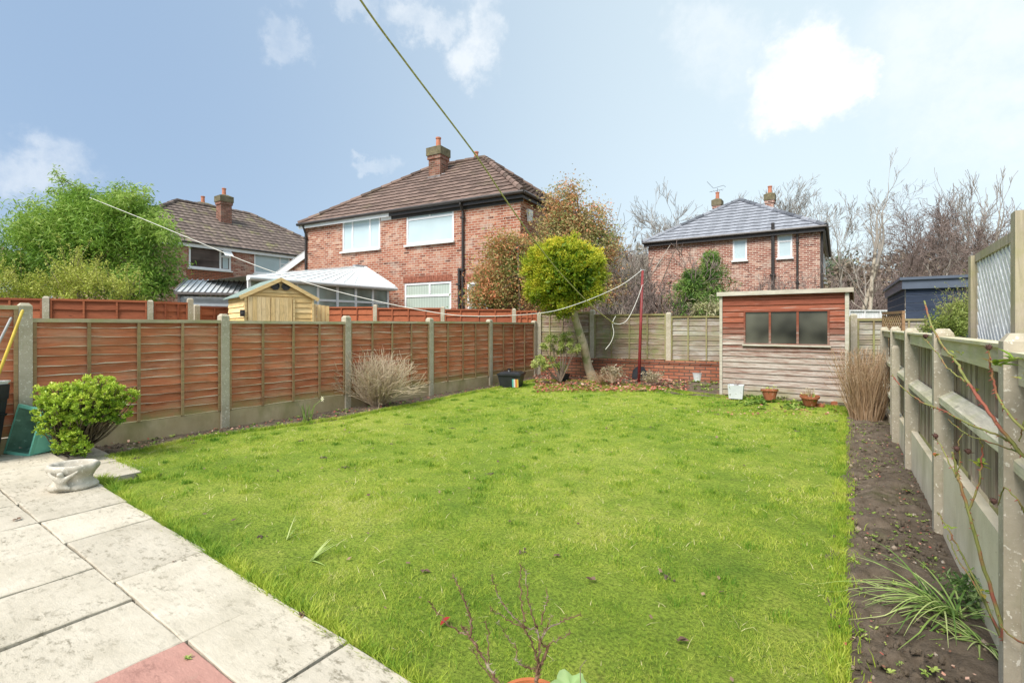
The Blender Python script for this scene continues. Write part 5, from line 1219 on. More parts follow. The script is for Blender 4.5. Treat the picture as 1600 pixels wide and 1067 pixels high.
bt('bare pale-twigged tree showing above the apex of the grey roof', 1160, 38, 278, .2, 6, (3, .48, .68, .10, .05, .5, .009), 'twig_grey', 30, [(lx(.12), .9), (lx(-.25), .9)], tl=.3)
bt('smaller bare tree showing left of the grey roof slope', 1075, 34, 330, .15, 5, (4, .5, .68, .12, .05, .5, .011), 'twig_grey', 31, tl=.3)
bt('bare grey tree at the left corner of the dark brick house', 1003, 30, 345, .14, 5, (3, .45, .68, .11, .05, .5, .010), 'twig_grey', 32, [(lx(-.1), .9), (lx(.15), .85)], tl=.25)
bt('bare grey thicket-like tree between the tall photinia and the dark brick house', 968, 24, 365, .10, 4, (4, .5, .68, .11, .05, .5, .009), 'twig_grey', 33, [(lx(-.15), .9), (lx(.2), .9), (lx(0), 1)], tl=.2)
bt('bare fruit tree with curving limbs just beyond the back fence, right of the red pole', 1030, 13.6, 385, .07, 5, (3, .5, .68, .15, .06, .55, .0065), 'bark', 34, [(lx(-.35), .9), (lx(.3), .9), (lx(0), .8)], tl=.3, twig='twig_brown')
bt('thin white-stemmed birch beyond the back fence, left of the red pole', 974, 13.8, 430, .06, 3, (3, .35, .6, .06, .06, .5, .006), 'bark_birch', 35, tl=.5)
bt('bare branching shrub just beyond the back fence below the tall photinia', 990, 13.2, 430, .03, 4, (3, .5, .7, .14, .05, .55, .004), 'twig_brown', 36, [(lx(-.4), .9), (lx(.3), .9)], tl=.3, name='bare_shrub', cat='shrub')
bt('bare brown-twigged shrub behind the wooden shed against the dark brick house', 1215, 14.2, 420, .03, 5, (3, .55, .7, .14, .04, .55, .005), 'twig_brown', 37, [(lx(-.5), .9), (lx(.4), .9), (lx(0), .9)], tl=.25, name='bare_shrub', cat='shrub')
bt('bare reddish shrub behind the left half of the wooden shed roof', 1160, 14.2, 425, .03, 4, (3, .5, .7, .12, .06, .55, .005), 'twig_brown', 38, [(lx(-.3), .9), (lx(.2), 1)], tl=.3, name='bare_shrub', cat='shrub')

# wooded bank behind: one mass of undergrowth
rg = np.random.default_rng(77); S = []; g = MB()
for j in range(2000):
    px = rg.uniform(1240, 1760); Z = rg.uniform(34, 50); top = zat(np.interp(px, [1240, 1300, 1400, 1500, 1760], [445, 425, 405, 395, 385]) + rg.normal(0, 12), Z); b = np.array([*W(px, Z), 0.])
    h_ = top * rg.uniform(.3, 1); d = np.array([rg.normal(0, .3), rg.normal(0, .3), 1]); d /= np.linalg.norm(d); q = b
    for i in range(4): d = d + rg.normal(0, .22, 3); d[2] = abs(d[2]); d /= np.linalg.norm(d); e = q + d * h_ / 4; S.append((*q, *e, .05 * (1 - i * .18), .05 * (1 - (i + 1) * .18))); q = e
    for _ in range(4): dd = rg.normal(0, 1, 3); dd[2] = abs(dd[2]); dd /= np.linalg.norm(dd); p_ = b + (q - b) * rg.uniform(.3, 1); S.append((*p_, *(p_ + dd * rg.uniform(.6, 1.6)), .025, .012))
g.segs(S, 3); cl = []
for j in range(900): px = rg.uniform(1235, 1760); Z = rg.uniform(42, 52); cl.append((*W(px, Z), rg.uniform(0, zat(np.interp(px, [1240, 1300, 1400, 1500, 1760], [440, 420, 400, 392, 380]), Z)), .45, rg.random()))
foliage(g, cl, 20000, .45, m=1, aspect=.6, up=.1)
M['thicket'] = m_leaf('brown thicket', (.15, .115, .08), (.27, .21, .155), (.36, .31, .22), .15, .3)
tag(g.build('woodland', [M['twig_brown'], M['thicket']]), 'brown bare wooded bank of undergrowth filling the distance at the right', 'woodland', kind='stuff')
g = MB(); cl = []
for j in range(260): px = rg.uniform(930, 1030); Z = rg.uniform(26, 34); cl.append((*W(px, Z), rg.uniform(0, zat(400, Z)), .4, rg.random()))
foliage(g, cl, 5000, .4, aspect=.5, up=.1); S = []
for j in range(260):
    px = rg.uniform(925, 1040); Z = rg.uniform(22, 32); q = np.array([*W(px, Z), 0.]); h_ = zat(400 + rg.normal(0, 22), Z) * rg.uniform(.5, 1); d = np.array([rg.normal(0, .2), rg.normal(0, .2), 1])
    for i in range(4): d = d + rg.normal(0, .18, 3); d /= np.linalg.norm(d); e = q + d * h_ / 4; S.append((*q, *e, .022, .014)); q = e
g.segs(S, 3, 1); M['thicket_grey'] = m_leaf('grey thicket', (.22, .20, .16), (.33, .30, .25), (.42, .40, .32), .15, .3)
tag(g.build('undergrowth', [M['thicket_grey'], M['twig_grey']]), 'grey tangle of bare undergrowth between the brick semi and the dark brick house', 'undergrowth', kind='stuff')
def tree_green(label, px, Z, top, w, seed):
    rg = np.random.default_rng(seed); b = np.array([*W(px, Z), 0.]); H = zat(top, Z); r = thing('evergreen_tree', label, 'tree', b); g = MB(); cl = blob_clumps([(0, 0, H * .55, w, w, H * .42), (w * .3, 0, H * .7, w * .6, w * .6, H * .3)], 160, .35, (.1, .9), .5, .15, .5); foliage(g, cl, 6000, .32, aspect=.5); g.build('crown', m_leaf('distant evergreen', (.06, .09, .05), (.13, .18, .09), (.2, .26, .14), .2, .3), r); g = MB(); g.tube([(0, 0, -.1), (0, 0, H * .7)], [.2, .08], 7); g.build('trunk', M['bark'], r)
tree_green('distant dull green evergreen just right of the dark brick house corner', 1302, 48, 400, 1.7, 5)
# ------------------------------------------------------------------ clothes line and pole
M['rope_green'] = m_plain('mossy green rope', (.44, .42, .20), .9, .1, .3, 30, bump=.5)
M['rope_white'] = m_plain('white washing line', (.70, .69, .64), .6, .3, .1)
M['red_metal'] = m_plain('red brown painted pole', (.24, .035, .035), .45, .4, .2)
PZp = 11.3; pb = P(998, 592, PZp); pt = P(1004, 423, PZp); pb[2] = .05
PO = thing('clothes_pole', 'leaning red metal washing line pole in front of the back fence', 'pole', pb)
g = MB(); g.tube([(0, 0, -.1), (pt - pb) * .45, (pt - pb)], [.036, .033, .028], 10); g.build('pole', M['red_metal'], PO, smooth=True)
g = MB(); g.tube([(pt - pb) + (-.05, 0, .01), (pt - pb) + (.05, 0, .01)], .012, 6); g.tube([(pt - pb) + (-.03, 0, .0), (pt - pb) + (-.05, 0, .06)], .01, 6); g.build('hook', M['lead'], PO)
def smooth_path(K, n=8):
    K = np.asarray(K, float); out = []
    for i in range(len(K) - 1):
        p0, p1, p2, p3 = K[max(i - 1, 0)], K[i], K[i + 1], K[min(i + 2, len(K) - 1)]
        for t in np.linspace(0, 1, n, endpoint=False): out.append(.5 * ((2 * p1) + (-p0 + p2) * t + (2 * p0 - 5 * p1 + 4 * p2 - p3) * t ** 2 + (-p0 + 3 * p1 - 3 * p2 + p3) * t ** 3))
    out.append(K[-1]); return np.array(out)
gr = [(470, -150, 3.2), (563, 0, 4.0), (640, 106, 4.75), (745, 245, 5.9), (790, 312, 6.5), (838, 380, 7.5), (880, 432, 8.6), (925, 478, 10.), (957, 504, 10.9)]
K = smooth_path([P(*q) for q in gr]); g = MB(); g.tube(K, .010, 6); g.tube([K[-1] + (-.02, 0, 0), K[-1] + (.02, 0, 0)], .02, 6)
tag(g.build('rope', M['rope_green'], loc=K[0], offset=K[0], smooth=True), 'mossy green clothes rope coming down diagonally from the top of the view', 'clothes line')
wl_ = [(957, 505, 10.9), (970, 506, 11), (982, 497, 11.1), (997, 465, 11.2), (1005, 438, 11.3), (1003, 423, 11.3)]
K = smooth_path([P(*q) for q in wl_]); g = MB(); g.tube(K, .0075, 5); K2 = smooth_path([P(962, 494, 10.9), P(957, 505, 10.9), P(959, 520, 10.85), P(955, 534, 10.85), P(946, 546, 10.85)]); g.tube(K2, .0075, 5)
tag(g.build('washing_line', M['rope_white'], loc=K[-1], offset=K[-1], smooth=True), 'short white line looped from the red pole top with dangling knotted ends', 'clothes line')
ll = [(1003, 422, 11.3), (975, 443, 11.0), (945, 458, 10.7), (905, 474, 10.3), (860, 487, 9.9), (800, 493, 9.4), (740, 494, 9.1), (690, 490, 9.0), (600, 473, 9.1), (500, 448, 9.4), (400, 415, 9.9), (300, 374, 10.4), (220, 341, 11.), (140, 309, 11.8)]
K = smooth_path([P(*q) for q in ll]); g = MB(); g.tube(K, .0070, 5)
tag(g.build('washing_line', M['rope_white'], loc=K[0], offset=K[0], smooth=True), 'long sagging white washing line from the red pole to the feathery evergreen', 'clothes line')

# ------------------------------------------------------------------ things at the end of the lawn
M['black_plastic'] = m_plain('black plastic', (.022, .024, .028), .45, .4, .3, 8)
M['terracotta'] = m_speck('old terracotta', (.26, .09, .045), (.42, .16, .08), (.5, .36, .26), 9, 30)
M['white_plastic'] = m_speck('weathered white plastic', (.50, .54, .56), (.68, .71, .72), (.3, .32, .26), 4, 18)
def gbase(px, py, z): q = G(px, py, z); return q
# square black tub with a lid and a striped label
b = gbase(799, 604, .02); T = thing('plastic_tub', 'square black plastic tub with knobbed lid and colourful label by the last left fence panel', 'tub', b, YAW - .25)
def frustum(mb, w0, w1, d0, d1, z0, z1, inner=None, m=0):
    V = [(-w0 / 2, -d0 / 2, z0), (w0 / 2, -d0 / 2, z0), (w0 / 2, d0 / 2, z0), (-w0 / 2, d0 / 2, z0), (-w1 / 2, -d1 / 2, z1), (w1 / 2, -d1 / 2, z1), (w1 / 2, d1 / 2, z1), (-w1 / 2, d1 / 2, z1)]
    F = [[0, 3, 2, 1], [0, 1, 5, 4], [1, 2, 6, 5], [2, 3, 7, 6], [3, 0, 4, 7]]
    if inner is None: F.append([4, 5, 6, 7])
    mb.addnp(V, F, m)
    if inner:
        t, zf = inner; r = (zf - z0) / (z1 - z0); wf, df = w0 + (w1 - w0) * r - 2 * t, d0 + (d1 - d0) * r - 2 * t; wi, di = w1 - 2 * t, d1 - 2 * t
        V2 = [(-w1 / 2, -d1 / 2, z1), (w1 / 2, -d1 / 2, z1), (w1 / 2, d1 / 2, z1), (-w1 / 2, d1 / 2, z1), (-wi / 2, -di / 2, z1), (wi / 2, -di / 2, z1), (wi / 2, di / 2, z1), (-wi / 2, di / 2, z1), (-wf / 2, -df / 2, zf), (wf / 2, -df / 2, zf), (wf / 2, df / 2, zf), (-wf / 2, df / 2, zf)]
        mb.addnp(V2, [[0, 1, 5, 4], [1, 2, 6, 5], [2, 3, 7, 6], [3, 0, 4, 7], [5, 9, 8, 4], [6, 10, 9, 5], [7, 11, 10, 6], [4, 8, 11, 7], [8, 9, 10, 11]], m)
g = MB(); frustum(g, .42, .50, .36, .44, 0, .26); g.box(-.27, .27, -.24, .24, .262, .30); g.build('body', M['black_plastic'], T)
g = MB(); frustum(g, .50, .40, .44, .34, .302, .335); g.lathe([(.05, 0), (.03, .03), (.05, .06), (0, .075)], (-.05, 0, .335), 10); g.build('lid', M['black_plastic'], T)
g = MB()
for i, m in enumerate(range(4)): g.addnp([(.07 + i * .035, -.184 - .012, .01), (.105 + i * .035, -.196, .01), (.105 + i * .035, -.222, .19), (.07 + i * .035, -.222, .19)], [[0, 1, 2, 3]], i)
g.build('label', [m_plain('label teal', (.10, .38, .34), .4), m_plain('label white', (.62, .64, .58), .4), m_plain('label orange', (.62, .18, .05), .4), m_plain('label yellow', (.55, .40, .08), .4)], T)
b = gbase(880, 596, .05); T = thing('plant_pot', 'wide black plastic pot with white mark beside the leaning trunk', 'plant pot', b, YAW)
g = MB(); g.lathe([(0, 0), (.11, 0), (.15, .15), (.165, .155), (.165, .18), (.145, .18), (.135, .12), (0, .12)], (0, 0, 0), 18); g.build('pot', M['black_plastic'], T, smooth=False)
g = MB(); g.addnp([(-.10, -.125, .05), (-.06, -.132, .045), (-.05, -.147, .13), (-.08, -.14, .12)], [[0, 1, 2, 3]]); g.build('label', M['pvc'], T)
g = MB(); cl = [(rng.normal(0, .03), rng.normal(0, .03), .28 + rng.normal(0, .04), .03, rng.random()) for _ in range(8)]; foliage(g, cl, 160, .07, aspect=.3, up=.5); g.segs([(0, 0, .12, c[0], c[1], c[2], .004, .002) for c in cl], 4); g.build('plant', M['pieris'], T)
# black rounded board by the pole
b = P(1001, 590, 11.6); b[2] = .06; g = MB(); pr = [(-.17, 0), (.17, 0), (.20, .12), (.17, .26), (.09, .35), (-.06, .36), (-.16, .28), (-.20, .12)]
g.poly([(x, -.02, z) for x, z in pr]); g.poly([(x, .02, z) for x, z in pr[::-1]]); g.addnp([(x, -.02, z) for x, z in pr] + [(x, .02, z) for x, z in pr], [[i, 8 + i, 8 + (i + 1) % 8, (i + 1) % 8] for i in range(8)])
o = g.build('garden_tray', M['black_plastic'], None, b, YAW); o.rotation_euler = (R_(-14), 0, YAW); tag(o, 'rounded black plastic tray leaning behind the foot of the red pole', 'tray')
# white bucket with handle near the brick wall
b = gbase(1090, 596, .11); T = thing('bucket', 'small white bucket with handle against the low brick wall', 'bucket', b)
g = MB(); g.lathe([(0, .0), (.09, 0), (.115, .19), (.12, .19), (.12, .20), (.108, .20), (.085, .01)], (0, 0, 0), 18); g.build('body', M['white_plastic'], T)
g = MB(); an = np.linspace(-.4, math.pi + .4, 12); g.tube([(.155 + .045 * math.cos(a - math.pi / 2), 0, .10 + .07 * math.sin(a - math.pi / 2)) for a in an], .009, 5); g.build('handle', M['white_plastic'], T)
# white square planter in front of the shed
b = gbase(1150, 622, .06); T = thing('planter', 'square pale grey-white planter at the left front corner of the wooden shed', 'planter', b, .1)
g = MB(); frustum(g, .22, .26, .20, .24, 0, .24, (.012, .19)); g.build('pot', M['white_plastic'], T)
g = MB(); g.segs([(rng.normal(0, .03), rng.normal(0, .03), .18, rng.normal(0, .06), rng.normal(0, .06), .18 + rng.uniform(.08, .16), .004, .002) for _ in range(9)], 4); g.build('stem_tuft', M['twig_brown'], T)
# tilted terracotta pots
def tpot(label, px, py, z, r, h, tilt, az, plant, wall=.014):
    b = gbase(px, py, z); b[2] += .0; T = thing('terracotta_pot', label, 'plant pot', b); T.rotation_euler = (R_(tilt), 0, az)
    g = MB(); g.lathe([(0, 0), (r * .62, 0), (r * .95, h * .78), (r * 1.08, h * .8), (r * 1.08, h), (r * .95, h), (r * .88, h * .72), (0, h * .72)], (0, 0, 0), 20); g.build('pot', M['terracotta'], T)
    if plant:
        g = MB(); cl = [(rng.normal(0, r * .4), rng.normal(0, r * .4), h * .8 + rng.uniform(0, .05), .025, rng.random()) for _ in range(10)]; foliage(g, cl, plant, .05, aspect=.4, up=.4); g.build('plant', M['pieris'], T)
    return T
tpot('tilted round terracotta pot with green weeds, left of centre in front of the wooden shed', 1203, 625, .07, .13, .19, -8, .4, 60)
T = tpot('low terracotta pot with a dry dead stalk, near the right front of the wooden shed', 1265, 633, .06, .135, .16, 5, .2, 40)
g = MB(); S = []
for j in range(10): d = np.array([rng.normal(0, .3), rng.normal(0, .3), 1]); S += [(0, 0, .12, d[0] * .1, d[1] * .1, .25, .004, .003)] + [(d[0] * .1, d[1] * .1, .25, d[0] * .1 + rng.normal(0, .04), d[1] * .1 + rng.normal(0, .04), .29, .003, .001) for _ in range(2)]
g.segs(S, 4); g.build('dead_stems', M['twig_pale'], T)
# broken shards beside it
def shard(name, label, cat, px, py, z, s, mat, seed, flat=.35):
    rg = np.random.default_rng(seed); b = gbase(px, py, z); g = MB(); n = 8; an = np.sort(rg.uniform(0, 6.28, n)); rr = s * rg.uniform(.6, 1.1, n)
    top = [(math.cos(a) * r, math.sin(a) * r * .75, s * flat * rg.uniform(.6, 1.2)) for a, r in zip(an, rr)]; bot = [(x * 1.1, y * 1.1, -.01) for x, y, _ in top]
    g.addnp(top + bot + [(0, 0, s * flat * 1.25)], [[i, n + i, n + (i + 1) % n, (i + 1) % n] for i in range(n)]); g.addnp(top + [(0, 0, s * flat * 1.3)], [[i, (i + 1) % n, n] for i in range(n)])
    return tag(g.build(name, M[mat], None, b), label, cat)
shard('pot_shard', 'broken orange terracotta shard lying flat right of the low terracotta pot', 'shard', 1282, 634, .05, .09, 'terracotta', 3)
shard('pot_shard', 'small dark terracotta shard standing at the right foot of the wooden shed', 'shard', 1303, 632, .06, .05, 'terracotta', 4, .9)

# leaf litter and small weeds
M['litter'] = m_leaf('fallen leaves', (.22, .11, .07), (.52, .13, .10), (.66, .46, .34), .15, 8)
def litter(mb, x, y, size, a, zoff=.012, m=0):
    n = len(x); az = rng.uniform(0, 6.28, n); s = size * rng.uniform(.6, 1.4, n); z = lawn_z(x, y) + zoff + rng.uniform(0, .02, n); ti = rng.normal(0, .25, n)
    u = np.stack([np.cos(az), np.sin(az), ti], 1) * s[:, None]; w = np.stack([-np.sin(az), np.cos(az), rng.normal(0, .3, n)], 1) * s[:, None] * .35; p = np.stack([x, y, z], 1)
    mb.addnp(np.stack([p, p + u * .5 - w, p + u, p + u * .5 + w], 1).reshape(-1, 3), np.arange(n)[:, None] * 4 + np.array([[0, 1, 2, 3]]), m, a)
g = MB(); pts = np.array([G(rng.uniform(835, 1075), rng.uniform(583, 609), .08)[:2] for _ in range(3000)]); litter(g, pts[:, 0], pts[:, 1], .058, rng.random(len(pts)) ** 1.1, .04)
pts = np.column_stack([rng.uniform(-6.85, -6.3, 500), rng.uniform(1.8, 10.5, 500)]); litter(g, pts[:, 0], pts[:, 1], .03, rng.random(500))
pts = np.column_stack([rng.uniform(-.08, .42, 420), rng.uniform(1.5, 9.5, 420)]); litter(g, pts[:, 0], pts[:, 1], .016, rng.uniform(0, 1, 420) * (rng.random(420) > .4))
pts = np.array([G(rng.uniform(1090, 1330), rng.uniform(612, 645), .06)[:2] for _ in range(350)]); litter(g, pts[:, 0], pts[:, 1], .04, rng.random(len(pts)))
tag(g.build('leaf_litter', M['litter']), 'red and brown fallen leaves scattered over the soil borders', 'leaf litter', kind='stuff')
M['weed'] = m_leaf('weed leaf', (.09, .18, .03), (.24, .38, .07), (.44, .52, .14), .3, 6)
g = MB()
def rosette(mb, x, y, r, n, m=0, tone=.5):
    z = float(lawn_z(x, y)) + .012; az = rng.uniform(0, 6.28, n); s = r * rng.uniform(.6, 1.2, n); el = rng.uniform(.1, .8, n); u = np.stack([np.cos(az) * np.cos(el), np.sin(az) * np.cos(el), np.sin(el)], 1) * s[:, None]; w = np.stack([-np.sin(az), np.cos(az), 0 * az], 1) * s[:, None] * .22; p = np.tile([x, y, z], (n, 1))
    mb.addnp(np.stack([p, p + u * .6 - w, p + u - [0, 0, .004], p + u * .6 + w], 1).reshape(-1, 3), np.arange(n)[:, None] * 4 + np.array([[0, 1, 2, 3]]), m, np.clip(tone + rng.normal(0, .2, n), 0, 1))
for j in range(520): y = 1.4 + 7.9 * rng.random() ** 1.4; rosette(g, rng.uniform(lawn_right(y) + .02, .40), y, rng.uniform(.008, .026), rng.integers(5, 12), tone=rng.uniform(.4, 1))
for j in range(160): y = rng.uniform(1.9, 10); rosette(g, rng.uniform(-6.8, float(lawn_left(y))), y, rng.uniform(.02, .05), 10, tone=rng.uniform(.2, .8))
for j in range(120): q = G(rng.uniform(940, 1130), rng.uniform(588, 604), .08); rosette(g, q[0], q[1], rng.uniform(.02, .06), 14, tone=rng.uniform(.4, 1))
for j in range(90): q = G(rng.normal(1185, 14), rng.normal(622, 4), .08); rosette(g, q[0], q[1], rng.uniform(.04, .1), 14, tone=rng.uniform(.1, .6))
for j in range(40): q = G(rng.normal(1243, 8), rng.normal(632, 3), .06); rosette(g, q[0], q[1], rng.uniform(.04, .08), 12, tone=rng.uniform(.2, .7))
for j in range(70): q = G(rng.uniform(1055, 1130), rng.uniform(590, 612), .09); rosette(g, q[0], q[1], rng.uniform(.03, .08), 14, tone=rng.uniform(.3, 1))
tag(g.build('weeds', M['weed']), 'small green weeds and seedlings dotted over the soil borders', 'weeds', kind='stuff')
M['stone'] = m_speck('pebble', (.20, .15, .11), (.36, .30, .24), (.55, .52, .47), 12, 40)
g = MB(); rg = np.random.default_rng(41)
ico = np.array([(0, 0, 1)] + [(math.cos(a) * .9, math.sin(a) * .9, .3) for a in np.linspace(0, 6.28, 6)[:-1]] + [(math.cos(a + .6) * .9, math.sin(a + .6) * .9, -.4) for a in np.linspace(0, 6.28, 6)[:-1]])
icoF = [[0, 1 + i, 1 + (i + 1) % 5] for i in range(5)] + [[1 + i, 6 + i, 1 + (i + 1) % 5] for i in range(5)] + [[1 + (i + 1) % 5, 6 + i, 6 + (i + 1) % 5] for i in range(5)]
for j in range(5200):
    if rg.random() < .8: y = 1.3 + 8 * rg.random() ** 1.5; x = rg.uniform(-.08, .44); s = .003 + .018 * rg.random() ** 3
    else: y = rg.uniform(1.8, 10); x = rg.uniform(-6.85, -6.3); s = rg.uniform(.006, .02)
    g.addnp(ico * s * rg.uniform(.6, 1.3, 3) + (x, y, float(lawn_z(x, y)) + .006), icoF, 0 if rg.random() < .93 else 1, rg.random())
tag(g.build('gravel', [M['soil'], M['stone']]), 'soil crumbs and small stones lying on the borders', 'gravel', kind='stuff')

# dry tufts at the back bed
M['tuft'] = m_leaf('pale dry flower head', (.24, .20, .11), (.42, .36, .24), (.58, .52, .40), .25, 6)
def dry(label, px, py, Z, h, w, n, green=False):
    b = P(px, py, Z); b[2] = .1; r = thing('dry_plant', label, 'plant', b); S = []; cl = []
    for j in range(n):
        e = np.array([rng.normal(0, w), rng.normal(0, w), h * rng.uniform(.4, 1)]); S += [(0, 0, 0, *(e * (.6, .6, .6)), .005, .004), (*(e * (.6, .6, .6)), *e, .004, .002)]; cl.append((*e, .03, rng.random()))
    g = MB(); g.segs(S, 4); g.build('stems', M['twig_pale'], r); g = MB(); foliage(g, cl, n * 14, .05, aspect=.5, up=.1); g.build('foliage', M['tuft'], r)
dry('bushy pale dry plant in front of the low brick wall, right of the leaning trunk', 957, 592, 10.9, .36, .11, 40)
dry('pale dried flower heads right of the foot of the red pole', 1019, 592, 10.8, .26, .10, 34)
b = P(938, 594, 11.); b[2] = .08; r = thing('grass_tuft', 'thin brown arching grass tuft just right of the leaning trunk', 'plant', b); g = MB(); S = []
for j in range(90):
    d = np.array([rng.normal(0, .45), rng.normal(0, .45), 1]); q = np.zeros(3)
    for i in range(5): d = d + (d[0] * .1, d[1] * .1, -.22); e = q + d / np.linalg.norm(d) * .085; S.append((*q, *e, .003, .002)); q = e
g.segs(S, 3, 0, np.repeat(rng.random(90), 5)); g.build('blades', M['straw'], r)

# daffodil and bulbs
M['strap'] = m_leaf('bulb leaf', (.12, .23, .05), (.32, .46, .12), (.60, .66, .30), .3, 5)
def strap_leaf(mb, p, d, L, w, bend, n=8, m=0, a=.5, gz=None):
    p = np.array(p, float); d = np.array(d, float); d /= np.linalg.norm(d); hz = np.array([d[0], d[1], 0]); hz /= np.linalg.norm(hz) + 1e-9; sd_ = np.array([-hz[1], hz[0], 0]); V = []
    for i in range(n + 1):
        f = i / n; ww = w * (1 - f ** 2.2) * .5 + .0004; V += [p - sd_ * ww, p + np.array([0, 0, -ww * .5]), p + sd_ * ww]; p = p + d * L / n; d = d + np.array([0, 0, -bend / n]) + hz * bend * .3 / n; d /= np.linalg.norm(d)
        if gz is not None and p[2] < gz: p[2] = gz; d[2] = max(d[2], 0)
    mb.addnp(V, [[3 * i + j, 3 * i + j + 1, 3 * i + j + 4, 3 * i + j + 3] for i in range(n) for j in (0, 1)], m, a)
b = G(479, 657, .01); D = thing('daffodil', 'single white daffodil with upright green leaves at the foot of the left fence', 'flower', b); g = MB()
for j in range(16): az = rng.uniform(0, 6.28); strap_leaf(g, (rng.normal(0, .03), rng.normal(0, .03), 0), (math.cos(az) * .25, math.sin(az) * .25, 1), rng.uniform(.18, .30), .013, .35, a=rng.random() * .6)
g.build('leaf', M['strap'], D); fl_ = P(504, 623, 7.15) - b; g = MB(); g.tube([(0, 0, 0), fl_ * (.5, .5, .7), fl_], .003, 5); g.build('stem', M['strap'], D); g = MB()
for j in range(6): a = j * 1.047; g.addnp([fl_, fl_ + (.02 * math.cos(a - .4), -.004, .02 * math.sin(a - .4)), fl_ + (.05 * math.cos(a), -.006, .05 * math.sin(a)), fl_ + (.02 * math.cos(a + .4), -.004, .02 * math.sin(a + .4))], [[0, 1, 2, 3]])
g.lathe([(.008, 0), (.012, .02)], fl_, 8); g.build('flower', m_plain('cream petals', (.80, .78, .58), .6, .2, .05), D)
for i, (px, py, n, lab) in enumerate(((485, 880, 7, 'green bulb leaves sprouting in the lawn nearer the patio edge'), (448, 845, 5, 'thin splayed bulb leaves in the lawn further from the camera than the other sprout'))):
    b = G(px, py, .03); D = thing('bulb_sprout', lab, 'plant', b); g = MB()
    for j in range(n): az = rng.uniform(-1.2, 1.9) + 1; el = rng.uniform(.35, 1.6) if j < n - 2 else .15; strap_leaf(g, (0, 0, .01), (math.cos(az), math.sin(az), el), rng.uniform(.10, .19), .011 if i == 0 else .006, .3, a=rng.uniform(.6, 1), gz=.02)
    g.build('leaf', M['strap'], D)

# strappy clump in the right border
b = G(1486, 962, .02); D = thing('strappy_plant', 'large clump of long arching green strap leaves in the right border', 'plant', b); g = MB(); rg = np.random.default_rng(3)
for j in range(64):
    az = math.pi + rg.normal(0, .75) + .2 if j < 50 else rg.uniform(0, 6.28); el = rg.uniform(.25, 1.3); strap_leaf(g, (rg.normal(0, .03), rg.normal(0, .025), 0), (math.cos(az), math.sin(az), el), rg.uniform(.25, .56), rg.uniform(.005, .009), rg.uniform(1.0, 1.9), 12, a=rg.random(), gz=.012)
g.build('leaf', M['strap'], D)
b = G(1530, 1005, .02); D = thing('strappy_plant', 'small splayed tuft of pale green leaves right of the large strappy clump', 'plant', b); g = MB()
for j in range(26): az = rg.uniform(2., 5.5); strap_leaf(g, (rg.normal(0, .02), rg.normal(0, .02), 0), (math.cos(az), math.sin(az), rg.uniform(.1, .8)), rg.uniform(.1, .24), .006, 1.1, 8, a=rg.uniform(.2, 1), gz=.012)
g.build('leaf', M['strap'], D)
M['leafy'] = m_leaf('leafy border plant', (.05, .12, .03), (.14, .24, .07), (.26, .36, .14), .3, 6)
b = G(1515, 945, .02); D = thing('leafy_plant', 'low leafy green plant between the strappy clump and the gravel board', 'plant', b); g = MB(); cl = [(rg.normal(0, .06), rg.normal(0, .07), rg.uniform(.0, .12), .02, rg.random()) for _ in range(22)]; foliage(g, cl, 380, .045, aspect=.25, up=.4); g.segs([(0, 0, 0, c[0], c[1], c[2], .002, .001) for c in cl], 3); g.build('foliage', M['leafy'], D)

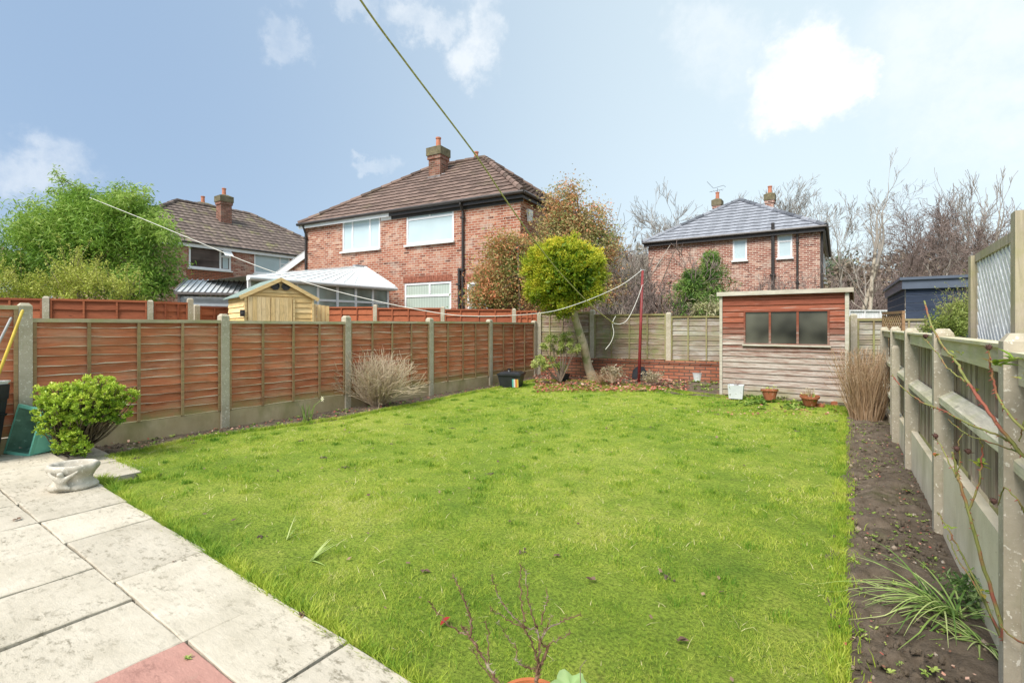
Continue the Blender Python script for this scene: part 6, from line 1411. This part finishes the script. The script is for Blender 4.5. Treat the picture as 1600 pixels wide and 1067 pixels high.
# ------------------------------------------------------------------ climbing rose at the right fence
M['rose_stem'] = m_bark('green rose stem', (.15, .17, .05), (.27, .27, .10), 25, (.28, .10, .07)); M['rose_leaf'] = m_leaf('young rose leaf', (.17, .30, .03), (.34, .46, .06), (.50, .16, .07), .35, 12); M['thorn'] = m_plain('thorn', (.30, .07, .05), .5)
RB = G(1598, 1090, .0); RO = thing('rose_bush', 'thorny climbing rose with long bare arching stems in front of the right fence', 'rose', RB)
stems = [([(1598, 1090, 1.80), (1575, 1020, 1.80), (1560, 960, 1.82), (1530, 860, 1.85), (1514, 800, 1.88), (1500, 755, 1.9), (1495, 740, 1.92), (1488, 705, 1.92)], .0075),
         ([(1514, 800, 1.88), (1528, 760, 1.86), (1532, 735, 1.85), (1535, 700, 1.85), (1530, 685, 1.84)], .004),
         ([(1650, 760, 1.6), (1597, 708, 1.65), (1560, 665, 1.7), (1535, 630, 1.75), (1505, 585, 1.85), (1490, 560, 1.95), (1470, 535, 2.1), (1452, 500, 2.2), (1445, 470, 2.3)], .0062),
         ([(1597, 708, 1.65), (1570, 685, 1.7), (1520, 665, 1.8), (1470, 640, 2.0), (1440, 628, 2.1), (1410, 605, 2.3), (1395, 585, 2.5)], .0042),
         ([(1597, 708, 1.65), (1560, 695, 1.75), (1515, 680, 1.9), (1480, 655, 2.0)], .003),
         ([(1535, 630, 1.75), (1520, 605, 1.8), (1500, 590, 1.85), (1480, 575, 1.9), (1462, 548, 2.), (1442, 528, 2.1)], .0032),
         ([(1620, 690, 1.55), (1580, 650, 1.62), (1562, 625, 1.68), (1553, 600, 1.7), (1549, 575, 1.7), (1545, 545, 1.7)], .0048),
         ([(1494, 745, 1.92), (1478, 712, 1.95), (1466, 690, 2.), (1458, 685, 2.)], .0028),
         ([(1494, 745, 1.92), (1500, 720, 1.9), (1498, 690, 1.9), (1508, 675, 1.9)], .0026),
         ([(1590, 1060, 1.8), (1540, 940, 1.9), (1500, 860, 2.1), (1475, 815, 2.2), (1465, 800, 2.25)], .0045),
         ([(1592, 1070, 1.82), (1570, 1010, 1.85), (1520, 910, 1.95), (1495, 870, 2.05), (1480, 835, 2.1)], .0035),
         ([(1600, 1005, 1.7), (1575, 990, 1.75), (1562, 975, 1.8)], .004), ([(1600, 800, 1.6), (1590, 780, 1.6), (1568, 762, 1.65), (1560, 790, 1.7)], .003), ([(1610, 640, 1.6), (1600, 665, 1.6), (1592, 690, 1.62)], .003)]
g = MB(); th = MB(); rg = np.random.default_rng(2)
for pts, r in stems:
    K = smooth_path([P(*q) for q in pts], 6) - RB; K += rg.normal(0, .0015, K.shape); g.tube(K, np.linspace(r, r * .55, len(K)), 7)
    for i in range(1, len(K) - 1):
        if r > .004 or i % 3 == 0:
            d = rg.normal(0, 1, 3); d /= np.linalg.norm(d); rr = r * (1 - .45 * i / len(K)); th.tube([K[i] + d * rr * .7, K[i] + d * (rr + .008) + (0, 0, -.003)], [.0024, .0003], 4, cap=False)
g.f += [(f + g.nv, m + 1, a) for f, m, a in th.f]; g.v += th.v; g.nv += th.nv; g.build('stem', [M['rose_stem'], M['thorn']], RO, smooth=True)
def rleaf(mb, c, L, az, el, a, w=.42):
    d = np.array([math.cos(az) * math.cos(el), math.sin(az) * math.cos(el), math.sin(el)]); sd_ = np.cross(d, (0, 0, 1)); sd_ /= np.linalg.norm(sd_); nn = np.cross(sd_, d); n = 7; V = []; c = np.array(c)
    for i in range(n + 1): f = i / n; ww = L * w * math.sin(math.pi * min(1, f ** .8)) * .5 * (1 + .12 * (i % 2)); q = c + d * L * f - nn * L * .15 * f * f; V += [q - sd_ * ww + nn * ww * .4, q, q + sd_ * ww + nn * ww * .4]
    mb.addnp(V, [[3 * i + j, 3 * i + j + 1, 3 * i + j + 4, 3 * i + j + 3] for i in range(n) for j in (0, 1)], 0, a)
g = MB()
for (px, py, Z, n, L, a0) in ((1556, 570, 1.7, 8, .055, .45), (1583, 560, 1.65, 4, .05, .4), (1528, 725, 1.86, 7, .045, .6), (1488, 553, 1.95, 5, .022, .6), (1500, 553, 1.92, 3, .02, .35), (1522, 612, 1.8, 4, .02, .5), (1460, 712, 2., 6, .025, .5), (1592, 590, 1.6, 3, .03, .7), (1480, 825, 2.1, 4, .03, .4), (1540, 925, 1.9, 4, .035, .2)):
    c = P(px, py, Z) - RB; g = MB()
    for j in range(n): rleaf(g, c + rg.normal(0, .006, 3), L * rg.uniform(.7, 1.2), rg.uniform(0, 6.28), rg.uniform(-.1, .9), float(np.clip(a0 + rg.normal(0, .3), 0, 1)))
    g.build('leaf_spray', M['rose_leaf'], RO)
M['hip'] = m_plain('dead rose head', (.09, .045, .035), .9)
for (px, py, Z) in ((1545, 545, 1.7), (1446, 527, 2.1), (1495, 703, 1.9), (1462, 683, 2.), (1553, 785, 1.7), (1513, 707, 1.88)):
    g = MB(); c = P(px, py, Z) - RB; g.lathe([(0, -.008), (.008, 0), (.009, .008), (.005, .014)], c, 8)
    for j in range(9): d = rg.normal(0, 1, 3); d[2] = abs(d[2]); d /= np.linalg.norm(d); g.tube([c, c + d * .018], [.0025, .0008], 4, cap=False)
    g.build('seed_head', M['hip'], RO)

# ------------------------------------------------------------------ foreground pots with bare stems
M['clay_new'] = m_plain('orange terracotta', (.50, .16, .06), .75, .25, .12, 10); M['stem_brown'] = m_bark('brown woody stem', (.11, .065, .04), (.25, .16, .10), 60, (.36, .31, .23))
def woody(root, stems, org, seed, name='stems', buds=True, mat='stem_brown'):
    rg = np.random.default_rng(seed); g = MB()
    for pts, r in stems:
        K0 = np.array([P(*q) for q in pts]); K = smooth_path(K0, 6) - org; K += rg.normal(0, .0018, K.shape); r = r * .75; rr = np.linspace(r, r * .5, len(K)) * (1 + rg.normal(0, .12, len(K))); g.tube(K, rr, 7)
        for i in range(2, len(K)):
            for _ in range(2):
                if rg.random() < .75:
                    d = rg.normal(0, 1, 3); d[2] = abs(d[2]) * .6 + .2; d /= np.linalg.norm(d); L = rg.uniform(.005, .012) + rr[i]; g.tube([K[i], K[i] + d * L], [rr[i] * .45, .0006], 4, cap=False)
    return g.build(name, M[mat], root, smooth=True)
pc = np.array([*W(829, 1.37), PZ + .014]); FP = thing('potted_shrub', 'leafless twiggy shrub in an orange terracotta pot at the bottom of the view', 'potted plant', pc)
g = MB(); pr = [(0, 0), (.07, 0), (.092, .155), (.104, .158), (.104, .195), (.092, .195), (.088, .16), (0, .16)]; g.lathe(pr, (0, 0, 0), 32); g.build('pot', M['clay_new'], FP, smooth=False)
g = MB(); g.lathe([(0, .162), (.087, .161)], (0, 0, 0), 20); g.build('potting_soil', M['soil'], FP)
Zs = 1.40
woody(FP, [([(832, 1082, 1.37), (838, 1062, 1.37), (842, 1045, 1.38), (848, 1030, 1.39), (858, 1008, 1.40)], .0085), ([(842, 1045, 1.38), (836, 1020, 1.37), (828, 995, 1.36), (820, 985, 1.35), (818, 970, 1.35)], .0038),
           ([(838, 1060, 1.37), (842, 1025, 1.38), (843, 1005, 1.39), (840, 985, 1.4), (838, 976, 1.4)], .0055), ([(820, 980, 1.35), (800, 960, 1.34), (785, 940, 1.34), (775, 920, 1.33), (768, 898, 1.32)], .0028), ([(838, 985, 1.4), (815, 978, 1.39), (795, 970, 1.39), (775, 955, 1.38), (767, 952, 1.38)], .0026),
           ([(820, 972, 1.35), (814, 940, 1.36), (813, 910, 1.36), (814, 882, 1.36)], .0032), ([(838, 980, 1.4), (828, 950, 1.4), (824, 930, 1.4), (822, 900, 1.4), (820, 890, 1.4)], .0028), ([(846, 1000, 1.4), (852, 985, 1.41), (870, 975, 1.42), (890, 966, 1.43), (908, 960, 1.44)], .0034),
           ([(845, 975, 1.4), (850, 955, 1.4), (855, 935, 1.4), (854, 922, 1.4)], .0028), ([(850, 990, 1.4), (856, 975, 1.4), (862, 962, 1.4)], .0025), ([(853, 1010, 1.4), (868, 1000, 1.41), (880, 995, 1.42), (892, 987, 1.43)], .0026), ([(840, 1045, 1.38), (825, 1044, 1.37), (812, 1036, 1.36), (806, 1028, 1.36)], .0034), ([(806, 1028, 1.36), (806, 1010, 1.36), (795, 1000, 1.36), (788, 985, 1.36), (775, 972, 1.35)], .0018), ([(858, 1008, 1.4), (850, 1010, 1.4), (845, 1000, 1.4)], .003)], pc, 4)
g = MB(); 
pc2 = np.array([*W(800, 1.28), PZ]); FP2 = thing('potted_shrub', 'leafless shrub with a thick stem leaning left, just left of the terracotta potted shrub', 'potted plant', pc2)
g = MB(); g.lathe([(0, 0), (.05, 0), (.068, .11), (.075, .112), (.075, .135), (.066, .135), (.062, .11), (0, .11)], (0, 0, 0), 24); g.build('pot', M['clay_new'], FP2)
woody(FP2, [([(796, 1105, 1.28), (778, 1067, 1.29), (765, 1045, 1.3), (748, 1015, 1.31), (735, 995, 1.32), (726, 982, 1.33)], .0068), ([(731, 992, 1.32), (715, 985, 1.33), (697, 972, 1.33), (682, 955, 1.34), (670, 938, 1.34)], .0032), ([(735, 995, 1.32), (737, 975, 1.32), (730, 950, 1.32), (722, 930, 1.32), (715, 912, 1.32), (708, 898, 1.32)], .0038),
            ([(762, 1042, 1.3), (763, 1015, 1.3), (761, 985, 1.3), (757, 970, 1.3)], .0028), ([(778, 1067, 1.29), (755, 1045, 1.29), (742, 1020, 1.29), (738, 1015, 1.29)], .0022), ([(726, 984, 1.33), (723, 978, 1.33)], .005)], pc2, 6)
# big pale lobed leaf
lc = np.array([*W(895, 1.42), PZ]); LP = thing('leafy_plant', 'pale green plant with one big crinkled lobed leaf beside the terracotta pot', 'plant', lc); c = P(893, 1075, 1.42) - lc
g = MB(); n = 34; an = np.linspace(0, 2 * math.pi, n, endpoint=False); rr = .052 * (1 + .16 * np.sin(an * 7) + .07 * np.sin(an * 3 + 1)); V = [c + (0, 0, .005)]
L_up = np.array([FW[0] * .55, FW[1] * .55, .80]); L_rt = np.array([RT[0], RT[1], 0])
for f in (.35, .7, 1.): V += [c + math.cos(a) * r * f * L_rt * 1.15 + math.sin(a) * r * f * L_up + (0, 0, .007 * math.sin(a * 7 + 2 * f) * f - .012 * f * f) for a, r in zip(an, rr)]
g.addnp(V, [[0, 1 + i, 1 + (i + 1) % n] for i in range(n)]); b0 = g.nv
g.f.append((np.array([[1 + k * n + i, 1 + (k + 1) * n + i, 1 + (k + 1) * n + (i + 1) % n, 1 + k * n + (i + 1) % n] for k in (0, 1) for i in range(n)]), np.zeros(2 * n, int), np.full(2 * n, .5)))
M['pale_leaf'] = m_leaf('pale green lobed leaf', (.25, .42, .14), (.36, .54, .22), (.5, .62, .3), .35, 20); g.build('leaf', M['pale_leaf'], LP, smooth=True)
g = MB(); g.tube([(0, 0, -.0), c * (.5, .5, .6), c], [.004, .003, .003], 6); q = P(916, 1030, 1.42) - lc; g.tube([c + (.03, 0, -.02), (c + q) / 2 + (.004, 0, .02), q], [.0014, .0012, .001], 5); g.build('stalk', M['bark'], LP)

# ------------------------------------------------------------------ things on the patio
M['stonecast'] = m_speck('cast stone planter', (.36, .33, .26), (.58, .55, .48), (.70, .67, .6), 10, 60, .9, .6, .6)
def zwob(V, s, a, seed=0):
    V = np.asarray(V, float); return V
b = G(114, 762, PZ); SP = thing('stone_planter', 'small cast stone bowl planter with a cherub figure on the patio', 'planter', b, YAW + .2)
g = MB(); k = 40; prof = [(0, 0), (.125, 0), (.138, .012), (.14, .03), (.125, .05), (.108, .07), (.108, .09), (.125, .12), (.145, .15), (.150, .175), (.142, .192), (.125, .195), (.112, .18), (.10, .14), (0, .12)]
V = []; n = len(prof)
for (r, z) in prof:
    for j in range(k): a = 2 * math.pi * j / k; rb = 1 + (.045 * math.sin(a * 9 + z * 25) if .1 < z < .185 and r > .1 else .05 * math.sin(a * 5) * (z < .1)); V.append((1.12 * r * rb * math.cos(a), .9 * r * rb * math.sin(a), z))
g.addnp(V, [[i * k + j, i * k + (j + 1) % k, (i + 1) * k + (j + 1) % k, (i + 1) * k + j] for i in range(n - 1) for j in range(k)]); g.build('bowl', M['stonecast'], SP, smooth=True)
# cherub: one surface grown from a small skeleton
def skin(name, verts, edges, radii, mat, parent, loc=(0, 0, 0), sub=2):
    me = bpy.data.meshes.new(name); me.from_pydata(verts, edges, []); o = bpy.data.objects.new(name, me); COL.objects.link(o); o.modifiers.new('s', 'SKIN'); sv = me.skin_vertices[0].data
    for i, r in enumerate(radii): sv[i].radius = (r, r)
    sv[0].use_root = True; m = o.modifiers.new('u', 'SUBSURF'); m.levels = m.render_levels = sub; me.materials.append(mat); o.parent = parent; o.location = loc
    dg = bpy.context.evaluated_depsgraph_get(); m2_ = bpy.data.meshes.new_from_object(o.evaluated_get(dg)); o.modifiers.clear(); o.data = m2_
    for p in m2_.polygons: p.use_smooth = True
    return o
skin('cherub', [(0, -.125, .05), (0, -.135, .09), (0, -.14, .12), (0, -.145, .15), (-.045, -.135, .115), (-.075, -.125, .135), (-.10, -.105, .155), (.045, -.135, .115), (.075, -.125, .135), (.10, -.105, .155), (-.03, -.13, .04), (-.055, -.12, .025), (.03, -.13, .04), (.055, -.12, .025), (0, -.168, .147)],
     [(0, 1), (1, 2), (2, 3), (1, 4), (4, 5), (5, 6), (1, 7), (7, 8), (8, 9), (0, 10), (10, 11), (0, 12), (12, 13), (3, 14)], [.028, .028, .017, .026, .016, .012, .009, .016, .012, .009, .018, .012, .018, .012, .007], M['stonecast'], SP)
g = MB(); g.lathe([(0, .15), (.115, .152)], (0, 0, 0), 24, sx=1.1, sy=.88); g.build('potting_soil', M['soil'], SP)

# green recycling box lying on its side against the fence
M['green_plastic'] = m_plain('sea green plastic', (.20, .58, .45), .45, .4, .14, 5); M['green_in'] = m_speck('darker green inner plastic', (.07, .14, .10), (.16, .34, .26), (.28, .48, .38), 5, 20)  # inner faces get a darker, mottled green than the outside
b = G(42, 697, PZ)
RBX = thing('recycling_box', 'sea-green plastic recycling box standing on end between the black bin and the lime shrub', 'box', (*W(36, 4.85), PZ)); RBX.rotation_euler = (0, 0, YAW)
# opening faces the camera and leans back a little; built upright with local axes: x across, z up, y depth
g = MB(); h0, wT, wB, dp = .50, .31, .29, .30
front = np.array([(-.18, -.0, .02), (.12, -.06, .0), (.21, -.02, .43), (-.07, .03, .475)]); cenF = front.mean(0); back = (front - cenF) * .78 + cenF + (.17, .26, -.02); back[:, 2] = np.clip(back[:, 2], .012, None)
def inset(q, f): c_ = q.mean(0); return c_ + (q - c_) * f
fi = inset(front, .93); bi = inset(back, .93) + (-.005, -.015, 0); V = np.concatenate([front, back, fi, bi])
g.addnp(V, [[0, 1, 5, 4], [1, 2, 6, 5], [2, 3, 7, 6], [3, 0, 4, 7], [4, 5, 6, 7], [0, 8, 9, 1], [1, 9, 10, 2], [2, 10, 11, 3], [3, 11, 8, 0]], 0)
g.addnp(V, [[8, 12, 13, 9], [9, 13, 14, 10], [10, 14, 15, 11], [11, 15, 12, 8], [12, 15, 14, 13]], 1); g.build('body', [M['green_plastic'], M['green_in']], RBX)
g = MB(); fo = inset(front, 1.05); nrm_ = np.cross(front[1] - front[0], front[3] - front[0]); nrm_ /= np.linalg.norm(nrm_); r1 = np.concatenate([fo, fi, fo + nrm_ * -.022, fi + nrm_ * -.003])
nrm_ = -nrm_ if nrm_[1] > 0 else nrm_
V = np.concatenate([fo + nrm_ * .004, inset(front, .92) + nrm_ * .004, fo - nrm_ * .025, inset(front, .97) - nrm_ * .025])
g.addnp(V, [[0, 1, 5, 4], [1, 2, 6, 5], [2, 3, 7, 6], [3, 0, 4, 7], [0, 8, 9, 1], [1, 9, 10, 2], [2, 10, 11, 3], [3, 11, 8, 0]]); g.build('rim', M['green_plastic'], RBX)

# black bin with brushes at the left edge
BB = thing('black_bin', 'black plastic bin with a pale liner at the left edge of the view', 'bin', (*W(-50, 4.55), PZ), YAW)
g = MB(); frustum(g, .27, .36, .27, .36, 0, .56, (.012, .05)); g.build('body', M['black_plastic'], BB)
g = MB(); frustum(g, .345, .365, .345, .365, .40, .425); g.box(.172, .205, -.08, .06, .33, .42); g.build('handle_rim', M['black_plastic'], BB)
g = MB(); frustum(g, .37, .385, .37, .385, .562, .70, (.01, .60)); g.build('tray', M['black_plastic'], BB)
g = MB(); frustum(g, .36, .395, .36, .395, .702, .735, (.01, .705)); g.build('liner', M['white_plastic'], BB)
M['yellow_paint'] = m_plain('yellow broom handle', (.60, .44, .07), .45, .3, .15, 10); M['grey_tool'] = m_plain('grey tool handle', (.36, .37, .38), .5, .4, .2)
def pole(name, label, a, b, r, mat):
    g = MB(); a, b = np.array(a), np.array(b); g.tube([a, a + (b - a) * .02, a + (b - a) * .98, b], [r * .6, r, r, r * .6], 10); return tag(g.build(name, mat, None, a, 0, True, a), label, 'tool handle')
pole('broom_handle', 'yellow broom handle leaning on the left concrete post above the black bin', P(-12, 610, 4.6), P(36, 484, 4.82), .0125, M['yellow_paint'])
pole('tool_handle', 'pale grey tool handle leaning left of the yellow broom handle', P(-34, 600, 4.6), P(18, 496, 4.8), .011, M['grey_tool'])

# bits on the patio and the lawn
M['bit'] = m_leaf('dead leaf scrap', (.10, .06, .04), (.20, .13, .09), (.32, .22, .14), .1, 20); M['red_leaf'] = m_plain('dark red leaf', (.26, .015, .012), .4, .4, .1)
def scrap(name, label, cat, px, py, z, s, mat, n=6, curl=.5):
    b = G(px, py, z); g = MB()
    for j in range(n):
        az = rng.uniform(0, 6.28); rleaf(g, rng.normal(0, s * .12, 3) * (1, 1, .3) + (0, 0, s * .1), s * rng.uniform(.6, 1), az, rng.uniform(.0, curl), rng.random(), .6)
    return tag(g.build(name, M[mat], None, b), label, cat)
scrap('leaf_scrap', 'curled brown dead leaf clump on the paving near the lawn edge', 'dead leaf', 472, 960, PZ + .004, .026, 'bit', 9)
scrap('leaf_scrap', 'small brown dead leaf on the slab at the far left of the patio', 'dead leaf', 26, 812, PZ + .004, .03, 'bit', 5)
scrap('leaf_scrap', 'tiny dark crumb on the middle of the big pale slab', 'dead leaf', 272, 877, PZ + .004, .012, 'bit', 4)
scrap('red_leaf', 'dark red fallen leaf on the grass left of the potted shrub stems', 'leaf', 687, 980, .05, .06, 'red_leaf', 1, 1.1)
scrap('leaf_scrap', 'dry leaf scrap with pale edge in the lawn right of the potted shrub', 'dead leaf', 924, 907, .05, .035, 'bit', 4)
scrap('leaf_scrap', 'reddish dry leaf on the lawn up and left of the dark red leaf', 'dead leaf', 662, 892, .05, .04, 'bit', 3)
scrap('leaf_scrap', 'dry leaf in the lawn well left of the right border, behind the potted shrub', 'dead leaf', 873, 868, .045, .035, 'bit', 3)
g = MB(); xs_, ys_ = scatter_lawn(1.4, 9, 3.2); litter(g, xs_, ys_, .028, rng.uniform(.0, 1, len(xs_)), .03)
cxs, cys = scatter_lawn(1.5, 9, .55)
for a_, b_ in zip(cxs, cys):
    for _ in range(12): q = (a_ + rng.normal(0, .02), b_ + rng.normal(0, .016)); g.addnp(ico * rng.uniform(.003, .009) + (*q, float(lawn_z(*q)) + .018), icoF, 1, rng.random())
tag(g.build('lawn_debris', [M['bit'], M['soil']]), 'bits of dead leaf and little worm casts scattered over the lawn', 'debris', kind='stuff')
scrap('leaf_scrap', 'pale curled leaf in the lawn near the foreground right of centre', 'dead leaf', 1060, 1000, .05, .04, 'bit', 3)
b = G(293, 1030, PZ); g = MB(); 
for j in range(12): az = rng.uniform(0, 6.28); rleaf(g, (0, 0, .004), rng.uniform(.012, .024), az, rng.uniform(.1, .9), rng.random(), .3)
tag(g.build('weed', M['weed'], None, b), 'tiny green weed growing in the joint beside the pink slab', 'weed')
